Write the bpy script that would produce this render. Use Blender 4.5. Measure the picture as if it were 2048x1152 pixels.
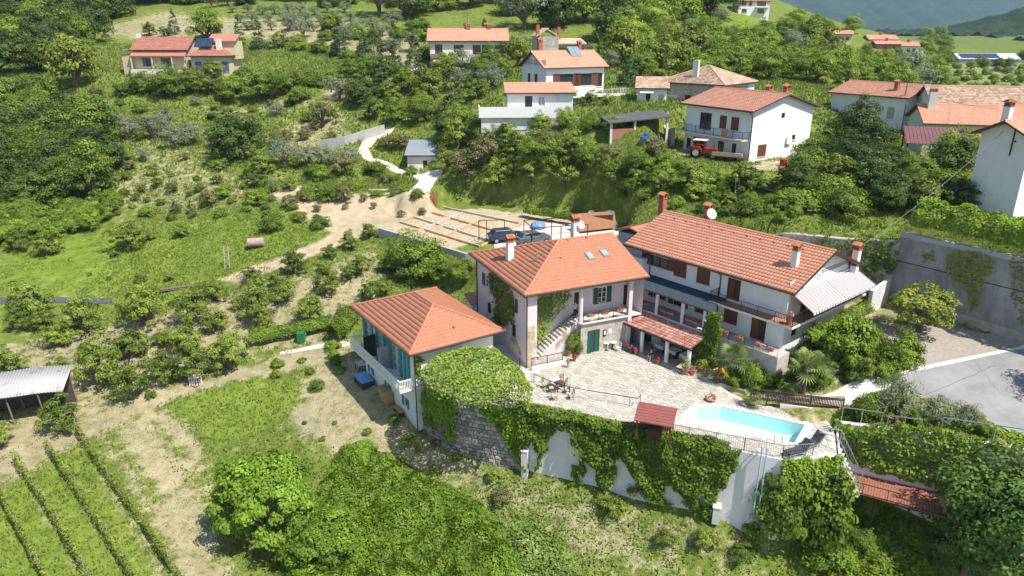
import bpy, bmesh, math, random
import numpy as np
from mathutils import Vector, Matrix
from mathutils.geometry import delaunay_2d_cdt
R = math.radians
random.seed(7); RNG = np.random.default_rng(11)
for o in list(bpy.data.objects): bpy.data.objects.remove(o, do_unlink=True)
SC = bpy.context.scene; COL = SC.collection

# ---------------------------------------------------------------- camera, sky, sun, exposure
CAM_H, PITCH, FPX = 26.0, R(20.0), 1420.0
cd = bpy.data.cameras.new('camera'); cam = bpy.data.objects.new('camera', cd); COL.objects.link(cam)
cam.location = (0, 0, CAM_H); cam.rotation_euler = (R(90) - PITCH, 0, 0)
cd.sensor_width = 36; cd.lens = 36 * FPX / 2048; cd.clip_start = 0.5; cd.clip_end = 20000
SC.camera = cam
SUN_EL, SUN_AZ = R(57), R(-38)          # azimuth measured from +X (right) towards +Y (away)
w = bpy.data.worlds.new('World'); SC.world = w; w.use_nodes = True
nt = w.node_tree; bgn = nt.nodes['Background']
sky = nt.nodes.new('ShaderNodeTexSky'); sky.sky_type = 'NISHITA'; sky.sun_disc = False
sky.sun_elevation = SUN_EL; sky.sun_rotation = R(90) - SUN_AZ; sky.altitude = 200; sky.air_density = 1; sky.dust_density = 0.8
nt.links.new(sky.outputs[0], bgn.inputs[0]); bgn.inputs[1].default_value = 0.12
sl = bpy.data.lights.new('sun', 'SUN'); sl.energy = 4.8; sl.angle = R(0.53); sl.color = (1.0, 0.955, 0.88)
sun = bpy.data.objects.new('sun', sl); COL.objects.link(sun)
sdir = Vector((math.cos(SUN_EL) * math.cos(SUN_AZ), math.cos(SUN_EL) * math.sin(SUN_AZ), math.sin(SUN_EL)))
sun.rotation_euler = sdir.to_track_quat('Z', 'Y').to_euler(); sun.location = (60, -20, 120)
SC.view_settings.view_transform = 'Standard'; SC.view_settings.look = 'None'
SC.view_settings.gamma = 1; SC.view_settings.exposure = 0.5
SC.cycles.max_bounces = 6; SC.cycles.transparent_max_bounces = 6; SC.cycles.diffuse_bounces = 3
SC.cycles.volume_bounces = 1; SC.cycles.use_fast_gi = False

# ---------------------------------------------------------------- helpers: tagging, materials, meshes
def tag(o, label=None, cat=None, group=None, kind=None):
    if label: o['label'] = label
    if cat: o['category'] = cat
    if group: o['group'] = group
    if kind: o['kind'] = kind
    return o
def empty(name, loc, rz=0, label=None, cat=None, group=None):
    o = bpy.data.objects.new(name, None); COL.objects.link(o); o.empty_display_size = 0.3
    o.location = loc; o.rotation_euler = (0, 0, rz); return tag(o, label, cat, group)
def link(o, parent=None):
    COL.objects.link(o)
    if parent is not None: o.parent = parent
    return o
def copy_tree(o, parent=None):
    c = o.copy(); COL.objects.link(c); c.parent = parent
    for ch in o.children: copy_tree(ch, c)
    return c

MATS = {}
def mat(name, col, rough=0.85, var=0.18, scale=2.0, bump=0.0, bscale=20.0, metal=0.0, col2=None, mix=0.5, coord='Object', spec=0.3, soft=0.12, streak=0.0):
    if name in MATS: return MATS[name]
    m = bpy.data.materials.new(name); m.use_nodes = True; t = m.node_tree; N = t.nodes; L = t.links
    b = N['Principled BSDF']; b.inputs['Roughness'].default_value = rough; b.inputs['Metallic'].default_value = metal
    b.inputs['Specular IOR Level'].default_value = spec
    tc = N.new('ShaderNodeTexCoord'); n1 = N.new('ShaderNodeTexNoise'); n1.inputs['Scale'].default_value = scale
    n1.inputs['Detail'].default_value = 6; n1.inputs['Roughness'].default_value = 0.65
    L.new(tc.outputs[coord], n1.inputs['Vector'])
    r = N.new('ShaderNodeValToRGB'); L.new(n1.outputs['Fac'], r.inputs[0])
    c = np.array(col[:3])
    if col2 is None:
        r.color_ramp.elements[0].position = 0.3; r.color_ramp.elements[1].position = 0.7
        r.color_ramp.elements[0].color = (*np.clip(c * (1 - var), 0, 1), 1); r.color_ramp.elements[1].color = (*np.clip(c * (1 + var), 0, 1), 1)
    else:
        r.color_ramp.elements[0].position = max(0, mix - soft); r.color_ramp.elements[1].position = min(1, mix + soft)
        r.color_ramp.elements[0].color = (*c, 1); r.color_ramp.elements[1].color = (*col2[:3], 1)
    cs = r.outputs[0]
    if streak:                                    # rain streaks and damp patches
        mp = N.new('ShaderNodeMapping'); mp.inputs['Scale'].default_value = (1.1, 1.1, .28); L.new(tc.outputs[coord], mp.inputs[0]); n3 = N.new('ShaderNodeTexNoise'); n3.inputs['Scale'].default_value = 1.0; n3.inputs['Detail'].default_value = 7; n3.inputs['Roughness'].default_value = .7; L.new(mp.outputs[0], n3.inputs['Vector'])
        r3 = N.new('ShaderNodeValToRGB'); r3.color_ramp.elements[0].position = .42; r3.color_ramp.elements[1].position = .68; r3.color_ramp.elements[0].color = (1, 1, 1, 1); r3.color_ramp.elements[1].color = (1 - streak, 1 - streak * 1.05, 1 - streak * 1.15, 1); L.new(n3.outputs['Fac'], r3.inputs[0])
        mu = N.new('ShaderNodeMix'); mu.data_type = 'RGBA'; mu.blend_type = 'MULTIPLY'; mu.inputs[0].default_value = 1; L.new(cs, mu.inputs[6]); L.new(r3.outputs[0], mu.inputs[7]); cs = mu.outputs[2]
    L.new(cs, b.inputs['Base Color'])
    if bump:
        n2 = N.new('ShaderNodeTexNoise'); n2.inputs['Scale'].default_value = bscale; n2.inputs['Detail'].default_value = 4
        L.new(tc.outputs[coord], n2.inputs['Vector'])
        bp = N.new('ShaderNodeBump'); bp.inputs['Strength'].default_value = bump; bp.inputs['Distance'].default_value = 0.05
        L.new(n2.outputs['Fac'], bp.inputs['Height']); L.new(bp.outputs[0], b.inputs['Normal'])
    MATS[name] = m; return m

def leaf_mat(name, dark, light, trans=0.2, rough=0.55, accent=None, acc=0.0):
    """leaf colour runs dark..light with the per-leaf 'tint' attribute and a little per-object change"""
    if name in MATS: return MATS[name]
    m = bpy.data.materials.new(name); m.use_nodes = True; t = m.node_tree; N = t.nodes; L = t.links
    for n in list(N): N.remove(n)
    out = N.new('ShaderNodeOutputMaterial'); b = N.new('ShaderNodeBsdfPrincipled'); tr = N.new('ShaderNodeBsdfTranslucent'); mx = N.new('ShaderNodeMixShader')
    at = N.new('ShaderNodeAttribute'); at.attribute_name = 'tint'
    oi = N.new('ShaderNodeObjectInfo')
    ad = N.new('ShaderNodeMath'); ad.operation = 'MULTIPLY_ADD'; L.new(oi.outputs['Random'], ad.inputs[0]); ad.inputs[1].default_value = 0.46
    L.new(at.outputs['Fac'], ad.inputs[2])
    sb = N.new('ShaderNodeMath'); sb.operation = 'SUBTRACT'; L.new(ad.outputs[0], sb.inputs[0]); sb.inputs[1].default_value = 0.23
    r = N.new('ShaderNodeValToRGB'); L.new(sb.outputs[0], r.inputs[0])
    r.color_ramp.elements[0].color = (*dark, 1); r.color_ramp.elements[1].color = (*light, 1)
    if accent is not None:
        e = r.color_ramp.elements.new(min(0.99, 1 - acc)); e.color = (*light, 1)
        r.color_ramp.elements[-1].color = (*accent, 1)
    L.new(r.outputs[0], b.inputs['Base Color']); b.inputs['Roughness'].default_value = rough; b.inputs['Specular IOR Level'].default_value = 0.25
    hs = N.new('ShaderNodeHueSaturation'); hs.inputs['Saturation'].default_value = 1.1; hs.inputs['Value'].default_value = 1.5; hs.inputs['Hue'].default_value = 0.485
    L.new(r.outputs[0], hs.inputs['Color']); L.new(hs.outputs[0], tr.inputs[0])
    mx.inputs[0].default_value = trans; L.new(b.outputs[0], mx.inputs[1]); L.new(tr.outputs[0], mx.inputs[2]); L.new(mx.outputs[0], out.inputs[0])
    MATS[name] = m; return m

def mesh_np(name, V, F, m, parent=None, tint=None, smooth=False, uv=None):
    """V (n,3), F (k,3|4) arrays -> one mesh object"""
    V = np.asarray(V, np.float32); F = np.asarray(F, np.int32); k = F.shape[1]
    me = bpy.data.meshes.new(name); me.vertices.add(len(V)); me.vertices.foreach_set('co', V.ravel())
    me.loops.add(F.size); me.loops.foreach_set('vertex_index', F.ravel())
    me.polygons.add(len(F)); me.polygons.foreach_set('loop_start', np.arange(len(F), dtype=np.int32) * k)
    if smooth: me.polygons.foreach_set('use_smooth', np.ones(len(F), bool))
    if tint is not None:
        a = me.attributes.new('tint', 'FLOAT', 'POINT'); a.data.foreach_set('value', np.asarray(tint, np.float32))
    if uv is not None:
        u = me.uv_layers.new(name='UVMap'); u.data.foreach_set('uv', np.asarray(uv, np.float32)[F.ravel()].ravel())
    me.update(calc_edges=True); me.validate()
    if m is not None: me.materials.append(m)
    o = bpy.data.objects.new(name, me)
    return link(o, parent)

class MB:
    """collects shapes for ONE mesh object"""
    def __init__(s): s.v = []; s.f = []; s.uv = {}
    def poly(s, pts):
        i = len(s.v); s.v += [tuple(p) for p in pts]; s.f.append(tuple(range(i, i + len(pts)))); return s
    def box(s, x0, x1, y0, y1, z0, z1):
        i = len(s.v); s.v += [(x0, y0, z0), (x1, y0, z0), (x1, y1, z0), (x0, y1, z0), (x0, y0, z1), (x1, y0, z1), (x1, y1, z1), (x0, y1, z1)]
        s.f += [(i, i+3, i+2, i+1), (i+4, i+5, i+6, i+7), (i, i+1, i+5, i+4), (i+1, i+2, i+6, i+5), (i+2, i+3, i+7, i+6), (i+3, i, i+4, i+7)]; return s
    def cbox(s, c, sx, sy, sz, rz=0.0, rx=0.0, ry=0.0):
        M = Matrix.Translation(c) @ Matrix.Rotation(rz, 4, 'Z') @ Matrix.Rotation(ry, 4, 'Y') @ Matrix.Rotation(rx, 4, 'X')
        i = len(s.v); q = MB().box(-sx/2, sx/2, -sy/2, sy/2, -sz/2, sz/2)
        s.v += [tuple(M @ Vector(p)) for p in q.v]; s.f += [tuple(a + i for a in f) for f in q.f]; return s
    def bar(s, a, b, wd, ht=None, up=(0, 0, 1)):
        a = Vector(a); b = Vector(b); ht = wd if ht is None else ht; d = (b - a)
        if d.length < 1e-6: return s
        d.normalize(); u = Vector(up)
        if abs(d.dot(u)) > 0.98: u = Vector((1, 0, 0))
        x = d.cross(u).normalized(); y = x.cross(d).normalized(); i = len(s.v)
        for p in (a, b):
            for sx, sy in ((-1, -1), (1, -1), (1, 1), (-1, 1)): s.v.append(tuple(p + x * (sx * wd / 2) + y * (sy * ht / 2)))
        s.f += [(i, i+1, i+2, i+3), (i+7, i+6, i+5, i+4)] + [(i + k, i + 4 + k, i + 4 + (k + 1) % 4, i + (k + 1) % 4) for k in range(4)]; return s
    def tube(s, pts, rad, n=6, cap=True):
        pts = [Vector(p) for p in pts]; rad = [rad] * len(pts) if not hasattr(rad, '__len__') else rad; base = len(s.v)
        px = None
        for k, p in enumerate(pts):
            d = (pts[min(k + 1, len(pts) - 1)] - pts[max(k - 1, 0)]).normalized()
            u = Vector((0, 0, 1)) if abs(d.z) < 0.95 else Vector((1, 0, 0))
            x = d.cross(u).normalized() if px is None else (px - d * px.dot(d)).normalized(); px = x; y = d.cross(x)
            for j in range(n):
                a = 2 * math.pi * j / n; s.v.append(tuple(p + (x * math.cos(a) + y * math.sin(a)) * rad[k]))
        for k in range(len(pts) - 1):
            for j in range(n):
                a = base + k * n + j; b = base + k * n + (j + 1) % n; s.f.append((a, b, b + n, a + n))
        if cap: s.f += [tuple(base + j for j in reversed(range(n))), tuple(base + (len(pts) - 1) * n + j for j in range(n))]
        return s
    def lathe(s, prof, c=(0, 0, 0), n=12):
        base = len(s.v)
        for r, z in prof:
            for j in range(n):
                a = 2 * math.pi * j / n; s.v.append((c[0] + r * math.cos(a), c[1] + r * math.sin(a), c[2] + z))
        for k in range(len(prof) - 1):
            for j in range(n):
                a = base + k * n + j; b = base + k * n + (j + 1) % n; s.f.append((a, b, b + n, a + n))
        s.f += [tuple(base + j for j in reversed(range(n))), tuple(base + (len(prof) - 1) * n + j for j in range(n))]; return s
    def prism(s, poly, z0, z1):
        n = len(poly); i = len(s.v); s.v += [(p[0], p[1], z0) for p in poly] + [(p[0], p[1], z1) for p in poly]
        s.f.append(tuple(i + n + k for k in range(n))); s.f.append(tuple(i + n - 1 - k for k in range(n)))
        s.f += [(i + k, i + (k + 1) % n, i + n + (k + 1) % n, i + n + k) for k in range(n)]; return s
    def extr(s, poly, d):
        """solid from a planar 3-D polygon pushed along vector d"""
        n = len(poly); i = len(s.v); d = Vector(d); s.v += [tuple(p) for p in poly] + [tuple(Vector(p) + d) for p in poly]
        s.f.append(tuple(i + k for k in range(n))); s.f.append(tuple(i + 2 * n - 1 - k for k in range(n)))
        s.f += [(i + k, i + n + k, i + n + (k + 1) % n, i + (k + 1) % n) for k in range(n)]; return s
    def mesh(s, name, m):
        me = bpy.data.meshes.new(name); me.from_pydata(s.v, [], s.f)
        bm = bmesh.new(); bm.from_mesh(me); bmesh.ops.recalc_face_normals(bm, faces=bm.faces); bm.to_mesh(me); bm.free()
        if m is not None: me.materials.append(m)
        return me
    def build(s, name, m, parent=None, smooth=False, bevel=0.0, loc=None):
        me = s.mesh(name, m)
        if smooth: me.polygons.foreach_set('use_smooth', [True] * len(me.polygons))
        o = bpy.data.objects.new(name, me)
        if bevel:
            md = o.modifiers.new('bevel', 'BEVEL'); md.width = bevel; md.segments = 2; md.limit_method = 'ANGLE'
        if loc is not None: o.location = loc
        return link(o, parent)

# measured positions: a spot of the photograph on a plane of known height (or at a known depth) -> metres
CP, SP = math.cos(PITCH), math.sin(PITCH)
def at(u, v, z=None, d=None):
    a = (u - 1024) / FPX; b = (576 - v) / FPX; D = Vector((a, CP + b * SP, -SP + b * CP))
    t = (z - CAM_H) / D.z if z is not None else d
    return Vector((0, 0, CAM_H)) + D * t
def depth(p): return p[1] * CP - (p[2] - CAM_H) * SP
def on_wall(u, v, a, b):
    """the photographed spot on the vertical plane through plan points a, b -> (metres along, height)"""
    a = Vector(a[:2]); b = Vector(b[:2]); d = (b - a).normalized(); n = Vector((-d.y, d.x))
    D = at(u, v, d=1.0) - Vector((0, 0, CAM_H)); t = n.dot(a) / (n.x * D.x + n.y * D.y)
    p = D * t; return (Vector((p.x, p.y)) - a).dot(d), p.z + CAM_H

# ---------------------------------------------------------------- terrain
def rbf(pts):
    P = np.array(pts, float); n = len(P); c = P[:, :2].mean(0); X = (P[:, :2] - c) / 60
    def ker(r2): return np.where(r2 > 1e-12, 0.5 * r2 * np.log(np.maximum(r2, 1e-12)), 0)
    K = ker(((X[:, None] - X[None]) ** 2).sum(-1)) + np.eye(n) * 2e-3
    A = np.zeros((n + 3, n + 3)); A[:n, :n] = K; A[:n, n] = A[n, :n] = 1; A[:n, n+1:] = X; A[n+1:, :n] = X.T
    wv = np.linalg.solve(A, np.r_[P[:, 2], 0, 0, 0])
    def ev(x, y):
        sh = np.shape(x); Q = (np.c_[np.ravel(x), np.ravel(y)] - c) / 60; out = np.zeros(len(Q))
        for i in range(0, len(Q), 20000):
            q = Q[i:i+20000]; out[i:i+20000] = ker(((q[:, None] - X[None]) ** 2).sum(-1)) @ wv[:n] + wv[n] + q @ wv[n+1:]
        return out.reshape(sh)
    return ev
def inpoly(x, y, poly):
    poly = np.asarray(poly, float); inside = np.zeros(np.shape(x), bool); j = len(poly) - 1
    for i in range(len(poly)):
        xi, yi = poly[i]; xj, yj = poly[j]
        if yi != yj:
            c = ((yi > y) != (yj > y)) & (x < (xj - xi) * (y - yi) / (yj - yi) + xi); inside ^= c
        j = i
    return inside
def polydist(x, y, poly, closed=True):
    poly = np.asarray(poly, float); d = np.full(np.shape(x), 1e9); n = len(poly)
    for i in range(n if closed else n - 1):
        a = poly[i]; b = poly[(i + 1) % n]; e = b - a; l2 = max(e @ e, 1e-9)
        t = np.clip(((x - a[0]) * e[0] + (y - a[1]) * e[1]) / l2, 0, 1)
        d = np.minimum(d, np.hypot(x - a[0] - t * e[0], y - a[1] - t * e[1]))
    return d
def vnoise(x, y, s, seed=0):
    """smooth value noise, 0..1"""
    x = np.asarray(x, float) / s + 1000.3 + seed * 17.7; y = np.asarray(y, float) / s + 1000.7 + seed * 5.1
    xi = np.floor(x).astype(np.int64); yi = np.floor(y).astype(np.int64); fx = x - xi; fy = y - yi
    fx = fx * fx * (3 - 2 * fx); fy = fy * fy * (3 - 2 * fy)
    def h(a, b):
        q = (a * 374761393 + b * 668265263 + seed * 974711) & 0x7fffffff
        q = ((q ^ (q >> 13)) * 1274126177) & 0x7fffffff; return ((q ^ (q >> 16)) & 0xffff) / 65535.0
    return (h(xi, yi) * (1 - fx) + h(xi + 1, yi) * fx) * (1 - fy) + (h(xi, yi + 1) * (1 - fx) + h(xi + 1, yi + 1) * fx) * fy
def fbm(x, y, s, seed=0, o=3): return sum(vnoise(x, y, s / 2 ** k, seed + k) * 0.5 ** k for k in range(o)) / (2 - 0.5 ** (o - 1))

GP = []   # (u, v, height) or (u, v, None, depth)
for u, v, z in [
    (0,1150,-6.6),(200,1150,-6.7),(420,1150,-7),(640,1150,-7.6),(900,1150,-8),(1200,1150,-8.4),(1500,1150,-8.2),(1800,1150,-7.6),(2040,1150,-7),
    (-700,1150,-6.5),(-300,900,-5.8),(-300,700,-4),(-400,450,1.5),(2400,1150,-6),
    (50,950,-6),(250,950,-6),(420,900,-5.8),(560,930,-6.2),(700,1000,-6.9),(860,1020,-7.2),(1000,1020,-6.9),(1250,1060,-7),(1500,1090,-6.7),(1700,1050,-5.8),(1900,1010,-4.6),
    (60,830,-5.5),(300,800,-5.2),(480,790,-4.9),(640,800,-4.5),(720,850,-4.5),(800,880,-4.5),(880,905,-4.8),(960,930,-5),(1040,945,-5.1),(1200,980,-5.2),(1430,1030,-5.2),(1560,1020,-5),
    (690,720,-3.6),(740,790,-3.9),(820,850,-4.1),
    (60,700,-4.4),(250,700,-4.2),(450,700,-3.7),(600,690,-3.3),(60,610,-3),(200,605,-2.9),(350,600,-2.4),(500,600,-1.9),(650,600,-1.5),(700,640,-2.2),(860,575,-0.8),(930,580,-0.6),
    (60,520,-1.6),(250,520,-1),(450,510,-0.2),(600,510,0.5),(740,520,0.6),(850,510,1.2),(930,500,1.6),
    (60,440,1.1),(250,440,1.4),(430,430,2.3),(560,430,2.9),(700,430,3),(840,440,3),(960,450,3),(1040,455,3),(1120,450,3),(1180,430,3.4),
    (60,380,3.2),(250,370,4),(450,360,5),(620,370,5),(740,380,4.8),(830,370,4.9),(850,340,5.6),
    (1000,400,5),(1100,390,6),(1200,395,6.3),(1300,400,7.5),(1400,400,9),(1240,430,5),
    (950,330,8),(1080,320,9.2),(1180,310,10.5),(1270,300,11.6),(1400,320,11),(1500,330,11),(1620,330,11),(1700,420,9.6),(1600,420,9.3),(1520,440,8.6),(1420,430,7.2),
    (60,300,6.9),(250,300,7),(430,290,7.6),(600,290,8),(720,300,8),(780,270,9.4),(900,270,10.6),(1050,240,12.6),
    (60,220,11.2),(250,220,11.4),(450,220,11.2),(620,210,12.6),(760,210,13),(850,200,14),
    (1930,415,10.4),(2040,440,10.2),(1820,440,9.4),(1760,450,9),(2200,450,10.5),(1800,320,10.4),(1900,300,10.4),(2150,330,10.5)]:
    GP.append(tuple(at(u, v, z=z)))
for u, v, d in [
    (30,165,150),(230,170,148),(400,180,145),(600,170,142),(700,150,148),(820,150,142),(950,145,140),(1090,200,116),(1200,200,114),
    (60,90,185),(300,90,178),(500,100,172),(650,100,170),(800,100,165),(950,95,170),(1100,110,165),(60,30,220),(300,30,210),(500,40,205),(700,40,205),(900,40,205),
    (100,-30,260),(400,-30,260),(700,-30,255),(1000,-30,255),(1300,-30,280),(1100,40,200),(1250,60,190),(1350,40,215),(1450,70,215),(1400,110,170),(1250,150,135),(1350,180,118),(1500,180,125),
    (1510,25,260),(1480,45,240),(1600,60,260),(1600,130,190),(1700,95,270),(1800,90,290),(1850,110,285),(1700,170,160),(1800,190,150),(1760,268,112),(1860,262,112),
    (1900,170,200),(2000,190,180),(2040,160,240),(1980,132,340),(1900,130,330),(2040,120,420),(1700,60,380),(1850,90,420),(-400,150,170),(-300,40,240),(2400,170,260),(2300,120,500),(-500,250,130)]:
    GP.append(tuple(at(u, v, d=d)))
GP += [(-300, 420, 60), (0, 420, 62), (120, 420, 50), (330, 520, 12), (330, 800, 8), (60, 800, 90), (-300, 800, 110), (600, 400, 10), (600, 800, 9), (500, 150, 11),
       (-300, 20, -6), (0, 10, -9), (120, 10, -6), (300, 60, 8), (-300, 180, 20)]
# ground cut into the slope: courtyard, garden, drive (held by walls on both sides)
CUT = [(-6.6,49.6),(-3.8,46.9),(0.6,45.5),(8.1,42.8),(15.2,40.0),(17.4,39.1),(21.2,39.5),(22.5,42.75),(24,42.05),(28.4,39.9),(33,37.6),(48,31),(70,20),(70,32),(52,36),(45.2,42.5),(39.7,50.3),(33.6,59.3),(30,61.5),(25.5,64.2),(22,67.5),(16,71),(10,69),(-3,64),(-1.5,56)]
CP_PTS = [(3,50,-.5),(10,46,-.5),(16,42,-.5),(8,54,-.5),(14,49,-.5),(0,60,-.5),(10,63,-.3),(17.6,47.2,-.3),(20,46.6,0.2),(24,45.6,.5),(21,48.5,1.1),(24,49.5,2),(27,51,2.8),(30,54,3),(32,57.5,3),(34,52,2.8),
          (38,48,2.6),(30,47,1.4),(34,43,1.2),(38,42,1.5),(28,42,.8),(45,37,1.8),(22,62,3.2),(27,58,3.2),(20,58,2.4),(60,28,2.4),(22,43.5,.3)]
_f = rbf(GP); _g = rbf(CP_PTS)
def spaced(lo, hi, a, b, step, grow):
    xs = list(np.arange(a, b + 1e-6, step)); s = step; x = b
    while x < hi: s *= grow; x += s; xs.append(x)
    s = step; x = a
    while x > lo: s *= grow; x -= s; xs.insert(0, x)
    return np.array(xs)
GX = spaced(-560, 760, -52, 54, 0.5, 1.045); GY = spaced(-30, 1000, 28, 100, 0.5, 1.035)
XX, YY = np.meshgrid(GX, GY)
ZZ = _f(XX, YY)
ZZ += (fbm(XX, YY, 9, 3) - .5) * 0.7 * np.clip((np.hypot(XX, YY) - 30) / 60, 0.3, 1.6) + (fbm(XX, YY, 2.2, 8) - .5) * 0.22
# dry terraces on the slope left of the houses
tz = ((YY > 98) & (XX < -2) & (YY < 150)); st = 2.2
zz_t = np.floor(ZZ / st) * st + st * np.clip((ZZ / st - np.floor(ZZ / st) - .55) / .45, 0, 1)
ZZ = np.where(tz, ZZ * .45 + zz_t * .55, ZZ)
ic = inpoly(XX, YY, CUT); dc = polydist(XX, YY, CUT)
gc = _g(XX, YY); hi = ZZ > gc            # banks stand behind the upper walls, drops start behind the lower ones
ZZ = np.where(ic, np.where(hi, gc, ZZ + (gc - ZZ) * np.clip((dc - .7) / 0.7, 0, 1)), np.where(hi & (XX > 12), gc + (ZZ - gc) * np.clip(dc / 0.9, 0, 1), ZZ))
# levelled pads: (polygon, height, soft edge)
PADS = []
def pad(poly, z, soft=2.0):
    global ZZ
    i = inpoly(XX, YY, poly); d = polydist(XX, YY, poly)
    k = np.where(i, 1.0, np.clip(1 - d / soft, 0, 1)); k = k * k * (3 - 2 * k); ZZ = ZZ + (z - ZZ) * k
def hgt(x, y):
    x = np.asarray(x, float); y = np.asarray(y, float)
    i = np.clip(np.searchsorted(GX, x) - 1, 0, len(GX) - 2); j = np.clip(np.searchsorted(GY, y) - 1, 0, len(GY) - 2)
    fx = np.clip((x - GX[i]) / (GX[i+1] - GX[i]), 0, 1); fy = np.clip((y - GY[j]) / (GY[j+1] - GY[j]), 0, 1)
    return (ZZ[j, i] * (1 - fx) + ZZ[j, i+1] * fx) * (1 - fy) + (ZZ[j+1, i] * (1 - fx) + ZZ[j+1, i+1] * fx) * fy
_T = np.concatenate([np.arange(30, 120, .2), np.arange(120, 420, 1), np.arange(420, 1100, 5)])
def ground(u, v):
    """where the photographed spot (u, v) lies on the terrain"""
    a = (u - 1024) / FPX; b = (576 - v) / FPX
    x = a * _T; y = (CP + b * SP) * _T; z = CAM_H + (-SP + b * CP) * _T
    k = np.nonzero(z < hgt(x, y))[0]; k = k[0] if len(k) else len(_T) - 1
    return Vector((x[k], y[k], float(hgt(x[k], y[k]))))
def gpoly(pts): return [tuple(ground(u, v)[:2]) for u, v in pts]
# ---------------------------------------------------------------- pads, ground zones, the ground sheet
LOT = [tuple(at(u, v, z=3.0)[:2]) for u, v in [(752,450),(800,476),(915,508),(1000,522),(1240,500),(1250,455),(1180,428),(1050,416),(930,402),(850,404),(800,420)]]
pad(LOT, 2.9, 1.5)
pad([tuple(at(u, v, z=5.2)[:2]) for u, v in [(800,352),(880,350),(880,375),(835,392),(812,392)]], 5.2, 2.0)
pad([tuple(at(u, v, z=11.0)[:2]) for u, v in [(1330,300),(1400,270),(1640,270),(1630,335),(1520,345),(1400,325)]], 11.0, 3.0)
pad([tuple(at(u, v, z=10.3)[:2]) for u, v in [(1860,430),(2100,470),(2100,380),(1900,380)]], 10.3, 2.0)
pad([(-47,51),(-38,51),(-37,58),(-47,59)], -5.55, 2.0)

pad([(4,47.5),(9,45),(16,42),(19.5,41.2),(20.5,43),(15.5,46),(13,49.5),(6,51.5)], -1.9, .9)
ZN = {k: np.zeros_like(ZZ) for k in ('dry', 'dirt', 'lush')}
def zone(kind, pts, val=1.0, soft=1.0, world=False):
    poly = pts if world else gpoly(pts)
    i = inpoly(XX, YY, poly); d = polydist(XX, YY, poly); sd = np.where(i, d, -d)
    k = np.clip(.5 + sd / (2 * soft), 0, 1) * val
    for q in ZN: ZN[q] = np.where(k > 0, ZN[q] * (1 - k) + (k if q == kind else 0), ZN[q])
zone('lush', [(0,620),(0,470),(150,470),(320,440),(560,420),(660,470),(520,560),(250,640)], .75, 3)
zone('dry', [(150,400),(250,330),(250,285),(420,285),(430,320),(560,375),(470,415),(330,430),(200,430)], .5, 4)
zone('dry', [(560,250),(700,220),(720,290),(600,320),(560,300)], .6, 3)
zone('dry', [(180,60),(330,22),(480,38),(690,38),(860,85),(850,140),(640,95),(460,72),(250,80)], .72, 3)
zone('dry', [(380,215),(640,195),(650,215),(420,235)], .7, 2)
zone('dry', [(0,690),(240,640),(440,590),(640,540),(740,490),(770,560),(800,610),(690,640),(650,690),(480,720),(350,790),(150,880),(0,950)], .68, 2)
zone('dry', [(0,860),(150,850),(330,785),(640,688),(700,684),(700,705),(560,750),(330,805),(210,862),(150,890),(0,985)], 1, 1)
zone('dry', [(205,880),(330,812),(400,860),(420,960),(450,1100),(470,1180),(360,1180),(290,1030)], .85, 1)
zone('dry', [(590,780),(660,700),(740,730),(850,880),(960,945),(800,925),(640,905),(570,850)], .8, 1)
zone('lush', [(335,812),(420,775),(520,756),(600,775),(600,800),(540,850),(440,900),(400,860)], .9, 1)
zone('lush', [(215,868),(240,870),(320,985),(335,1030),(310,1010)], .7, .4)
zone('lush', [(300,845),(325,850),(430,1000),(440,1040),(400,990)], .7, .4)
zone('lush', [(0,985),(150,895),(200,930),(380,1200),(-200,1200)], .8, 1)
for a, b in (((60,960),(190,1200)), ((130,930),(280,1200)), ((200,950),(350,1200))): zone('dry', [(a[0]-8,a[1]),(a[0]+10,a[1]),(b[0]+16,b[1]),(b[0]-16,b[1])], .6, .5)
zone('dry', [(820,900),(1040,940),(1440,1050),(1560,1060),(1500,1152),(1150,1152),(1080,1060),(900,980)], .62, 2)
zone('dirt', [(540,385),(600,372),(700,388),(860,392),(870,415),(960,418),(1050,428),(1010,470),(900,500),(760,455),(690,480),(640,452),(600,425)], 1, 1.2)
zone('dirt', [(430,562),(560,515),(690,462),(740,458),(660,500),(480,572)], .85, .8)
zone('dirt', [(1050,415),(1250,440),(1250,470),(1000,470)], .9, 1)
zone('dirt', [(1180,400),(1280,330),(1320,300),(1330,320),(1260,390),(1220,430),(1180,430)], .55, 1.5)
zone('dry', [(1330,300),(1400,270),(1400,300),(1380,310),(1350,330)], .7, 1)
zone('dirt', [(1480,340),(1560,345),(1620,330),(1610,318),(1500,322)], .6, 1)
zone('dirt', [(645,180),(690,175),(700,200),(650,205)], .8, 2)
zone('dirt', [(230,600),(0,600),(0,596),(230,596)], .7, 1)
zone('lush', [(1200,420),(1400,440),(1560,450),(1520,380),(1330,330),(1300,380)], .7, 3)
zone('lush', [(1290,100),(1480,30),(1540,40),(1480,110),(1330,150)], .8, 4)
zone('dry', [(1870,105),(2200,105),(2200,200),(1890,200)], .42, 8)
zone('dirt', CUT, .45, .5, world=True)

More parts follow.
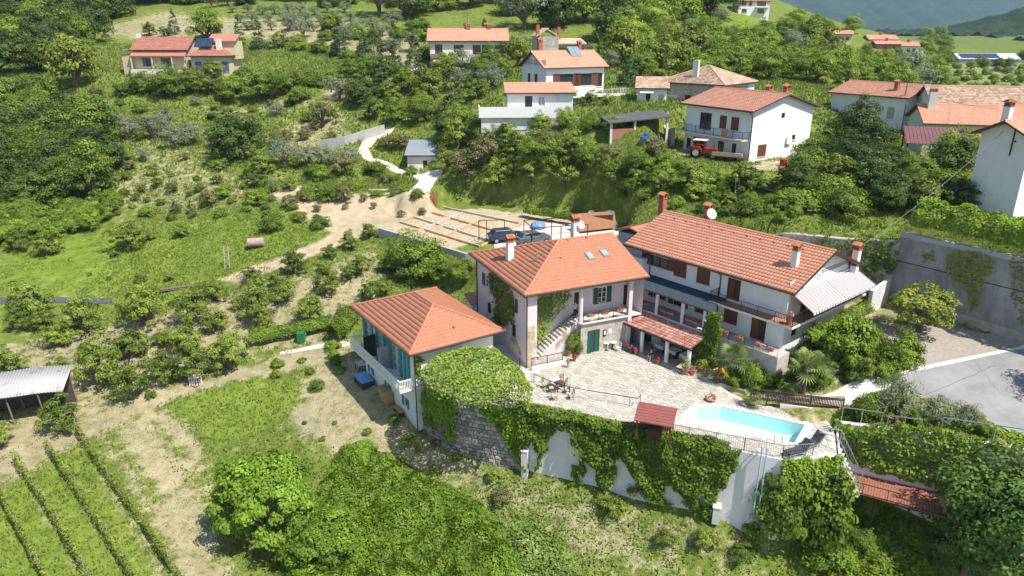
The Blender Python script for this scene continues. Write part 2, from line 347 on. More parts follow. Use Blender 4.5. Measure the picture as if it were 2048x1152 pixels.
gm = bpy.data.materials.new('ground'); gm.use_nodes = True
t = gm.node_tree; N = t.nodes; L = t.links; B = N['Principled BSDF']; B.inputs['Roughness'].default_value = 0.95; B.inputs['Specular IOR Level'].default_value = 0.1
tc = N.new('ShaderNodeTexCoord')
def nz(scale, det=5, rough=.6, dist=0):
    n = N.new('ShaderNodeTexNoise'); n.inputs['Scale'].default_value = scale; n.inputs['Detail'].default_value = det; n.inputs['Roughness'].default_value = rough; n.inputs['Distortion'].default_value = dist
    L.new(tc.outputs['Object'], n.inputs['Vector']); return n.outputs['Fac']
def ramp(fac, stops):
    r = N.new('ShaderNodeValToRGB'); L.new(fac, r.inputs[0]); e = r.color_ramp.elements
    while len(e) < len(stops): e.new(0.5)
    for k, (p, c) in enumerate(stops): e[k].position = p; e[k].color = (*c, 1)
    return r.outputs[0]
def mth(op, a, b):
    m = N.new('ShaderNodeMath'); m.operation = op; m.use_clamp = False
    for k, q in enumerate((a, b)):
        if isinstance(q, (int, float)): m.inputs[k].default_value = q
        else: L.new(q, m.inputs[k])
    return m.outputs[0]
def mixc(f, a, b):
    m = N.new('ShaderNodeMix'); m.data_type = 'RGBA'; L.new(f, m.inputs[0]); L.new(a, m.inputs[6]); L.new(b, m.inputs[7]); return m.outputs[2]
def attr(n): a = N.new('ShaderNodeAttribute'); a.attribute_name = n; return a.outputs['Fac']
big, mid, fine = nz(.12), nz(.9, 6, .65), nz(7, 5, .7)
mf = mth('ADD', mth('MULTIPLY', mid, .6), mth('MULTIPLY', fine, .4))
grass = ramp(mf, [(.30, (.065,.10,.018)), (.5, (.15,.195,.038)), (.7, (.30,.315,.10))])
lush = ramp(mf, [(.28, (.085,.14,.016)), (.5, (.175,.24,.036)), (.72, (.28,.33,.075))])
dry = ramp(mf, [(.24, (.11,.12,.04)), (.38, (.22,.20,.10)), (.52, (.36,.315,.195)), (.74, (.50,.455,.315))])
dirt = ramp(mf, [(.26, (.28,.21,.13)), (.5, (.47,.38,.26)), (.72, (.60,.51,.38))])
def thr(a, amt):   # ragged zone edge
    x = mth('ADD', attr(a), mth('MULTIPLY', mth('SUBTRACT', mf, .5), amt)); s = N.new('ShaderNodeMapRange'); s.interpolation_type = 'SMOOTHSTEP'
    L.new(x, s.inputs[0]); s.inputs[1].default_value = .28; s.inputs[2].default_value = .72; return s.outputs[0]
c = mixc(thr('lush', 1.4), grass, lush); c = mixc(thr('dry', 2.9), c, dry); c = mixc(thr('dirt', 1.6), c, dirt)
mu = N.new('ShaderNodeMix'); mu.data_type = 'RGBA'; mu.blend_type = 'MULTIPLY'; mu.inputs[0].default_value = 1
L.new(c, mu.inputs[6]); L.new(ramp(big, [(.3, (.82,.86,.80)), (.7, (1.12,1.08,1.02))]), mu.inputs[7]); L.new(mu.outputs[2], B.inputs['Base Color'])
bp = N.new('ShaderNodeBump'); bp.inputs['Strength'].default_value = .9; bp.inputs['Distance'].default_value = .22; L.new(mf, bp.inputs['Height']); L.new(bp.outputs[0], B.inputs['Normal'])

nx, ny = len(GX), len(GY); idx = np.arange(nx * ny).reshape(ny, nx)
F = np.stack([idx[:-1, :-1], idx[:-1, 1:], idx[1:, 1:], idx[1:, :-1]], -1).reshape(-1, 4)
g = mesh_np('ground', np.stack([XX, YY, ZZ], -1).reshape(-1, 3), F, gm, smooth=True); tag(g, kind='structure')
for q in ZN:
    a = g.data.attributes.new(q, 'FLOAT', 'POINT'); a.data.foreach_set('value', ZN[q].ravel().astype(np.float32))
def zval(k, x, y):
    i = np.clip(np.searchsorted(GX, x), 0, nx - 1); j = np.clip(np.searchsorted(GY, y), 0, ny - 1); return ZN[k][j, i]

def drape(name, poly, m, lift=0.04, step=1.0, zfun=None, thick=0.0, kind='structure'):
    """a sheet laid on the terrain inside a plan polygon"""
    poly = [Vector(p[:2]) for p in poly]; bd = []
    for i, a in enumerate(poly):
        b = poly[(i + 1) % len(poly)]; n = max(1, int((b - a).length / step)); bd += [a.lerp(b, k / n) for k in range(n)]
    P = np.array([tuple(p) for p in bd]); x0, y0 = P.min(0); x1, y1 = P.max(0)
    gx, gy = np.meshgrid(np.arange(x0, x1, step), np.arange(y0, y1, step)); gx = gx.ravel(); gy = gy.ravel()
    ok = inpoly(gx, gy, P) & (polydist(gx, gy, P) > step * .4)
    vs = bd + [Vector((float(a), float(b))) for a, b in zip(gx[ok], gy[ok])]; nb = len(bd)
    r = delaunay_2d_cdt(vs, [(i, (i + 1) % nb) for i in range(nb)], [], 1, 1e-4)
    V2 = np.array([tuple(v) for v in r[0]]); z = (hgt(V2[:, 0], V2[:, 1]) if zfun is None else zfun(V2[:, 0], V2[:, 1])) + lift
    me = bpy.data.meshes.new(name); me.from_pydata([(a, b, c) for (a, b), c in zip(V2.tolist(), z.tolist())], [], [tuple(f) for f in r[2]])
    me.polygons.foreach_set('use_smooth', [True] * len(me.polygons)); me.update(); me.materials.append(m)
    o = bpy.data.objects.new(name, me); link(o); tag(o, kind=kind)
    if me.polygons and me.polygons[0].normal.z < 0: me.flip_normals()
    return o

# ---------------------------------------------------------------- wooded hills far behind
wood = bpy.data.materials.new('far_wood'); wood.use_nodes = True
t = wood.node_tree; N = t.nodes; L = t.links; B = N['Principled BSDF']; B.inputs['Roughness'].default_value = 0.9; B.inputs['Specular IOR Level'].default_value = 0.1
tc = N.new('ShaderNodeTexCoord')
cl = mth('ADD', mth('MULTIPLY', nz(.01, 4), .5), mth('MULTIPLY', nz(.08, 3), .5))
L.new(ramp(cl, [(.34, (.010,.024,.007)), (.5, (.024,.048,.012)), (.66, (.048,.080,.020))]), B.inputs['Base Color'])
def hill(name, x0, x1, y0, y1, step, fz, crown, ch):
    xs = np.arange(x0, x1, step); ys = np.arange(y0, y1, step); X, Y = np.meshgrid(xs, ys)
    X = X + RNG.uniform(-.3, .3, X.shape) * step; Y = Y + RNG.uniform(-.3, .3, X.shape) * step
    Z = fz(X, Y) + (vnoise(X, Y, crown, 5) ** 1.0) * ch + vnoise(X, Y, crown * .5, 9) * ch * .6
    i = np.arange(X.size).reshape(X.shape); F = np.stack([i[:-1, :-1], i[:-1, 1:], i[1:, 1:], i[1:, :-1]], -1).reshape(-1, 4)
    o = mesh_np(name, np.stack([X, Y, Z], -1).reshape(-1, 3), F, wood); tag(o, kind='structure'); return o
hill('far_hill', -2400, 12000, 4000, 10500, 32, lambda x, y: -110 + np.clip(y - 4160, 0, 9e9) * .30 + (fbm(x, y, 2000, 2, 4) - .5) * 670 * np.clip((y - 4160) / 1400, 0, 1), 48, 38)
hill('wooded_ridge', 620, 1900, 900, 1700, 7, lambda x, y: 6 + np.clip(102 * np.exp(-((y - 1340) / 240) ** 2) * (1 / (1 + np.exp(-(x - 930) / 62))) + (fbm(x, y, 240, 4) - .5) * 26, -10, 160), 14, 10)

def haze(density=0.00007):
    o = MB().box(-5000, 14500, -120, 11500, float(ZZ.min()) - 150, 2700).build('haze', None); tag(o, kind='stuff')
    m = bpy.data.materials.new('haze'); m.use_nodes = True; t = m.node_tree
    for n in list(t.nodes): t.nodes.remove(n)
    out = t.nodes.new('ShaderNodeOutputMaterial'); v = t.nodes.new('ShaderNodeVolumePrincipled')
    v.inputs['Color'].default_value = (.52, .72, 1.0, 1); v.inputs['Density'].default_value = density; v.inputs['Anisotropy'].default_value = 0.0
    t.links.new(v.outputs[0], out.inputs['Volume']); o.data.materials.append(m); return o
haze()
# ---------------------------------------------------------------- materials of the buildings
def tile_mat(name, c0, c1, c2, dirt=0.25, patch=(.30,.20,.14)):
    m = bpy.data.materials.new(name); m.use_nodes = True; t = m.node_tree; N = t.nodes; L = t.links; B = N['Principled BSDF']; B.inputs['Roughness'].default_value = .8; B.inputs['Specular IOR Level'].default_value = .2
    uv = N.new('ShaderNodeUVMap'); fl = N.new('ShaderNodeVectorMath'); fl.operation = 'FLOOR'; L.new(uv.outputs[0], fl.inputs[0])
    wn = N.new('ShaderNodeTexWhiteNoise'); wn.noise_dimensions = '2D'; L.new(fl.outputs[0], wn.inputs['Vector'])
    r = N.new('ShaderNodeValToRGB'); L.new(wn.outputs['Value'], r.inputs[0]); e = r.color_ramp.elements; e.new(.5)
    for k, c in enumerate((c0, c1, c2)): e[k].position = (0.0, .5, 1.0)[k]; e[k].color = (*c, 1)
    tc = N.new('ShaderNodeTexCoord'); n = N.new('ShaderNodeTexNoise'); n.inputs['Scale'].default_value = .55; n.inputs['Detail'].default_value = 7; n.inputs['Roughness'].default_value = .7
    L.new(tc.outputs['Object'], n.inputs['Vector']); mr = N.new('ShaderNodeMapRange'); L.new(n.outputs['Fac'], mr.inputs[0]); mr.inputs[1].default_value = .48; mr.inputs[2].default_value = .78; mr.inputs[4].default_value = dirt
    mx = N.new('ShaderNodeMix'); mx.data_type = 'RGBA'; L.new(mr.outputs[0], mx.inputs[0]); L.new(r.outputs[0], mx.inputs[6]); mx.inputs[7].default_value = (*patch, 1)
    L.new(mx.outputs[2], B.inputs['Base Color']); MATS[name] = m; return m
T_ORANGE = tile_mat('roof_tile_orange', (.425,.178,.103), (.45,.19,.112), (.475,.205,.123), .26, (.35,.18,.115))
T_NEW = tile_mat('roof_tile_new', (.55,.245,.155), (.58,.265,.17), (.61,.285,.185), .18, (.44,.24,.165))
T_FAR = tile_mat('roof_tile_pale', (.54,.255,.17), (.59,.285,.19), (.64,.32,.215), .3, (.42,.25,.18))
T_OLD = tile_mat('roof_tile_old', (.33,.20,.13), (.45,.29,.20), (.56,.42,.31), .45, (.30,.24,.17))
T_RED = tile_mat('roof_tile_red', (.36,.15,.105), (.40,.17,.12), (.44,.19,.135), .3)
T_PORCH = tile_mat('roof_tile_porch', (.34,.14,.10), (.47,.22,.16), (.58,.34,.27), .35)
WHITE = mat('white_render', (.76,.76,.745), var=.045, scale=.9, bump=.08, bscale=25, streak=.075)
WHITE_OLD = mat('weathered_white_render', (.70,.70,.67), var=.09, scale=.6, bump=.1, bscale=18, streak=.16)
PINK = mat('pink_render', (.66,.575,.585), var=.06, scale=1.1, bump=.1, bscale=20)
PINK_OLD = mat('pink_render_flaking_to_stone', (.66,.58,.59), col2=(.36,.29,.20), mix=.60, soft=.035, scale=.55, bump=.35, bscale=9)
BEIGE = mat('beige_render', (.60,.50,.34), var=.06, scale=.5); CREAM = mat('cream_render', (.75,.71,.60), var=.05, scale=.6, streak=.05)
LILAC = mat('lilac_white_render', (.72,.68,.715), var=.05, scale=.7, bump=.08, bscale=12, streak=.12)
STONE = mat('rubble_stone', (.40,.37,.31), var=.35, scale=2.4, bump=.6, bscale=7)
OLDSTONE = mat('old_rubble_wall', (.42,.385,.33), var=.45, scale=1.6, bump=.7, bscale=5)
CONC = mat('concrete', (.40,.39,.37), var=.15, scale=.7, bump=.15, bscale=14)
CONC_DARK = mat('weathered_concrete', (.33,.32,.31), var=.25, scale=.5, bump=.2, bscale=9, streak=.34)
WOOD_D = mat('dark_brown_wood', (.075,.034,.020), rough=.6, var=.2, scale=6); WOOD_R = mat('red_brown_wood', (.15,.055,.028), rough=.55, var=.2, scale=5)
EAVE = mat('eave_boards', (.10,.06,.04), rough=.7, var=.2, scale=4)
GREEN = mat('dark_green_paint', (.018,.095,.075), rough=.45, var=.12, scale=4); TEAL = mat('teal_paint', (.03,.26,.27), rough=.45, var=.1, scale=4)
BLUEW = mat('blue_shutter_paint', (.10,.16,.24), rough=.5, var=.1, scale=4)
FRAME_W = mat('white_frame', (.78,.78,.76), rough=.4, var=.03); GLASS = mat('window_glass', (.03,.035,.04), rough=.06, var=.3, scale=.6, spec=.8)
GLASS_L = mat('curtained_glass', (.34,.36,.37), rough=.12, var=.2, scale=2, spec=.7)
METAL_D = mat('dark_metal', (.03,.032,.035), rough=.4, var=.1, metal=.3); METAL_G = mat('galvanised_metal', (.42,.45,.47), rough=.4, var=.12, metal=.6, scale=3)
COPPER = mat('brown_pipe', (.07,.045,.035), rough=.45, var=.1); SLATE = mat('slate_blue_sheet', (.038,.058,.078), rough=.85, var=.12, scale=.7)
BRICK = mat('brick', (.36,.135,.08), var=.3, scale=7, bump=.3, bscale=25); BRICK_G = mat('garage_brick', (.40,.17,.11), var=.2, scale=4, bump=.2)
TERR = mat('terracotta', (.42,.17,.09), var=.15, scale=5); TERR_FLOOR = mat('terracotta_floor', (.42,.19,.11), var=.2, scale=5)
SHEET = mat('grey_roof_sheet', (.24,.27,.29), rough=.55, var=.08, scale=.6); MAROON = mat('maroon_roof_sheet', (.19,.085,.08), rough=.45, var=.12, scale=.6)
ASPH = mat('asphalt', (.29,.285,.275), rough=.9, var=.22, scale=.45, bump=.15, bscale=60); CONC_W = mat('white_concrete', (.66,.64,.59), var=.08, scale=.5, bump=.1, bscale=20)
SOLAR = mat('solar_glass', (.03,.045,.085), rough=.12, var=.2, scale=2, spec=.7); SOLAR_L = mat('solar_collector', (.22,.28,.30), rough=.15, var=.1, scale=2, spec=.7)

# ---------------------------------------------------------------- builders
def tiles(name, A, B, C, D, m, parent, per=.25, course=.38, amp=.042, ns=4, lift=.012, top=True):
    """barrel tiles laid over the roof face A-B (eave, left to right seen from outside) and D-C (ridge side)"""
    A, B, C, D = [np.array(p, float) for p in (A, B, C, D)]
    LA = np.linalg.norm(B - A); u = (B - A) / LA; d = D - A; s = d - u * (d @ u); Ls = np.linalg.norm(s); s /= Ls; n = np.cross(u, s)
    dl = (D - A) @ u; dr = (C - B) @ u; lo = min(0, dl); hi = max(LA, LA + dr)
    xs = np.arange(lo - (lo % per), hi + per, per / ns); ph = (np.arange(len(xs)) % ns) / ns
    prof = amp * np.sin(np.pi * ph) if ns > 2 else amp * (ph > .2)
    V = []; U = []; Fs = []; k = 0; nr = max(1, int(round(Ls / course))); c = Ls / nr; m_ = len(xs)
    col = xs / per
    for r in range(nr):
        s0 = r * c; s1 = min(s0 + c * 1.04, Ls); jit = (RNG.random(m_ // ns + 2)[(np.arange(m_) // ns)] - .5) * .012
        rows = [(s0 + .004, prof - .006, s0), (s0, prof + .006 + jit, s0), (s1, prof + jit * .5, s1)]
        for ss, hh, _ in rows:
            x = np.clip(xs, dl * ss / Ls, LA + dr * ss / Ls)
            V.append(A + np.outer(x, u) + np.outer(np.full(m_, ss), s) + np.outer(hh + lift, n))
            U.append(np.c_[col + .001, np.full(m_, r + .5)])
        i = np.arange(m_ - 1)
        for q in (0, 1):
            a = k + q * m_ + i; Fs.append(np.stack([a, a + 1, a + 1 + m_, a + m_], -1))
        k += 3 * m_
    V = np.concatenate(V); U = np.concatenate(U); F = np.concatenate(Fs)
    ar = np.linalg.norm(np.cross(V[F[:, 2]] - V[F[:, 0]], V[F[:, 3]] - V[F[:, 1]]), axis=1); F = F[ar > 1e-4]
    us = np.unique(F); mp = np.zeros(len(V), np.int64); mp[us] = np.arange(len(us))
    cu = (np.floor(col + .001) + .5)
    o = mesh_np(name, V[us], mp[F], m, parent, uv=np.c_[U[us, 0], U[us, 1]]); tag(o, kind='stuff'); return o

class Face:
    """local frame on a wall: s along, o outwards, z up"""
    def __init__(s, p0, p1):
        s.p = Vector((p0[0], p0[1], 0)); q = Vector((p1[0], p1[1], 0)); s.len = (q - s.p).length; s.d = (q - s.p).normalized(); s.n = Vector((s.d.y, -s.d.x, 0))
    def __call__(s, a, o, z): return s.p + s.d * a + s.n * o + Vector((0, 0, z))
    def box(s, mb, a0, a1, o0, o1, z0, z1):
        i = len(mb.v); mb.v += [tuple(s(a, o, z)) for z in (z0, z1) for a, o in ((a0, o0), (a1, o0), (a1, o1), (a0, o1))]
        mb.f += [(i, i+1, i+2, i+3), (i+7, i+6, i+5, i+4)] + [(i + k, i + 4 + k, i + 4 + (k + 1) % 4, i + (k + 1) % 4) for k in range(4)]; return mb
def panel(mb, F, z0, z1, ops, a0=0.0, a1=None, rev=.16):
    """wall surface with real openings and reveals"""
    a1 = F.len if a1 is None else a1
    xs = sorted({a0, a1, *[q for o in ops for q in (o[0], o[2])]}); zs = sorted({z0, z1, *[q for o in ops for q in (o[1], o[3])]})
    for i in range(len(xs) - 1):
        for j in range(len(zs) - 1):
            cx, cz = (xs[i] + xs[i+1]) / 2, (zs[j] + zs[j+1]) / 2
            if any(o[0] < cx < o[2] and o[1] < cz < o[3] for o in ops): continue
            mb.poly([F(xs[i], 0, zs[j]), F(xs[i+1], 0, zs[j]), F(xs[i+1], 0, zs[j+1]), F(xs[i], 0, zs[j+1])])
    for x0, y0, x1, y1 in ops:
        for p, q in (((x0, y0), (x1, y0)), ((x1, y0), (x1, y1)), ((x1, y1), (x0, y1)), ((x0, y1), (x0, y0))):
            mb.poly([F(p[0], 0, p[1]), F(p[0], -rev, p[1]), F(q[0], -rev, q[1]), F(q[0], 0, q[1])])
def leaf_panel(F, a0, a1, o0, o1, z0, z1, slats=0):
    """a shutter or door leaf: stiles, rails and either louvres or a sunk field"""
    mb = MB(); w = min(.07, (a1 - a0) * .2); F.box(mb, a0, a0 + w, o0, o1, z0, z1); F.box(mb, a1 - w, a1, o0, o1, z0, z1)
    F.box(mb, a0 + w, a1 - w, o0, o1, z0, z0 + w); F.box(mb, a0 + w, a1 - w, o0, o1, z1 - w, z1); om = o0 + (o1 - o0) * .45
    if slats:
        h = (z1 - z0 - 2 * w) / slats
        for k in range(slats): F.box(mb, a0 + w, a1 - w, o0 + .004, o0 + (o1 - o0) * (.75 if k % 2 else .5), z0 + w + k * h, z0 + w + (k + 1) * h)
    else: F.box(mb, a0 + w, a1 - w, o0 + .002, om, z0 + w, z1 - w)
    return mb
def window(parent, F, a0, z0, a1, z1, style, name='window'):
    """one opening filled: frame (the part) with its panes and shutters"""
    w = a1 - a0; h = z1 - z0; fr = MB(); t = .05
    fm = {'green': FRAME_W, 'teal': FRAME_W, 'dark': WOOD_D, 'white': FRAME_W, 'closed': WOOD_D, 'brown': WOOD_D, 'blue': BLUEW, 'door': WOOD_R, 'roller': FRAME_W, 'greendoor': GREEN, 'hole': METAL_D, 'shut': WOOD_D, 'bluec': BLUEW, 'bright': FRAME_W}[style]
    F.box(fr, a0, a0 + t, -.15, -.04, z0, z1); F.box(fr, a1 - t, a1, -.15, -.04, z0, z1)
    F.box(fr, a0 + t, a1 - t, -.15, -.04, z1 - t, z1); F.box(fr, a0 + t, a1 - t, -.15, -.04, z0, z0 + t)
    if style in ('green', 'white', 'dark', 'brown', 'blue', 'bright') and w > .45:
        m = (a0 + a1) / 2; F.box(fr, m - .03, m + .03, -.145, -.045, z0 + t, z1 - t)
        if style in ('green', 'bright'):
            for k in (1, 2): F.box(fr, a0 + t, m - .03, -.14, -.06, z0 + h * k / 3 - .015, z0 + h * k / 3 + .015); F.box(fr, m + .03, a1 - t, -.14, -.06, z0 + h * k / 3 - .015, z0 + h * k / 3 + .015)
    o = fr.build(name, fm, parent)
    if style in ('closed', 'shut', 'bluec'):
        m = (a0 + a1) / 2; sm = WOOD_R if style != 'bluec' else BLUEW
        for q0, q1 in ((a0 - .04, m - .01), (m + .01, a1 + .04)): leaf_panel(F, q0, q1, .012, .06, z0 - .02, z1 + .02, 0 if h < .7 else 10).build('shutter', sm, o)
    elif style == 'door':
        leaf_panel(F, a0 + t, (a0 + a1) / 2 - .005, -.12, -.06, z0 + t, z1 - t).build('door_leaf', WOOD_R, o); leaf_panel(F, (a0 + a1) / 2 + .005, a1 - t, -.12, -.06, z0 + t, z1 - t).build('door_leaf', WOOD_D, o)
    elif style == 'greendoor':
        F.box(MB(), a0 + t, a1 - t, -.14, -.12, z0 + t, z1 - t).build('pane', GLASS, o)
        leaf_panel(F, a0 - w * .45, a0 - .01, .02, .07, z0, z1).build('door_leaf', GREEN, o); leaf_panel(F, a1 - w * .55, a1 - t, -.11, -.06, z0 + t, z1 - t).build('door_leaf', GREEN, o)
    elif style == 'roller': F.box(MB(), a0 + t, a1 - t, -.12, -.08, z0 + t, z1 - t).build('roller_blind', mat('beige_blind', (.45,.38,.28), var=.1, scale=8), o)
    else:
        F.box(MB(), a0 + t, a1 - t, -.13, -.11, z0 + t, z1 - t).build('pane', GLASS_L if style in ('white', 'bright') else GLASS, o)
        sm = {'green': GREEN, 'teal': TEAL, 'brown': WOOD_R, 'blue': BLUEW}.get(style)
        if sm is not None:
            sw = w * .52
            for q0, q1 in ((a0 - sw - .03, a0 - .03), (a1 + .03, a1 + sw + .03)): leaf_panel(F, q0, q1, .012, .06, z0 - .02, z1 + .02, 8).build('shutter', sm, o)
    if style in ('white', 'dark', 'green', 'roller', 'blue', 'brown', 'shut', 'bluec') and z0 > .6: F.box(MB(), a0 - .08, a1 + .08, .003, .10, z0 - .09, z0 - .025).build('sill', CONC_W, o)
    return o
def chimney(parent, x, y, z0, z1, sx=.5, sy=.5, shaft=None, style='brick'):
    """shaft with an open brick head under a little tiled roof"""
    s = MB().box(x - sx/2, x + sx/2, y - sy/2, y + sy/2, z0, z1 - .55); o = s.build('chimney', shaft or WHITE, parent)
    h = MB().box(x - sx/2 - .05, x + sx/2 + .05, y - sy/2 - .05, y + sy/2 + .05, z1 - .55, z1 - .47)
    for i in (-1, 1):
        for j in (-1, 1): h.box(x + i * (sx/2 - .07) - .07, x + i * (sx/2 - .07) + .07, y + j * (sy/2 - .07) - .07, y + j * (sy/2 - .07) + .07, z1 - .47, z1 - .2)
    h.box(x - .04, x + .04, y - sy/2 + .01, y + sy/2 - .01, z1 - .47, z1 - .2)
    h.build('chimney_head', BRICK, o)
    c = MB(); e = .12; zt = z1 - .2; r = z1 + .02
    c.extr([(x - sx/2 - e, y - sy/2 - e, zt), (x + sx/2 + e, y - sy/2 - e, zt), (x + sx/2 + e, y, r), (x - sx/2 - e, y, r)], (0, 0, .06))
    c.extr([(x - sx/2 - e, y, r + .001), (x + sx/2 + e, y, r + .001), (x + sx/2 + e, y + sy/2 + e, zt), (x - sx/2 - e, y + sy/2 + e, zt)], (0, 0, .06))
    for k in range(4): xx = x - sx/2 + sx * (k + .5) / 4; c.tube([(xx, y - sy/2 - e, zt + .07), (xx, y, r + .07), (xx, y + sy/2 + e, zt + .07)], .045, 5)
    c.build('chimney_cap', TERR, o); return o
def house(name, label, cat, org, ang, L, W, zb, ze, zr, roof='gable', oh=.6, os=.6, wallm=None, roofm=None, wins=(), chims=(), tile=(.25, .40), tiled=True, gutter=True, group=None, mats=None, ends=(1, 1), slabm=None, ry=None, ns=4):
    """rectangular house: local x along its front, y into it; ze = height of the eave edge, zr = ridge; wins = (face, s0, z0, s1, z1, style)"""
    t = empty(name, (org[0], org[1], 0), R(ang), label, cat, group); wallm = wallm or WHITE; roofm = roofm or T_ORANGE
    ry = W / 2 if ry is None else ry; slf = (zr - ze) / (ry + oh); slb = (zr - ze) / (W - ry + oh); zw = ze + oh * slf - .05
    FA = {'F': Face((0, 0), (L, 0)), 'R': Face((L, 0), (L, W)), 'B': Face((L, W), (0, W)), 'L': Face((0, W), (0, 0))}; t_faces = FA
    for k, F in FA.items():
        mb = MB(); panel(mb, F, zb, zw, [w[1:5] for w in wins if w[0] == k])
        if roof == 'gable' and k in 'RL':
            yy = ry if k == 'R' else W - ry
            mb.poly([F(0, 0, zw), F(W, 0, zw), F(yy, 0, zr - .08)])
        elif roof == 'mono' and k in 'RL':
            hi = ze + (W + oh) * (zr - ze) / (W + 2 * oh) - .05; lo = zw
            mb.poly([F(0, 0, lo), F(W, 0, lo), F(W if k == 'R' else 0, 0, hi)])
        elif roof == 'mono' and k == 'B':
            hi = ze + (W + oh) * (zr - ze) / (W + 2 * oh) - .05; mb.poly([F(0, 0, zw), F(L, 0, zw), F(L, 0, hi), F(0, 0, hi)])
        mb.build('wall', (mats or {}).get(k, wallm), t)
    for w in wins: window(t, FA[w[0]], w[1], w[2], w[3], w[4], w[5], 'door' if w[5] in ('door', 'greendoor') else 'window')
    h = ry + oh
    if roof == 'gable':
        a, b = -os * ends[0], L + os * ends[1]
        fs = [((a, -oh, ze), (b, -oh, ze), (b, ry, zr), (a, ry, zr)), ((b, W + oh, ze), (a, W + oh, ze), (a, ry, zr), (b, ry, zr))]; rid = [((a, ry, zr), (b, ry, zr))]
    elif roof == 'hip':
        a, b = -oh, L + oh
        fs = [((a, -oh, ze), (b, -oh, ze), (b - h, ry, zr), (a + h, ry, zr)), ((b, -oh, ze), (b, W + oh, ze), (b - h, ry, zr), (b - h, ry, zr)),
              ((b, W + oh, ze), (a, W + oh, ze), (a + h, ry, zr), (b - h, ry, zr)), ((a, W + oh, ze), (a, -oh, ze), (a + h, ry, zr), (a + h, ry, zr))]
        rid = [((a + h, ry, zr), (b - h, ry, zr)), ((a, -oh, ze), (a + h, ry, zr)), ((b, -oh, ze), (b - h, ry, zr)), ((b, W + oh, ze), (b - h, ry, zr)), ((a, W + oh, ze), (a + h, ry, zr))]
    elif roof == 'hipL':      # hipped at the left end only
        a, b = -oh, L + os
        fs = [((a, -oh, ze), (b, -oh, ze), (b, ry, zr), (a + h, ry, zr)), ((b, W + oh, ze), (a, W + oh, ze), (a + h, ry, zr), (b, ry, zr)), ((a, W + oh, ze), (a, -oh, ze), (a + h, ry, zr), (a + h, ry, zr))]
        rid = [((a + h, ry, zr), (b, ry, zr)), ((a, -oh, ze), (a + h, ry, zr)), ((a, W + oh, ze), (a + h, ry, zr))]
    else:
        fs = [((-os, -oh, ze), (L + os, -oh, ze), (L + os, W + oh, zr), (-os, W + oh, zr))]; rid = []
    sb = MB()
    for f in fs:
        f2 = list(dict.fromkeys(f)); sb.extr(f2, (0, 0, -.15))
    rf = sb.build('roof', slabm or EAVE, t)
    for f in fs:
        if tiled: tiles('roof_tiles', *f, roofm, rf, per=tile[0], course=tile[1], ns=ns)
        else:
            q = MB(); n_ = int((Vector(f[1]) - Vector(f[0])).length / .5); A, B_, C, D = [Vector(p) for p in f]
            q.extr([p + Vector((0, 0, .006)) for p in dict.fromkeys(f)] if False else [Vector(p) + Vector((0, 0, .006)) for p in dict.fromkeys(f)], (0, 0, .03))
            for k in range(1, n_): q.bar(A.lerp(B_, k / n_) + Vector((0, 0, .045)), D.lerp(C, k / n_) + Vector((0, 0, .045)), .05, .03)
            q.build('roof_sheet', roofm, rf)
    if rid and tiled:
        rb = MB()
        for p, q in rid: rb.tube([Vector(p) + Vector((0, 0, .05)), Vector(q) + Vector((0, 0, .05))], .10, 6)
        rb.build('ridge_tiles', roofm, rf)
    if gutter and roof in ('gable', 'mono', 'hip', 'hipL'):
        for f in fs[:1] + (fs[1:2] if roof == 'hip' else fs[2:3] if roof == 'hipL' else []):
            A, B_ = Vector(f[0]), Vector(f[1]); out = (B_ - A).normalized().cross(Vector((0, 0, 1))); MB().tube([A + out * .05 + Vector((0, 0, -.03)), B_ + out * .05 + Vector((0, 0, -.03))], .06, 6).build('gutter', COPPER, rf)
    for c in chims: chimney(t, *c)
    t['slf'] = slf; return t, FA, rf
def railing(parent, pts, h=.85, gap=.13, m=None, post=1.6, name='railing', rad=.016, base=.07):
    """iron railing along a 3-D polyline: rails and posts (the part) with its bars"""
    m = m or METAL_D; r = MB(); b = MB()
    for a, c in zip(pts[:-1], pts[1:]):
        a = Vector(a); c = Vector(c); up = Vector((0, 0, 1)); r.bar(a + up * h, c + up * h, .05, .035); r.bar(a + up * base, c + up * base, .03, .03)
        n = max(1, round((c - a).length / post))
        for k in range(n + 1): p = a.lerp(c, k / n); r.bar(p, p + up * (h + .02), .045)
        n = max(2, int((c - a).length / gap))
        for k in range(1, n): p = a.lerp(c, k / n); b.bar(p + up * base, p + up * (h - .01), rad)
    o = r.build(name, m, parent); b.build('bars', m, o); return o
# ---------------------------------------------------------------- the pink farmhouse
farm, FF, frf = house('farmhouse', 'pink farmhouse with flaking walls, green shutters and hipped orange tile roof beside the courtyard', 'house', (1.23, 52.45), 23.7, 10.9, 11.2, -.9, 6.5, 8.65,
    'hipL', oh=.55, os=.15, wallm=PINK, roofm=T_ORANGE, mats={'L': PINK_OLD}, gutter=True,
    wins=[('L', 2.1, 4.1, 3.3, 5.2, 'green'), ('L', 5.2, 4.0, 6.0, 5.1, 'green'), ('L', 8.1, 4.1, 8.9, 5.2, 'green'), ('L', 2.6, 1.7, 3.4, 2.75, 'dark'), ('L', 8.1, 1.65, 8.9, 2.8, 'dark')][0:5])
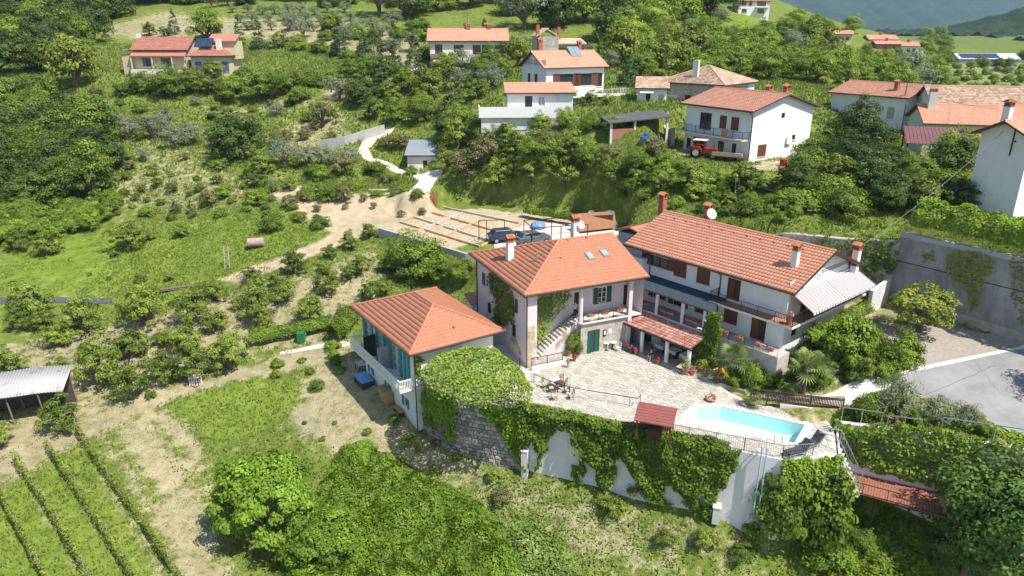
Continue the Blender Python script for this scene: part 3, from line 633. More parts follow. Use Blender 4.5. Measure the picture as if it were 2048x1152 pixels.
# its front stands back behind the open stair and gallery: rebuild that wall 2.2 m in
for ch in list(farm.children):
    if ch.name.startswith('wall') and abs(sum(v.co.y for v in ch.data.vertices) / len(ch.data.vertices)) < .01: bpy.data.objects.remove(ch)
RE = Face((.86, 2.2), (10.9, 2.2)); mb = MB()
fw = [(6.9, 3.62, 7.75, 5.05, 'green'), (4.55, 3.0, 5.2, 4.95, 'dark'), (9.5, 3.0, 10.0, 4.95, 'dark'), (1.2, 3.7, 2.0, 4.9, 'green')]
panel(mb, RE, -.9, 6.9, [q[:4] for q in fw]); mb.build('wall', PINK, farm)
for q in fw: window(farm, RE, *q)
MB().box(0.003, .86, 0.003, 2.2, -.9, 6.6).build('corner_pier', PINK_OLD, farm)
for z in (.2, 1.1, 1.9, 2.9, 3.4):
    pass
q = MB(); rng = random.Random(3)
for k in range(11):                                   # quoins showing where the render fell
    z = -.1 + k * .34; wq = .45 + rng.random() * .38; q.box(-.012, wq, -.018 - rng.random() * .02, .05, z, z + .30)
q.build('quoins', mat('quoin_stone', (.50,.40,.27), var=.3, scale=2.5, bump=.4, bscale=8), farm, bevel=.02)
MB().lathe([(.24, 3.0), (.24, 3.12), (.19, 3.16), (.19, 6.35), (.24, 6.4), (.24, 6.75)], (4.95, .2, 0), 14).build('column', PINK, farm, smooth=False)
MB().box(9.55, 9.9, .05, .4, 0, 6.7).build('pillar', PINK, farm)
# stone room under the gallery
G = Face((5.1, .3), (9.6, .3)); mb = MB(); panel(mb, G, -.3, 2.86, [(1.05, 0.02, 1.85, 2.1)]); mb.build('gallery_base', STONE, farm)
window(farm, G, 1.05, .02, 1.85, 2.1, 'greendoor', 'door')
MB().box(5.1, 5.13, .305, 2.2, -.3, 2.86).build('gallery_side', STONE, farm)
MB().box(5.1, 10.9, .06, 2.2, 2.86, 3.0).build('gallery_floor', CONC_W, farm)
G.box(MB(), 2.15, 2.5, .01, .05, 1.35, 1.95).build('notice_board', WOOD_D, farm); G.box(MB(), 2.7, 3.0, .01, .04, 1.5, 1.9).build('wall_plaque', FRAME_W, farm)
G.box(MB(), 2.25, 2.42, .05, .055, 1.5, 1.85).build('notice_sheet', FRAME_W, farm)
railing(farm, [(5.2, .12, 3.0), (9.55, .12, 3.0)], .8)
# outside stair: sixteen steps and its handrail
for k in range(15):
    z1 = .2 * (k + 1); x0 = 1.0 + k * .28; wd = .85 if k > 3 else (.3 + .14 * k)
    MB().box(x0, 5.12 if False else x0 + .30, wd - .0, 2.19, (-.3 if k < 8 else z1 - .9), z1).build('step', mat('stair_stone', (.60,.56,.49), var=.12, scale=3), farm)
MB().extr([(1.3, .82, -.2), (5.1, .82, -.2), (5.1, .82, 2.9), (4.9, .82, 2.9), (1.3, .82, .25)], (0, .03, 0)).build('stair_side', PINK_OLD, farm)
hr = MB().bar((1.1, .95, 1.0), (4.9, .95, 3.75), .045)
for k in range(6): x = 1.2 + k * .7; hr.bar((x, .95, .1 + (x - 1) * .72), (x, .95, 1.05 + (x - 1.1) * .72), .025)
hr.build('stair_handrail', METAL_D, farm)
# roof things
for px, py in ((1180, 513), (1209, 508)):
    s = at(px, py, z=7.75); l = farm.matrix_world.inverted() if False else Matrix.Rotation(-R(23.7), 4, 'Z') @ Matrix.Translation((-1.23, -52.45, 0)); p = l @ s
    sl = farm['slf']; zc = 6.5 + (p.y + .55) * sl; a = math.atan(sl)
    sk = MB().cbox((p.x, p.y, zc + .1), .62, 1.0, .10, rx=a).build('skylight', METAL_G, frf); MB().cbox((p.x, p.y - .02, zc + .155), .46, .8, .02, rx=a).build('skylight_pane', GLASS_L, sk)
chimney(farm, 1.35, 6.6, 6.8, 9.35, .55, .55); chimney(farm, 8.6, 8.2, 7.4, 10.0, .6, .6)
MB().tube([(2.6, 3.8, 7.2), (2.6, 3.8, 8.35)], .05, 8).tube([(2.6, 3.8, 8.3), (2.6, 3.8, 8.42)], .08, 8).build('vent_pipe', METAL_G, frf)
for x, y in ((4.2, 4.5), (4.6, 3.2), (6.4, 5.4), (8.3, 5.45), (3.0, 5.6)): MB().cbox((x, y, 6.5 + (min(y, 11.2 - y) + .55) * farm['slf'] + .1), .2, .16, .09).build('vent_tile', TERR, frf)
MB().tube([(-.06, -.06, -.3), (-.06, -.06, 5.9), (-.3, -.35, 6.35)], .05, 8).build('downpipe', COPPER, farm); MB().tube([(-.06, 11.1, -.8), (-.06, 11.1, 5.9), (-.3, 11.3, 6.35)], .05, 8).build('downpipe', COPPER, farm)
def dish(parent, p, r, az, m=None):
    """satellite dish: bowl on an arm"""
    d = Vector((math.cos(az), math.sin(az), .55)).normalized(); x = d.cross(Vector((0, 0, 1))).normalized(); y = x.cross(d); b = MB(); p = Vector(p); n = 14
    prev = None; b.v.append(tuple(p))
    for k, rr in enumerate((.5, .85, 1.0)):
        for j in range(n):
            an = 2 * math.pi * j / n; b.v.append(tuple(p + (x * math.cos(an) + y * math.sin(an)) * r * rr + d * (r * .28 * rr * rr)))
    for j in range(n): b.f.append((0, 1 + j, 1 + (j + 1) % n))
    for k in range(2):
        for j in range(n): a = 1 + k * n + j; c = 1 + k * n + (j + 1) % n; b.f.append((a, a + n, c + n, c))
    o = b.build('satellite_dish', m or FRAME_W, parent); MB().bar(p - y * r * .9 + d * r * .2, p + d * r * 1.1, .025).cbox(tuple(p + d * r * 1.1), .07, .07, .1).bar(p - d * .02, p - d * .12 - Vector((0, 0, .35)), .04).build('dish_arm', METAL_G, o); return o
dish(farm, (1.68, 6.6, 8.6), .26, R(-60)); dish(farm, (9.02, 8.0, 9.1), .42, R(-75))

# ---------------------------------------------------------------- the long white wing
wing, WF, wrf = house('guest_wing', 'long white guest house with brown shutters and striped awning over its end balcony', 'house', (11.05, 61.45), -50.5, 15.2, 9.5, -.6, 7.8, 10.0,
    'gable', oh=.65, os=.75, wallm=WHITE, roofm=T_NEW, tile=(.27, .40),
    wins=[('F', 1.95, 6.4, 3.8, 7.35, 'brown'), ('F', 4.62, 6.15, 5.8, 7.38, 'shut'), ('F', 6.98, 6.15, 8.17, 7.38, 'shut'), ('F', 9.9, 5.55, 11.1, 7.35, 'door'), ('F', 9.95, 3.55, 11.1, 4.7, 'shut'), ('F', 12.4, 2.92, 13.7, 4.75, 'door'),
          ('F', 2.5, 3.55, 3.4, 4.6, 'brown'), ('F', 4.75, 3.5, 5.75, 4.6, 'brown'), ('F', 7.1, 3.55, 8.1, 4.55, 'shut'), ('R', 2.0, 5.4, 3.0, 7.2, 'door'), ('R', 5.2, 5.4, 6.3, 7.2, 'door'), ('R', 7.8, 5.4, 8.6, 7.2, 'door'), ('R', 4.0, 7.9, 4.5, 8.4, 'dark'),
          ('R', 1.2, 3.6, 1.9, 4.5, 'dark')])
# gallery (loggia) on the first floor, its slab, columns, sheet roof
MB().box(1.2, 9.6, -2.1, -.004, 2.72, 3.0).build('loggia_floor', LILAC, wing)
for x in (1.5, 4.55, 7.25, 9.45): MB().lathe([(.17, 3.0), (.17, 5.02)], (x, -1.95, 0), 12).build('loggia_column', LILAC, wing)
MB().extr([(1.15, -2.35, 5.0), (10.0, -2.35, 5.0), (10.0, -.004, 5.42), (1.15, -.004, 5.42)], (0, 0, .09)).build('loggia_roof', SLATE, wing)
MB().tube([(1.15, -2.38, 5.02), (10.0, -2.38, 5.02)], .055, 6).build('gutter', COPPER, wing)
for a, b in ((1.7, 4.35), (4.75, 7.05), (7.45, 9.3)): railing(wing, [(a, -1.98, 3.0), (b, -1.98, 3.0)], .8, .12)
# porch below it
zp0, zp1 = 2.28, 2.86
ps = MB().extr([(1.1, -4.35, zp0), (9.95, -4.35, zp0), (9.95, -2.12, zp1), (1.1, -2.12, zp1)], (0, 0, -.13)).build('porch_roof', EAVE, wing)
tiles('porch_tiles', (1.1, -4.35, zp0), (9.95, -4.35, zp0), (9.95, -2.12, zp1), (1.1, -2.12, zp1), T_PORCH, ps, per=.23, course=.34, amp=.06)
for x in (4.85, 7.5, 9.7): MB().lathe([(.2, .14), (.2, .28), (.165, .3), (.165, 2.1), (.2, 2.13), (.2, zp0 + .02)], (x, -4.0, 0), 12).build('porch_column', WHITE, wing)
MB().box(1.1, 9.95, -4.1, -4.02, zp0 - .28, zp0 - .13).build('porch_beam', WOOD_D, wing)
MB().box(3.2, 10.1, -4.4, -.01, -.3, .14).build('porch_floor', mat('porch_paving', (.40,.36,.31), var=.15, scale=3), wing)
MB().box(9.85, 10.0, -2.0, -.02, .1, 2.72).build('porch_end_wall', WHITE, wing)
MB().box(1.2, 3.3, -2.0, -1.85, -.3, 2.72).build('porch_side_wall', WHITE, wing)
PG = Face((3.3, -2.0), (5.2, -2.0)); window(wing, PG, 0.0, .2, .9, 2.3, 'greendoor', 'door'); window(wing, PG, .95, .9, 1.9, 2.3, 'bright')
MB().box(4.25, 5.2, -2.0, -1.86, -.1, .9).build('porch_side_wall', WHITE, wing)
SF = Face((1.3, -2.0), (3.3, -2.0)); window(wing, Face((1.3, -1.82), (3.3, -1.82)), .5, .9, 1.3, 2.1, 'greendoor', 'window')
# balcony round the corner
bal = MB().prism([(9.1, -1.15), (16.4, -1.15), (16.4, 10.4), (15.2, 10.4), (15.2, -.004), (9.1, -.004)], 5.2, 5.36).build('balcony_slab', CONC_W, wing)
MB().prism([(9.15, -1.08), (16.33, -1.08), (16.33, 10.3), (15.21, 10.3), (15.21, -.01), (9.15, -.01)], 5.364, 5.38).build('balcony_tiles', TERR_FLOOR, bal)
railing(wing, [(9.15, -.05, 5.38), (9.15, -1.1, 5.38), (16.35, -1.1, 5.38), (16.35, 10.35, 5.38), (15.3, 10.35, 5.38)], .82, .13)
# awning: cloth, valance, cassette and arms
aw = bpy.data.materials.new('awning_stripes'); aw.use_nodes = True; t = aw.node_tree; N = t.nodes; L = t.links; B = N['Principled BSDF']; B.inputs['Roughness'].default_value = .8
uvn = N.new('ShaderNodeTexCoord'); sx = N.new('ShaderNodeSeparateXYZ'); L.new(uvn.outputs['Object'], sx.inputs[0])
f1 = N.new('ShaderNodeMath'); f1.operation = 'MULTIPLY'; f1.inputs[1].default_value = 1 / .40; L.new(sx.outputs[1], f1.inputs[0]); f2 = N.new('ShaderNodeMath'); f2.operation = 'FRACT'; L.new(f1.outputs[0], f2.inputs[0])
r = N.new('ShaderNodeValToRGB'); r.color_ramp.interpolation = 'CONSTANT'; L.new(f2.outputs[0], r.inputs[0]); e = r.color_ramp.elements; e[0].color = (.74,.70,.68,1); e[1].position = .48; e[1].color = (.24,.13,.13,1); e.new(.86).color = (.55,.42,.42,1)
L.new(r.outputs[0], B.inputs['Base Color'])
c = MB()
for y0, y1 in ((.2, 5.15), (5.2, 10.0)):
    c.extr([(15.3, y0, 7.42), (15.3, y1, 7.42), (17.15, y1, 6.42), (17.15, y0, 6.42)], (0, 0, .02)); n = 18
    for k in range(n):
        a = y0 + (y1 - y0) * k / n; b = y0 + (y1 - y0) * (k + 1) / n; c.extr([(17.155, a, 6.43), (17.155, b, 6.43), (17.165, b, 6.24), (17.165, (a + b) / 2, 6.19), (17.165, a, 6.24)], (.012, 0, 0))
ao = c.build('awning', aw, wing); MB().box(15.21, 15.34, .2, 10.0, 7.4, 7.55).bar((15.3, 1.5, 7.0), (17.1, 2.4, 6.42), .05).bar((15.3, 8.5, 7.0), (17.1, 7.6, 6.42), .05).bar((17.14, .2, 6.42), (17.14, 10, 6.42), .05).build('awning_frame', FRAME_W, ao)
# gable timbers, chimneys, pipes, dish
gt = MB()
for y in (.6, 4.75, 8.9): zz = 10 - abs(y - 4.75) * wing['slf'] - .26; gt.box(15.2, 15.9, y - .08, y + .08, zz - .16, zz)
gt.build('purlins', WOOD_R, wing)
gt = MB()
for k in range(2): gt.bar((15.97, (-.66, 10.16)[k], 7.72), (15.97, 4.75, 9.92), .05, .2)
gt.build('barge_boards', COPPER, wrf)
chimney(wing, 14.2, 2.1, 8.4, 10.75, .45, .45); chimney(wing, 15.6, 9.2, 6.9, 9.75, .5, .5); chimney(wing, 2.6, 7.0, 8.5, 11.0, .55, .55, BRICK); chimney(wing, -2.1, 6.2, 7.6, 11.3, .55, .55, BRICK)
dish(wing, (3.1, 6.7, 10.15), .5, R(-20)); dish(wing, (3.0, 4.6, 10.0), .01, 0) if False else None
for k in range(11): MB().cbox((1.2 + k * 1.25, 4.05, 10 - .7 * wing['slf'] + .09), .2, .16, .09).build('vent_tile', TERR, wrf)
MB().tube([(1.95, -.62, 7.7), (1.95, -.2, 7.45), (1.95, -.06, 7.3), (1.95, -.06, 5.5)], .05, 8).build('downpipe', COPPER, wing); MB().tube([(9.25, -.62, 7.7), (9.25, -.2, 7.45), (9.25, -.06, 7.3), (9.25, -.06, 2.9)], .05, 8).build('downpipe', COPPER, wing)
MB().tube([(9.75, -2.3, 5.0), (9.75, -2.1, 4.7), (9.75, -2.1, .2)], .045, 8).build('downpipe', COPPER, wing)
# grey rear block with its own low roof, at the back left corner
MB().box(-3.4, .6, 1.6, 8.8, -.5, 8.05).build('rear_block', mat('streaked_grey_render', (.42,.42,.44), var=.22, scale=.8), wing)
q = MB().extr([(-3.7, 1.4, 8.05), (-1.9, 1.4, 8.6), (-1.9, 9.1, 8.6), (-3.7, 9.1, 8.05)], (0, 0, .12)).extr([(-1.9, 1.4, 8.6), (.7, 1.4, 8.1), (.7, 9.1, 8.1), (-1.9, 9.1, 8.6)], (0, 0, .12)); q.build('rear_roof', T_ORANGE, wing)
tiles('roof_tiles', (-3.7, 9.1, 8.17), (-3.7, 1.4, 8.17), (-1.9, 1.4, 8.72), (-1.9, 9.1, 8.72), T_ORANGE, wing); tiles('roof_tiles', (.7, 1.4, 8.22), (.7, 9.1, 8.22), (-1.9, 9.1, 8.72), (-1.9, 1.4, 8.72), T_ORANGE, wing)
# step in the roofs between farmhouse and wing
MB().box(.02, 1.6, -.55, -.004, 5.9, 6.9).build('parapet', WHITE, wing)
# terrace with flower rail in front of the right half
MB().box(10.05, 15.9, -1.65, -.006, 1.0, 2.9).build('terrace', mat('terrace_wall', (.52,.47,.42), var=.2, scale=2, bump=.3), wing)
railing(wing, [(10.1, -1.6, 2.9), (13.0, -1.6, 2.9)], .62, .12); railing(wing, [(13.9, -1.6, 2.9), (15.85, -1.6, 2.9)], .62, .12, m=FRAME_W)

# ---------------------------------------------------------------- the annex with the teal balcony
annex, AF, arf = house('annex', 'low white annex with hipped orange roof and long white balcony with teal curtains', 'house', (-13.3, 58.27), -56.8, 10.6, 7.1, -5.2, 3.0, 4.75,
    'hip', oh=.75, wallm=WHITE, roofm=T_ORANGE, wins=[('F', .4, -.45, 2.2, 1.9, 'bright'), ('F', 3.3, -.45, 5.2, 1.9, 'bright'), ('F', 6.2, -.45, 7.9, 1.9, 'bright'), ('F', 1.0, -2.9, 1.6, -2.1, 'teal'), ('F', 4.7, -2.9, 5.3, -2.1, 'teal'), ('F', 8.2, -2.9, 8.8, -2.1, 'teal'), ('R', 4.6, .2, 5.4, 1.4, 'teal')])
F_ = AF['F']
for a in (.2, 2.05, 3.05, 4.6, 5.3, 5.95, 7.85, 8.6, 9.3): F_.box(MB(), a, a + .42, .02, .09, -.42, 2.05).build('curtain', TEAL, annex)
ab = F_.box(MB(), -.1, 10.3, .004, 1.25, -.6, -.46).build('balcony_slab', CONC_W, annex)
bb = MB()
for k in range(74): a = -.05 + k * .14; F_.box(bb, a, a + .055, 1.18, 1.22, -.4, .36)
for k in range(8): F_.box(bb, 10.24, 10.28, .1 + k * .14, .155 + k * .14, -.4, .36); F_.box(bb, -.09, -.05, .1 + k * .14, .155 + k * .14, -.4, .36)
br = MB(); F_.box(br, -.12, 10.32, 1.16, 1.24, .36, .44); F_.box(br, 10.22, 10.3, .01, 1.16, .36, .44); F_.box(br, -.12, -.04, .01, 1.16, .36, .44); F_.box(br, -.12, 10.32, 1.17, 1.23, -.46, -.38)
bo = br.build('balcony_rail', FRAME_W, annex); bb.build('balusters', FRAME_W, bo)
for a in (3.0, 5.75): F_.box(MB(), a, a + .05, .05, 1.1, -.46, 1.55).build('privacy_screen', GLASS_L if a > 4 else GLASS, annex); F_.box(MB(), a - .02, a + .07, 1.1, 1.16, -.46, 1.6).build('screen_post', METAL_D, annex)
MB().tube([(-.2, 4.9, 4.3), (-.2, 4.9, 5.35)], .07, 8).build('vent_pipe', METAL_D, arf) if False else MB().tube([(1.1, 4.4, 4.1), (1.1, 4.4, 5.3)], .07, 8).tube([(1.1, 4.4, 5.2), (1.1, 4.4, 5.3)], .11, 8).build('vent_pipe', METAL_D, arf)
for x, y, z in ((9.9, 3.9, 3.75), (1.2, 5.6, 3.85)): MB().cbox((x, y, z), .2, .16, .14).build('vent_tile', TERR, arf)
MB().tube([(10.66, -.06, -5), (10.66, -.06, 2.6), (11.0, -.5, 2.95)], .05, 8).build('downpipe', COPPER, annex); MB().box(9.9, 10.62, -.03, .3, -5, -4.2).build('plinth', CONC, annex)
# ---------------------------------------------------------------- courtyard: slab, flagstones, pool
def stone_mat(name, a, b, c, bump=.3):
    m = bpy.data.materials.new(name); m.use_nodes = True; t = m.node_tree; N = t.nodes; L = t.links; B = N['Principled BSDF']; B.inputs['Roughness'].default_value = .85; B.inputs['Specular IOR Level'].default_value = .25
    g_ = N.new('ShaderNodeNewGeometry'); oi = N.new('ShaderNodeObjectInfo'); ad = N.new('ShaderNodeMath'); L.new(g_.outputs['Random Per Island'], ad.inputs[0]); L.new(oi.outputs['Random'], ad.inputs[1]); fr = N.new('ShaderNodeMath'); fr.operation = 'FRACT'; L.new(ad.outputs[0], fr.inputs[0])
    tc = N.new('ShaderNodeTexCoord'); n = N.new('ShaderNodeTexNoise'); n.inputs['Scale'].default_value = 4; n.inputs['Detail'].default_value = 5; L.new(tc.outputs['Object'], n.inputs['Vector'])
    mm = N.new('ShaderNodeMath'); mm.operation = 'MULTIPLY_ADD'; L.new(n.outputs['Fac'], mm.inputs[0]); mm.inputs[1].default_value = .5; L.new(fr.outputs[0], mm.inputs[2]); m2 = N.new('ShaderNodeMath'); m2.operation = 'SUBTRACT'; L.new(mm.outputs[0], m2.inputs[0]); m2.inputs[1].default_value = .25
    r = N.new('ShaderNodeValToRGB'); L.new(m2.outputs[0], r.inputs[0]); e = r.color_ramp.elements; e.new(.5)
    for k, q in enumerate((a, b, c)): e[k].position = (.0, .5, 1.0)[k]; e[k].color = (*q, 1)
    L.new(r.outputs[0], B.inputs['Base Color']); bp = N.new('ShaderNodeBump'); bp.inputs['Strength'].default_value = bump; bp.inputs['Distance'].default_value = .03; L.new(n.outputs['Fac'], bp.inputs['Height']); L.new(bp.outputs[0], B.inputs['Normal'])
    MATS[name] = m; return m
FLAG = stone_mat('flagstone', (.38,.35,.30), (.45,.415,.355), (.52,.48,.415)); WALLST = stone_mat('wall_stone', (.17,.15,.13), (.33,.29,.25), (.50,.46,.41), .6)
MORTAR = mat('pale_mortar', (.60,.55,.465), var=.1, scale=3, bump=.2, bscale=30); MORTAR_G = mat('grey_mortar', (.36,.34,.31), var=.2, scale=3, bump=.4, bscale=14)
PQ = [at(u, v, z=0) for u, v in ((1397,813.6),(1442,812.8),(1609.7,849.7),(1588,886),(1374,841))]; POOL = [(p.x, p.y) for p in PQ]
def offset(poly, d):
    """move a plan polygon outwards (counter-clockwise input) by d"""
    n = len(poly); out = []; P = [Vector(p[:2]) for p in poly]
    ar = sum(P[i].x * P[(i+1) % n].y - P[(i+1) % n].x * P[i].y for i in range(n)); sg = 1 if ar > 0 else -1
    for i in range(n):
        a, b, c = P[i-1], P[i], P[(i+1) % n]; e1 = (b - a).normalized(); e2 = (c - b).normalized(); n1 = Vector((e1.y, -e1.x)) * sg; n2 = Vector((e2.y, -e2.x)) * sg
        m = (n1 + n2); m = m / max(.3, m.dot(n1) if m.length > 1e-6 else 1); out.append(tuple(b + m * d))
    return out
YARD = [(-6.75,50.1),(-3.8,47.05),(.6,45.6),(8.1,42.9),(15.2,40.1),(17.4,39.2),(21.1,39.6),(22.3,42.8),(22.3,44.7),(17.6,46.85),(16.5,48.4),(16.0,50.2),(15.9,54),(11.5,60.5),(2,58),(-2.2,56.5)]
POOL_O = offset(POOL, .28)
def plate(poly, holes, z):
    vs = [Vector(p) for p in poly]; ed = [(i, (i + 1) % len(poly)) for i in range(len(poly))]
    for h in holes: k = len(vs); vs += [Vector(p) for p in h]; ed += [(k + i, k + (i + 1) % len(h)) for i in range(len(h))]
    r = delaunay_2d_cdt(vs, ed, [], 1, 1e-4); mb = MB(); mb.v = [(v.x, v.y, z) for v in r[0]]
    for f in r[2]:
        cx = sum(r[0][i].x for i in f) / 3; cy = sum(r[0][i].y for i in f) / 3
        if not any(inpoly(np.array(cx), np.array(cy), h) for h in holes): mb.f.append(tuple(f))
    return mb
yb = plate(YARD, [POOL_O], -.035); n = len(YARD)
for i in range(n):
    a, b = YARD[i], YARD[(i + 1) % n]; yb.poly([(a[0], a[1], -5.5), (b[0], b[1], -5.5), (b[0], b[1], -.035), (a[0], a[1], -.035)])
yard = yb.build('courtyard', MORTAR); tag(yard, kind='structure')
def clip(poly, p, nrm):
    out = []
    for i in range(len(poly)):
        a, b = poly[i], poly[(i + 1) % len(poly)]; da = (a - p).dot(nrm); db = (b - p).dot(nrm)
        if da <= 0: out.append(a)
        if (da < 0) != (db < 0) and abs(da - db) > 1e-9: out.append(a + (b - a) * (da / (da - db)))
    return out
def voronoi(poly, step, gap, holes, rng):
    P = np.array(poly); x0, y0 = P.min(0); x1, y1 = P.max(0); nx_ = int((x1 - x0) / step) + 1; ny_ = int((y1 - y0) / step) + 1
    S = {(i, j): Vector((x0 + (i + .5 + rng.uniform(-.42, .42)) * step, y0 + (j + .5 + rng.uniform(-.42, .42)) * step)) for i in range(-1, nx_ + 1) for j in range(-1, ny_ + 1)}; out = []
    for (i, j), s in S.items():
        if not inpoly(np.array(s.x), np.array(s.y), poly) or any(inpoly(np.array(s.x), np.array(s.y), h) for h in holes): continue
        c = [s + Vector(q) * step * 2 for q in ((-1, -1), (1, -1), (1, 1), (-1, 1))]
        for di in (-2, -1, 0, 1, 2):
            for dj in (-2, -1, 0, 1, 2):
                o = S.get((i + di, j + dj))
                if o is None or (di == 0 and dj == 0): continue
                d = o - s; c = clip(c, s + d * .5 - d.normalized() * gap, d.normalized())
                if len(c) < 3: break
            if len(c) < 3: break
        if len(c) >= 3: out.append((s, c))
    return out
cells = voronoi(YARD, .43, .026, [offset(POOL, .55)], random.Random(5))
cells = [(s, [p for p in c]) for s, c in cells if not any(inpoly(np.array(p.x), np.array(p.y), POOL_O) for p in c) and all(inpoly(np.array(p.x), np.array(p.y), YARD) for p in c)]
yv = lambda s: (s.y < 53.6 + .42 * (s.x - 1.2)) and not (s.x < 1.5 and s.y > 48.0)
cells = [q for q in cells if yv(q[0])]; cells.sort(key=lambda q: q[0].length)
# the paving in view: the 300 nearest the middle of the yard are single stones, the rest one part
ctr = Vector((9.5, 48.5)); cells.sort(key=lambda q: (q[0] - ctr).length); rest = MB(); rr = random.Random(9)
for k, (s, c) in enumerate(cells):
    z = -.002 + rr.uniform(-.008, .008)
    if k < 300: MB().prism([tuple(p - s) for p in c], -.03, 0).build('flagstone', FLAG, yard, loc=(s.x, s.y, z))
    else: rest.prism([tuple(p) for p in c], z - .03, z)
tag(rest.build('flagstone_paving', FLAG, yard), kind='stuff')
# pool
pool = empty('swimming_pool', (POOL[0][0], POOL[0][1], 0), 0, 'turquoise swimming pool with pale coping set in the flagstone terrace', 'pool'); PO = Vector((POOL[0][0], POOL[0][1], 0))
loc = lambda pts: [(p[0] - PO.x, p[1] - PO.y) for p in pts]
sh = MB(); pl = loc(POOL); m_ = len(pl)
sh.poly([(p[0], p[1], -1.1) for p in pl])
for i in range(m_): a, b = pl[i], pl[(i + 1) % m_]; sh.poly([(a[0], a[1], -1.1), (b[0], b[1], -1.1), (b[0], b[1], -.02), (a[0], a[1], -.02)])
sh.build('basin', mat('pool_liner', (.62,.86,.87), rough=.5, var=.03, scale=1), pool)
cp = plate(loc(POOL_O), [pl], .012); ring = cp; po = loc(POOL_O)
for i in range(m_): a, b = po[i], po[(i + 1) % m_]; ring.poly([(a[0], a[1], -.06), (b[0], b[1], -.06), (b[0], b[1], .012), (a[0], a[1], .012)])
for i in range(m_): a, b = pl[i], pl[(i + 1) % m_]; ring.poly([(a[0], a[1], -.06), (b[0], b[1], -.06), (b[0], b[1], .012), (a[0], a[1], .012)])
ring.build('coping', mat('coping_stone', (.66,.61,.52), var=.08, scale=3), pool)
wm = bpy.data.materials.new('pool_water'); wm.use_nodes = True; t = wm.node_tree; N = t.nodes; L = t.links
for q in list(N): N.remove(q)
o_ = N.new('ShaderNodeOutputMaterial'); tr = N.new('ShaderNodeBsdfTransparent'); tr.inputs[0].default_value = (.88, .99, .99, 1); gl = N.new('ShaderNodeBsdfGlossy'); gl.inputs['Roughness'].default_value = .03; fr = N.new('ShaderNodeFresnel'); fr.inputs[0].default_value = 1.33; mx = N.new('ShaderNodeMixShader')
tc = N.new('ShaderNodeTexCoord'); wv = N.new('ShaderNodeTexNoise'); wv.inputs['Scale'].default_value = 5; L.new(tc.outputs['Object'], wv.inputs['Vector']); bp = N.new('ShaderNodeBump'); bp.inputs['Strength'].default_value = .12; bp.inputs['Distance'].default_value = .05; L.new(wv.outputs['Fac'], bp.inputs['Height']); L.new(bp.outputs[0], gl.inputs['Normal']); L.new(bp.outputs[0], fr.inputs['Normal'])
L.new(fr.outputs[0], mx.inputs[0]); L.new(tr.outputs[0], mx.inputs[1]); L.new(gl.outputs[0], mx.inputs[2]); L.new(mx.outputs[0], o_.inputs[0])
MB().poly([(p[0], p[1], -.10) for p in pl]).build('water', wm, pool)
# pool ladder
lp = at(1558, 892, z=.0) + Vector((0, .25, 0)); lad = empty('pool_ladder', lp, R(-20), 'chromed pool ladder with two hooped handrails', 'ladder')
for x in (-.25, .25): MB().tube([(x, .35, -.8), (x, .35, .1), (x, .3, .55), (x, .12, .72), (x, -.1, .62), (x, -.18, .0)], .022, 6).build('handrail', METAL_G, lad)
for z in (-.7, -.42, -.14): MB().bar((-.25, .35, z), (.25, .35, z), .06, .03).build('rung', METAL_G, lad)

# ---------------------------------------------------------------- walls
def wall_run(mb, pts, th, z0, z1s, side=1):
    """solid wall along a plan polyline; z1s = height of the top at each point"""
    P = [Vector(p[:2]) for p in pts]; n = len(P); off = []
    for i in range(n):
        d = (P[min(i + 1, n - 1)] - P[max(i - 1, 0)]).normalized(); off.append(Vector((-d.y, d.x)) * th * side)
    i0 = len(mb.v); zz0 = z0 if hasattr(z0, '__len__') else [z0] * n
    for p, o, zt, zb in zip(P, off, z1s, zz0): mb.v += [(p.x, p.y, zb), (p.x, p.y, zt), (p.x + o.x, p.y + o.y, zt), (p.x + o.x, p.y + o.y, zb)]
    for i in range(n - 1):
        a = i0 + 4 * i; b = a + 4
        for k in range(4): mb.f.append((a + k, b + k, b + (k + 1) % 4, a + (k + 1) % 4))
    mb.f += [(i0, i0 + 1, i0 + 2, i0 + 3), (i0 + 4 * n - 1, i0 + 4 * n - 2, i0 + 4 * n - 3, i0 + 4 * n - 4)]; return mb
def world_thing(name, label, cat, p, group=None): return empty(name, p, 0, label, cat, group)
RW = [(.62,45.46),(8.1,42.72),(15.2,39.92),(17.4,39.02),(21.25,39.42),(22.5,42.7)]
rw = tag(wall_run(MB(), RW, .12, -6.2, [.06] * 6).build('retaining_wall', LILAC), 'tall lilac white retaining wall hung with vines below the courtyard', 'wall')
for p0, zt, lab in (((1.0, 45.1), -3.1, 'short white buttress pillar where stone wall meets white wall'), ((13.9, 40.1), -4.3, 'low pale concrete post at foot of the white wall')):
    o = MB().box(-.24, .24, -.3, .22, -5.6 - zt, 0).extr([(-.28, -.34, 0), (.28, -.34, 0), (.28, .24, .12), (-.28, .24, .12)], (0, 0, .05)).build('wall_pillar', LILAC if zt > -4 else CONC_W, loc=(p0[0], p0[1], zt)); o.rotation_euler = (0, 0, R(-20)); tag(o, lab, 'pillar')
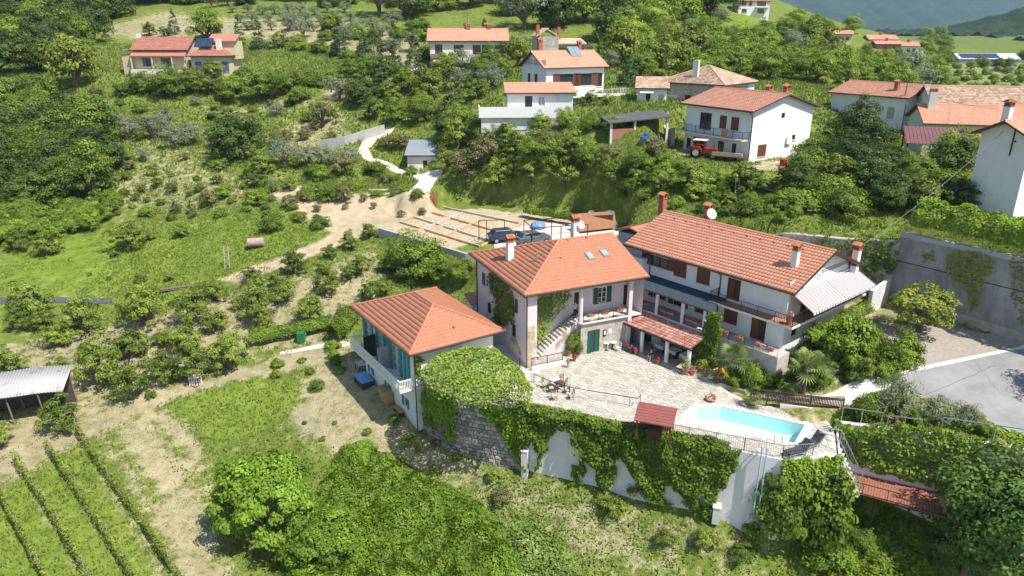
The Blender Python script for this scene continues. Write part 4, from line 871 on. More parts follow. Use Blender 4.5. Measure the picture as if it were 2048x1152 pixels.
# rubble wall under the pergola, stone by stone
SW = [(-7.25,49.95),(-6.3,48.75),(-5.2,47.75),(-3.9,46.98),(-2.3,46.35),(-.9,45.9),(.62,45.5)]
swo = tag(wall_run(MB(), SW, .4, -6.2, [-.2] * 7).build('stone_wall', MORTAR_G), 'curved grey rubble stone wall under the vine pergola', 'wall')
sl_ = [0]
for a, b in zip(SW[:-1], SW[1:]): sl_.append(sl_[-1] + (Vector(b) - Vector(a)).length)
def along(s):
    for i in range(len(SW) - 1):
        if s <= sl_[i + 1] or i == len(SW) - 2:
            k = (s - sl_[i]) / (sl_[i + 1] - sl_[i]); a = Vector(SW[i]).lerp(Vector(SW[i + 1]), k); d = (Vector(SW[i + 1]) - Vector(SW[i])).normalized(); return a, d
rs = random.Random(21); st = []; z = -5.5
while z < -.3:
    h = rs.uniform(.22, .36); s = rs.uniform(0, .3)
    while s < sl_[-1] - .1:
        wd = rs.uniform(.26, .62); st.append((s, wd, z, h)); s += wd + rs.uniform(.02, .05)
    z += h + rs.uniform(.02, .05)
st.sort(key=lambda q: -(q[1] * q[3] * (1 if q[2] < -1.2 else .3))); rest = MB()
def stone(mb, wd, h, dp):
    v = []
    for y, k in ((.06, 1.0), (-dp * .7, 1.0), (-dp, .72)):
        for sx, sz in ((-1, 0), (1, 0), (1, 1), (-1, 1)): v.append((sx * wd / 2 * k * rs.uniform(.88, 1.0), y * rs.uniform(.9, 1.1), h / 2 + (sz - .5) * h * k * rs.uniform(.88, 1.0)))
    i = len(mb.v); mb.v += v; mb.f += [(i+8, i+9, i+10, i+11)] + [(i + q * 4 + k, i + q * 4 + 4 + k, i + q * 4 + 4 + (k + 1) % 4, i + q * 4 + (k + 1) % 4) for q in (0, 1) for k in range(4)]
    return mb
shared = [stone(MB(), 1, 1, .11).mesh('stone', WALLST) for _ in range(9)]
for k, (s, wd, z, h) in enumerate(st):
    p, d = along(s + wd / 2); a = math.atan2(d.y, d.x)
    if k < 300:
        o = bpy.data.objects.new('stone', shared[k % 9]); link(o, swo); o.location = (p.x, p.y, z); o.rotation_euler = (0, 0, a); o.scale = (wd, 1, h)
    else:
        M = Matrix.Translation((p.x, p.y, z)) @ Matrix.Rotation(a, 4, 'Z'); q = stone(MB(), wd, h, .11); i = len(rest.v); rest.v += [tuple(M @ Vector(v)) for v in q.v]; rest.f += [tuple(x + i for x in f) for f in q.f]
tag(rest.build('small_stones', WALLST, swo), kind='stuff')
# wall under the road, overgrown; big concrete wall; rubble bank behind the wing; white garden wall
IW = [(22.5,42.72),(24,42.0),(28.4,39.85),(33,37.5),(48,30.8)]
tag(wall_run(MB(), IW, .4, -6.2, [.55,.75,1.15,1.55,2.1]).build('terrace_wall', LILAC), 'overgrown wall holding the drive above the wooden deck', 'wall')
BW = [(33.6,59.3),(39.7,50.2),(45.4,42.2),(52,33)]
bw = tag(wall_run(MB(), BW, .6, 1.5, [9.4,9.6,9.9,10]).build('concrete_wall', CONC_DARK), 'tall stained concrete retaining wall beside the drive', 'wall')
pb = MB(); wall_run(pb, [(p[0] - .08, p[1] - .06) for p in BW], .5, 1.5, [4.1,4.0,3.9,3.6]); pb.build('footing', mat('footing_stone', (.40,.35,.30), var=.25, scale=1.2, bump=.3), bw)
pb = MB(); wall_run(pb, [(p[0] - .03, p[1] - .02) for p in BW], .66, [9.15,9.35,9.65,9.75], [9.52,9.72,10.02,10.1]); pb.build('coping', CONC, bw)
pb = MB(); wall_run(pb, [(p[0] - .012, p[1] - .009) for p in BW], .3, [7.0,7.1,7.2,7.2], [7.07,7.17,7.27,7.27]); pb.build('pour_joint', METAL_D, bw)
OW = [(18.5,70.2),(22,67.4),(25.5,64.1),(30,61.4),(33.7,59.2)]
tag(wall_run(MB(), OW, .7, 1.5, [4.6,6.2,8.1,8.3,8.7]).build('garden_wall', OLDSTONE), 'old rubble wall holding the bank behind the guest house', 'wall')
tag(wall_run(MB(), [(30.6,56.4),(33.3,58.9)], .3, 1.5, [5.2,5.4]).build('plaster_wall', WHITE_OLD), 'short white plaster wall between guest house and concrete wall', 'wall')

# ---------------------------------------------------------------- drives, paths, yard of the building site
NOCOVER = [gpoly([(812,346),(886,344),(872,362),(857,394),(812,391),(838,364)]), gpoly([(770,262),(790,262),(752,285),(738,300),(748,318),(800,338),(838,346),(830,352),(780,342),(730,322),(716,302),(726,282)])]
GRAVEL = mat('gravel', (.34,.30,.255), var=.25, scale=6, bump=.3, bscale=40)
drape('gravel_yard', gpoly([(1690,712),(1740,668),(1800,650),(1900,655),(2000,668),(2120,690),(2120,720),(1990,712),(1900,730),(1790,758),(1720,770)]), GRAVEL, .03)
drape('road', gpoly([(1805,752),(1860,738),(1940,722),(2048,700),(2140,690),(2200,930),(2060,886),(1985,850),(1900,818),(1835,797),(1785,776)]), ASPH, .075)
for k, (p, q) in enumerate((((1880,745),(2010,860)), ((1835,797),(1990,735)), ((1945,722),(2000,790)))):
    a, b = ground(*p), ground(*q); n = 14; jm = MB(); pr = [(a.lerp(b, i / n).x + random.uniform(-.05, .05), a.lerp(b, i / n).y + random.uniform(-.05, .05)) for i in range(n + 1)]
    for i in range(n):
        x0, y0 = pr[i]; x1, y1 = pr[i + 1]; jm.poly([(x0, y0 - .02, float(hgt(x0, y0)) + .083), (x1, y1 - .02, float(hgt(x1, y1)) + .083), (x1, y1 + .02, float(hgt(x1, y1)) + .083), (x0, y0 + .02, float(hgt(x0, y0)) + .083)])
    tag(jm.build('road_joint', mat('joint_tar', (.10,.10,.10), var=.2)), kind='structure')
drape('pavement', gpoly([(1640,800),(1700,768),(1800,744),(1900,722),(1990,704),(2060,690),(2060,700),(1940,724),(1860,740),(1805,754),(1780,775),(1720,815),(1690,818)]), CONC_W, .055)
drape('path', gpoly([(1490,793),(1560,790),(1640,796),(1700,775),(1700,822),(1640,810),(1560,803)]), mat('path_paving', (.56,.51,.44), var=.15, scale=2, bump=.3), .06)
drape('car_park', [tuple(at(u, v, z=2.95)[:2]) for u, v in [(990,500),(1245,490),(1248,458),(1190,448),(1120,444),(1040,452),(985,475)]], mat('pinkish_concrete', (.58,.51,.45), var=.08, scale=.5), .04)
drape('forecourt', gpoly([(812,346),(886,344),(872,362),(857,394),(812,391),(838,364)]), CONC_W, .06)
drape('lane', gpoly([(770,262),(790,262),(752,285),(738,300),(748,318),(800,338),(838,346),(830,352),(780,342),(730,322),(716,302),(726,282)]), mat('pale_gravel_lane', (.52,.47,.39), var=.15, scale=2), .06)
drape('garden_path', gpoly([(700,684),(640,690),(560,705),(560,712),(640,698),(700,694)]), mat('straw_path', (.58,.52,.41), var=.12, scale=2), .05)
drape('dark_lane', gpoly([(0,597),(225,597),(225,607),(0,609)]), mat('bitumen', (.09,.09,.10), var=.2, scale=1.5), .06)
drape('field_track', gpoly([(0,172),(25,172),(25,185),(10,188),(24,235),(16,236),(4,190),(0,190)]), mat('pale_gravel_lane', (.5,.5,.5)), .1)
A_, B_ = at(757, 457, z=3.3), at(930, 508, z=3.3)
tag(wall_run(MB(), [A_, A_.lerp(B_, .4), B_, B_ + Vector((9, -2.2, 0))], .35, -1.5, [3.35] * 4).build('site_wall', CONC), 'new grey concrete wall holding up the building site', 'wall')
C2, D2 = at(860, 408, z=3.3), at(1045, 440, z=3.3)
fs_ = MB()
for k, (p, q) in enumerate([((800,443),(960,492)), ((825,432),(985,482)), ((850,420),(1010,466)), ((880,412),(1042,446)), ((800,443),(880,412)), ((845,457),(925,425)), ((890,470),(968,436)), ((935,484),(1010,450)), ((962,492),(1042,446))]):
    a = at(*p, z=3.1); b = at(*q, z=3.1); o = MB().bar((0, 0, -.05), b - a - Vector((0, 0, .05)), .2, .22).build('foundation_strip', mat('raw_concrete', (.50,.46,.39), var=.15) if k % 2 else mat('formwork_timber', (.50,.38,.24), var=.2, scale=3), loc=a)
    tag(o, 'pale foundation strip laid out on the earth of the building site', 'foundation', 'foundation strips of the building site')
for k, (p, h, lab) in enumerate([((765,470), 0, '')][:0]): pass
LW = [ground(u, v) for u, v in ((640,300),(690,292),(735,278),(770,268))]
tag(wall_run(MB(), LW, .3, [p.z - 1 for p in LW], [p.z + 1.5 for p in LW]).build('lane_wall', CONC), 'pale concrete wall along the upper lane', 'wall')

# ---------------------------------------------------------------- fence, railings, hut, deck by the pool
def picket_fence():
    a = at(1478, 812, z=.0); b = at(1692, 838, z=.0); a = Vector((17.55, 46.35, 0)); b = Vector((23.7, 44.75, 0)); L_ = (b - a).length; ang = math.atan2(b.y - a.y, b.x - a.x)
    t = empty('picket_fence', a, ang, 'brown slatted fence with green posts between pool and garden path', 'fence')
    MB().box(2.1, L_, -.12, .12, -.3, .34).build('kerb_wall', LILAC, t)
    zb = .38
    for x in (0, 1.15, 2.0, 4.1, 6.3): MB().box(x - .05, x + .05, -.05, .05, 0, 1.32).build('post', GREEN, t)
    MB().box(0, L_, .03, .06, zb + .08, zb + .14).build('rail', WOOD_D, t); MB().box(0, L_, .03, .06, zb + .72, zb + .78).build('rail', WOOD_D, t); MB().box(0, L_, -.03, .07, zb + .86, zb + .89).build('cap_rail', WOOD_D, t)
    me = MB().box(-.034, .034, -.012, .012, zb, zb + .86).mesh('slat', WOOD_D); n = int(L_ / .105)
    for k in range(n):
        o = bpy.data.objects.new('slat', me); link(o, t); o.location = (.08 + k * .105, 0, 0)
    MB().bar((1.2, -.03, zb + .1), (1.95, -.03, zb + .75), .05, .02).build('gate_brace', WOOD_D, t); return t
picket_fence()
pr = empty('pool_railing', (11.8, 41.5, .06), 0, 'thin grey iron railing along the wall top by the pool', 'railing'); o0 = Vector((11.8, 41.5, .06))
railing(pr, [Vector((x, y, .06)) - o0 for x, y in ((10.2, 42.05), (15.2, 40.1), (17.4, 39.22), (19.4, 39.42))], .95, .14, m=METAL_G, name='rails')
hp = Vector((9.7, 41.95, 0)); hut = empty('pool_hut', hp, R(-21), 'small timber hut with dull red shingle roof beside the pool', 'hut')
sh_ = mat('red_shingle', (.26,.085,.075), var=.14, scale=3, bump=.3, bscale=18)
hr_ = MB().extr([(-1.3, -1.0, 1.45), (1.3, -1.0, 1.45), (1.3, .1, 2.1), (-1.3, .1, 2.1)], (0, 0, .07)).extr([(-1.3, .1, 2.1), (1.3, .1, 2.1), (1.3, .75, 1.95), (-1.3, .75, 1.95)], (0, 0, .07)).build('roof', sh_, hut)
for k in range(6): y = -1.0 + k * .19; MB().box(-1.31, 1.31, y, y + .03, 1.45 + (k * .19) * .59 + .07, 1.45 + (k * .19) * .59 + .095).build('shingle_course', sh_, hr_)
for x in (-1.1, 1.1):
    for y, z in ((-.8, 1.5), (.6, 1.95)): MB().box(x - .06, x + .06, y - .06, y + .06, 0, z).build('post', WOOD_R, hut)
MB().box(-1.0, 1.0, .3, .6, 0, .95).build('counter', WOOD_R, hut); MB().box(-.5, .5, -.5, .2, 0, .7).build('cabinet', WOOD_D, hut)
# timber deck below, its planks, railing and stair
dk = empty('wooden_deck', (21.95, 40.3, -3.0), R(-29), 'red brown plank deck on posts below the overgrown wall', 'deck')
PLK = mat('deck_plank', (.30,.12,.075), var=.25, scale=3, bump=.2, bscale=20); me = MB().box(-.075, .075, 0, 2.75, -.035, 0).mesh('plank', PLK)
for k in range(54):
    o = bpy.data.objects.new('plank', me); link(o, dk); o.location = (.08 + k * .165, random.uniform(-.02, .02), random.uniform(-.004, .004))
MB().box(0, 8.9, .1, .22, -.22, -.04).box(0, 8.9, 2.5, 2.62, -.22, -.04).build('beams', WOOD_D, dk)
for k in range(5): MB().box(.2 + k * 2, .32 + k * 2, .1, .22, -3.2, -.2).build('post', METAL_D, dk)
railing(dk, [(.0, .03, 0), (8.8, .03, 0)], .8, .35, m=METAL_D, name='rails', rad=.008)
stp = empty('pool_stair', (21.3, 40.2, 0), R(-35), 'steep grey stair with pale handrails down to the wooden deck', 'stairs')
for k in range(10): MB().box(.05 + k * .17, .27 + k * .17, .1, 1.0, -.3 * (k + 1) - .06, -.3 * (k + 1)).build('step', CONC, stp)
for y in (.06, 1.04): MB().bar((-1.2, y, .95), (0, y, .95), .05).bar((0, y, .95), (1.8, y, -2.0), .05).bar((0, y, .95), (0, y, -.1), .045).bar((1.8, y, -2.0), (1.8, y, -3), .045).build('handrail', METAL_G, stp)
bz = MB()
for k in range(12): x = .14 + k * .14; zt = .95 - x * 1.64; bz.bar((x, 1.04, zt), (x, 1.04, zt - .85), .018)
bz.build('bars', METAL_G, stp)
# pale pipes down the white wall
pp = empty('wall_pipes', (16.1, 39.4, 0), R(-21.5), 'pair of pale blue pipes running down the white wall', 'pipe')
for x in (0, .3): MB().tube([(x, -.22, -4.9), (x, -.22, .9), (x, -.1, 1.0), (x, .1, .95)], .045, 8).build('pipe', mat('pale_blue_pipe', (.35,.50,.58), rough=.4, var=.05), pp)
# handrail above the overgrown wall
for k, (p, q, h, lab) in enumerate((((22.7, 42.9), (24.9, 41.9), 1.1, 'galvanised handrail on wall top right above the pool deck'), ((28.0, 40.4), (33.2, 37.9), 1.2, 'long galvanised handrail above the overgrown wall by the drive'), ((25.2, 41.7), (27.0, 40.9), .9, 'short low handrail between two longer ones on the overgrown wall'))):
    z0 = float(hgt(p[0], p[1])) if False else (.6, 1.15, .85)[k]; t = empty('wall_handrail', (p[0], p[1], z0), 0, lab, 'railing'); q3 = Vector((q[0] - p[0], q[1] - p[1], (.75, 1.5, 1.0)[k] - z0)); up = Vector((0, 0, h))
    r_ = MB().bar(up, q3 + up, .055); 
    for j in range(3): w_ = q3 * (j / 2); r_.bar(w_, w_ + up, .045)
    r_.build('rails', METAL_G, t)
# ---------------------------------------------------------------- the other houses of the village
def house_at(name, label, cat, u, v, d, ang, L, W, zb, dzr, roof='gable', oh=.6, os=.6, right=False, **k):
    """u, v, d: the left (or right) front eave corner in the photograph and its distance; dzr: ridge above eave"""
    p = at(u, v, d=d); a = R(ang); dx = Vector((math.cos(a), math.sin(a))); dy = Vector((-dx.y, dx.x)); s = os if roof in ('gable', 'mono') else oh
    o = Vector((p.x, p.y)) + dx * s + dy * oh
    if right: o = Vector((p.x, p.y)) - dx * (L + s) + dy * oh
    return house(name, label, cat, (o.x, o.y), ang, L, W, zb, p.z, p.z + dzr, roof, oh, os, **k)
def absorb(t1, t2):
    """make the parts of t2 parts of t1 (same rotation)"""
    M = Matrix.Rotation(-t1.rotation_euler.z, 4, 'Z'); off = M @ (Vector(t2.location) - Vector(t1.location)); dr = t2.rotation_euler.z - t1.rotation_euler.z
    for ch in list(t2.children):
        ch.parent = t1; ch.location = off + Matrix.Rotation(dr, 3, 'Z') @ ch.location; ch.rotation_euler.z += dr
    bpy.data.objects.remove(t2)
FARK = dict(tile=(.5, .6), ns=2)
# tractor house
th, TF, trf = house('tractor_yard_house', 'white two-storey house with long balcony behind the red tractor', 'house', (28.7 - .5 * 12.4 + .35, 84.8 + .866 * 12.4 - .2), -60, 11.2, 10.6, 10.2, 17.0, 18.75, 'gable', oh=.75, os=.6, wallm=WHITE, roofm=T_FAR, tile=(.3, .42), ns=2,
    wins=[('F', 2.6, 14.0, 4.6, 16.1, 'dark'), ('F', 6.1, 14.5, 7.1, 16.0, 'shut'), ('F', 8.0, 14.5, 9.1, 16.0, 'shut'), ('F', .5, 11.2, 1.3, 12.6, 'dark'), ('F', 1.7, 11.0, 3.9, 12.9, 'door'), ('F', 6.1, 11.5, 7.1, 12.9, 'dark'), ('F', 8.4, 11.0, 9.1, 12.9, 'door'),
          ('R', 4.9, 15.9, 5.5, 16.5, 'hole'), ('R', 1.5, 11.5, 2.8, 12.9, 'shut'), ('R', 7.3, 13.1, 7.9, 13.7, 'dark')])
MB().box(-.1, 11.0, -1.2, -.004, 13.45, 13.62).build('balcony_slab', CONC_W, th); railing(th, [(-.05, -.05, 13.62), (-.05, -1.15, 13.62), (10.95, -1.15, 13.62), (10.95, -.05, 13.62)], .9, .2)
MB().box(7.6, 8.5, -1.22, -1.16, 13.7, 14.65).build('hung_rug', mat('patterned_rug', (.40,.14,.07), col2=(.45,.33,.12), scale=5, mix=.5), th)
MB().box(11.21, 11.5, 6.2, 7.0, 12.7, 13.5).build('air_conditioner', FRAME_W, th)
MB().tube([(11.25, -.06, 10.5), (11.25, -.06, 16.3), (11.2, -.7, 16.9)], .06, 6).build('downpipe', COPPER, th); chimney(th, 10.3, 6.3, 18.0, 19.7, .6, .6, BRICK); chimney(th, 6.0, 8.2, 17.6, 19.3, .6, .6, BRICK)
raf = MB()
for k in range(22): raf.bar((.0 + k * .54, -.7, 16.86), (.0 + k * .54, 0, 17.03), .09, .12)
raf.build('rafter_ends', WOOD_D, trf)
# old stone house and little cottage behind it
cr = at(1451.5, 171, d=104); a = R(-42); o = Vector((cr.x, cr.y)) - Vector((math.cos(a), math.sin(a))) * 11.2 + Vector((-math.sin(a), math.cos(a))) * .5
os_, OF, orf = house('old_stone_house', 'old grey stone house with weathered pale hipped tile roof', 'house', (o.x, o.y), -42, 10.6, 10.4, 11, 18.3, 20.7, 'hip', oh=.5, wallm=OLDSTONE, roofm=T_OLD, wins=[('F', 4.4, 15.2, 5.4, 16.6, 'dark'), ('F', 7.6, 15.2, 8.4, 16.6, 'hole'), ('R', 2.0, 16.2, 2.8, 17.4, 'hole'), ('R', 5.8, 16.2, 6.9, 17.4, 'dark')], gutter=False, tile=(.34, .45), ns=2)
MB().box(4.6, 5.5, 1.4, 1.9, 18.8, 21.6).build('chimney', WHITE_OLD, os_); MB().box(.6, 3.2, -.02, -.004, 13, 16.4).build('render_patch', WHITE_OLD, os_); MB().box(8.5, 10.62, 8.5, 10.7, 15.9, 18.0).build('render_patch', WHITE, os_)
ct, CF, crf = house_at('cottage', 'small white cottage with brownish low roof beside the old stone house', 'house', 1270, 176, 108, -10, 4.4, 6, 12, 1.3, 'mono', oh=.45, os=.4, wallm=WHITE, roofm=T_OLD, wins=[('F', 1.3, 15.0, 2.0, 16.8, 'dark'), ('F', 3.1, 15.6, 4.0, 16.7, 'roller')], **FARK)
MB().box(.2, 3.9, -1.3, -.01, 14.6, 14.8).build('balcony_slab', CONC_W, ct); railing(ct, [(.2, -1.25, 14.8), (3.9, -1.25, 14.8)], .8, .25); MB().extr([(.4, -.9, 16.95), (2.4, -.9, 16.95), (2.4, -.01, 17.2), (.4, -.01, 17.2)], (0, 0, .06)).build('canopy', FRAME_W, ct); MB().box(-.1, 4.6, -2.6, -1.4, 13.4, 13.55).build('tile_apron', T_RED, ct)
# ruined walls below the cottage
q = MB(); rr = random.Random(4); A_ = at(1285, 205, d=100); B_ = at(1345, 232, d=95)
zz = [15.6, 14.4, 15.0, 13.8, 13.2, 13.6]
rp = [A_.lerp(B_, k / 5) for k in range(6)]; rp = [(p.x + rr.uniform(-.3, .3), p.y + rr.uniform(-.4, .4)) for p in rp]
tag(wall_run(q, rp, .6, 9, zz).build('ruined_wall', OLDSTONE), 'broken rubble wall stepping down beside the old stone house', 'wall')
# open shed with brick panel
os2 = at(1222, 262, d=93); sh = empty('open_shed', (os2.x, os2.y, 10.6), R(8), 'open shed with brick panel and flat dark roof on posts', 'shed')
MB().extr([(-.4, -.5, 3.9), (8.1, -.5, 4.6), (8.1, 4.4, 4.9), (-.4, 4.4, 4.2)], (0, 0, .14)).build('roof', mat('dark_roof_felt', (.10,.10,.10), var=.2), sh)
for x in (0, 3.2, 7.6): MB().box(x - .14, x + .14, -.14, .14, -.6, 3.95 + x * .08).build('post', CONC_W, sh)
MB().box(.16, 3.04, -.08, .08, .75, 3.2).build('brick_panel', BRICK_G, sh); MB().box(.16, 3.04, -.1, .1, -.6, .74).build('base_wall', CONC, sh); MB().box(-.1, 7.7, 4.0, 4.2, -.6, 3.9).build('rear_wall', mat('dim_block_wall', (.20,.17,.14), var=.2), sh)
# white house top centre, with pale awning
wh, WHF, whr = house_at('awning_house', 'white house with red tile roof and pale ground-floor awning up the slope', 'house', 853, 82, 142, 3, 15.4, 8.5, 17.5, 2.3, 'gable', roofm=T_FAR, wallm=CREAM, chims=[(7.0, 4.8, 25, 27.4, .6, .6, BRICK), (7.9, 4.0, 25, 27.2, .6, .6, BRICK), (11.4, 4.8, 25, 27.2, .6, .6, BRICK), (12.2, 4.2, 25, 27.1, .6, .6, BRICK)],
    wins=[('F', 1.0, 21.2, 2.5, 23.2, 'dark'), ('F', 4.8, 21.6, 6.8, 23.1, 'dark'), ('F', 8.6, 21.2, 10.2, 23.1, 'dark'), ('F', 10.5, 21.2, 12.2, 23.1, 'dark'), ('F', 13.0, 21.4, 15.0, 23.0, 'dark'), ('F', 10.6, 18.4, 12.4, 19.9, 'dark'), ('F', 1.4, 17.8, 4.6, 19.4, 'dark')], **FARK)
MB().extr([(.6, -1.9, 19.7), (8.0, -1.9, 19.7), (8.0, -.02, 20.6), (.6, -.02, 20.6)], (0, 0, .05)).build('awning', FRAME_W, wh); MB().box(8.3, 15.4, -1.3, -.01, 20.2, 20.9).build('balcony', mat('grey_balcony_boards', (.26,.21,.18), var=.2), wh); MB().box(.2, 2.9, -1.0, -.01, 20.6, 21.4).build('balcony', mat('grey_balcony_boards', (.26,.21,.18)), wh)
MB().bar((7.6, 4, 26.5), (7.6, 4, 30), .06).bar((6.6, 4, 29.2), (8.6, 4, 29.2), .04).bar((6.9, 4, 28.6), (8.3, 4, 28.6), .04).build('aerial', METAL_D, wh)
# white house with roof collectors
sh3, SF3, sr3 = house_at('collector_house', 'white gabled house with solar collectors on its roof and wide terrace', 'house', 1089, 136.5, 111.5, 26, 10.9, 8.3, 13, 2.4, 'gable', roofm=T_FAR, wallm=WHITE, chims=[(1.3, 4.6, 21.5, 24.6, .7, .7, BRICK), (9.0, 5.0, 21.5, 24.2, .6, .6, BRICK)],
    wins=[('F', 2.6, 17.4, 5.0, 19.3, 'brown'), ('F', 6.4, 17.4, 8.6, 19.3, 'brown'), ('F', 9.4, 17.2, 10.6, 19.3, 'dark'), ('L', 2.2, 17.3, 2.9, 19.2, 'shut'), ('L', 4.6, 17.5, 5.4, 19.2, 'shut'), ('L', 3.7, 20.6, 4.1, 21.5, 'hole')], **FARK)
for x in (6.6, 7.65): MB().cbox((x, 3.3, 22.6), 1.0, 2.4, .12, rx=R(38)).build('solar_collector', SOLAR_L, sr3)
MB().box(.3, 8.0, -3.2, -.04, 9, 16.2).build('extension', WHITE, sh3)
ex, EXF, exr = house_at('collector_house', 'x', 'house', 1010, 186, 105, 3, 9.8, 5.0, 9.5, 1.1, 'mono', oh=.5, os=.4, roofm=T_NEW, wallm=WHITE, wins=[('F', 2.6, 14.7, 3.7, 16.7, 'dark'), ('F', 4.6, 15.2, 5.6, 16.6, 'white')], **FARK)
MB().box(-4.2, 5.2, -3.8, -.45, 14.3, 14.55).build('terrace_slab', CONC_W, ex); MB().box(-4.2, 5.2, -3.95, -3.8, 14.0, 15.5).box(-4.35, -4.2, -3.95, -.45, 14.0, 15.5).build('terrace_parapet', FRAME_W, ex); MB().box(-4.0, -.62, -3.6, -.5, 8, 14.28).build('terrace_base', WHITE_OLD, ex); MB().box(-.6, 5.0, -3.4, -.5, 8.5, 14.28).build('basement', WHITE_OLD, ex); BF = Face((-.6, -3.4), (5.0, -3.4))
for a0 in (1.4, 3.6): window(ex, BF, a0, 12.3, a0 + 1.7, 13.8, 'dark')
MB().box(5.3, 16.5, -3.4, -2.8, 8, 13.9).build('garden_retaining_wall', OLDSTONE, ex); MB().box(5.25, 5.29, -3.4, -.5, 8, 14.0).build('garden_side_wall', OLDSTONE, ex); absorb(sh3, ex)
MB().box(2.5, 13.4, -4.2, -.03, 15.9, 16.15).build('upper_terrace', CONC_W, sh3); railing(sh3, [(8.1, -4.15, 16.15), (13.3, -4.15, 16.15), (13.3, -.2, 16.15)], .9, .3, m=FRAME_W)
for x in (8.4, 10.9, 13.2): MB().box(x - .2, x + .2, -4.1, -3.7, 11, 15.9).build('terrace_pier', WHITE, sh3)
# ruin behind it
ru = at(1075, 110, d=150); rn = empty('ruin', (ru.x, ru.y, ru.z - 1), R(12), 'roofless grey stone ruin with broken tiles among the trees', 'ruin')
MB().box(0, 4.6, 0, 5, 0, 4.6).build('wall', OLDSTONE, rn); MB().box(4.0, 10.6, .8, 4.6, 0, 3.2).build('wall', OLDSTONE, rn); MB().extr([(-.3, -.3, 4.6), (2.3, -.3, 6.2), (2.3, 5.3, 6.2), (-.3, 5.3, 4.6)], (0, 0, .2)).extr([(2.3, 2.2, 6.2), (5.0, 2.2, 4.7), (5.0, 5.3, 4.7), (2.3, 5.3, 6.2)], (0, 0, .2)).build('roof', T_OLD, rn); MB().extr([(4.2, .4, 3.1), (10.9, .4, 3.1), (10.9, 4.9, 4.1), (4.2, 4.9, 4.1)], (0, 0, .2)).build('roof', T_OLD, rn)
MB().box(-.2, .5, .4, 1.0, 4.6, 7.0).build('chimney', BRICK, rn); MB().box(5.4, 6.0, 3.8, 4.4, 3.4, 6.6).build('chimney', BRICK, rn); MB().box(4.62, 10.5, .72, .79, .4, 2.4).build('ivy_patch', mat('ivy_mass', (.03,.06,.015), var=.4, scale=3, bump=.8, bscale=6), rn)
# beige house on the left
bh, BHF, bhr = house_at('beige_house', 'long beige house with red roof, skylights and solar panels on the left slope', 'house', 258, 100, 150, 0, 11.4, 8, 12.5, 2.5, 'gable', oh=.5, os=.5, roofm=T_RED, wallm=BEIGE, wins=[('F', 2.3, 18.6, 3.4, 20.3, 'blue'), ('F', 6.2, 18.6, 7.3, 20.3, 'blue')], **FARK)
MB().extr([(-.1, -1.6, 20.7), (11.5, -1.6, 20.7), (11.5, -.02, 21.5), (-.1, -.02, 21.5)], (0, 0, .12)).build('porch_roof', T_RED, bh); MB().box(-.3, 11.6, -1.7, -.02, 15.6, 18.0).build('terrace_front', CREAM, bh)
for x in (0, 4.4, 8.6, 11.4): MB().box(x - .12, x + .12, -1.5, -1.3, 18, 20.8).build('porch_post', BEIGE, bh)
for k, x in enumerate((2.2, 6.0, 9.0, 10.0)): MB().cbox((x, 1.7, 23.1), .9, .9, .12, rx=R(28)).build('skylight', GLASS, bhr)
MB().box(-.6, .2, 3.6, 4.3, 22.5, 25.2).build('chimney', CREAM, bh); MB().extr([(-3.3, .6, 21.0), (-.02, .6, 21.4), (-.02, 5, 21.6), (-3.3, 5, 21.2)], (0, 0, .12)).build('side_roof', T_RED, bh); MB().box(-3.0, -.02, .8, 4.8, 13, 21.0).build('side_room', BEIGE, bh)
b2 = house_at('beige_house', 'x', 'house', 371, 112, 149, 0, 7.6, 8, 12.5, 2.7, 'hip', oh=.7, roofm=T_RED, wallm=BEIGE, wins=[('F', .9, 17.6, 2.1, 19.6, 'bluec'), ('F', 3.3, 17.8, 4.7, 19.3, 'blue'), ('F', 6.6, 17.6, 7.8, 19.6, 'bluec')], **FARK)[0]
for k in range(3): MB().cbox((1.2 + k * 1.25, 2.0, 23.4), 1.2, 2.6, .1, rx=R(40)).build('solar_panel', SOLAR, b2)
MB().box(5.2, 6.2, 1.2, 2.0, 21, 24.2).build('chimney', CREAM, b2); MB().box(3.2, 8.4, 3.2, 8, 20, 23.6).build('upper_wall', BEIGE, b2); MB().extr([(2.8, 2.7, 23.6), (8.9, 2.7, 23.6), (8.9, 6, 25), (2.8, 6, 25)], (0, 0, .14)).build('upper_roof', T_RED, b2); absorb(bh, b2)
# white house upper right
h5, HF5, r5 = house_at('pole_house', 'white house with beige blinds behind the wooden utility pole', 'house', 1817.8, 196.7, 111, -57, 13.0, 10.4, 8.6, 1.75, 'gable', oh=.55, os=.6, right=True, roofm=T_FAR, wallm=WHITE, wins=[('F', 5.6, 12.4, 6.7, 14.3, 'roller'), ('F', 10.1, 12.4, 11.4, 14.3, 'roller'), ('R', 2.6, 10.3, 3.6, 12.1, 'shut')], chims=[(9.8, 2.2, 16, 18.3, .6, .6, BRICK)], tile=(.3, .42), ns=2)
MB().tube([(13.05, -.06, 9), (13.05, -.06, 15.2)], .06, 6).build('downpipe', COPPER, h5)
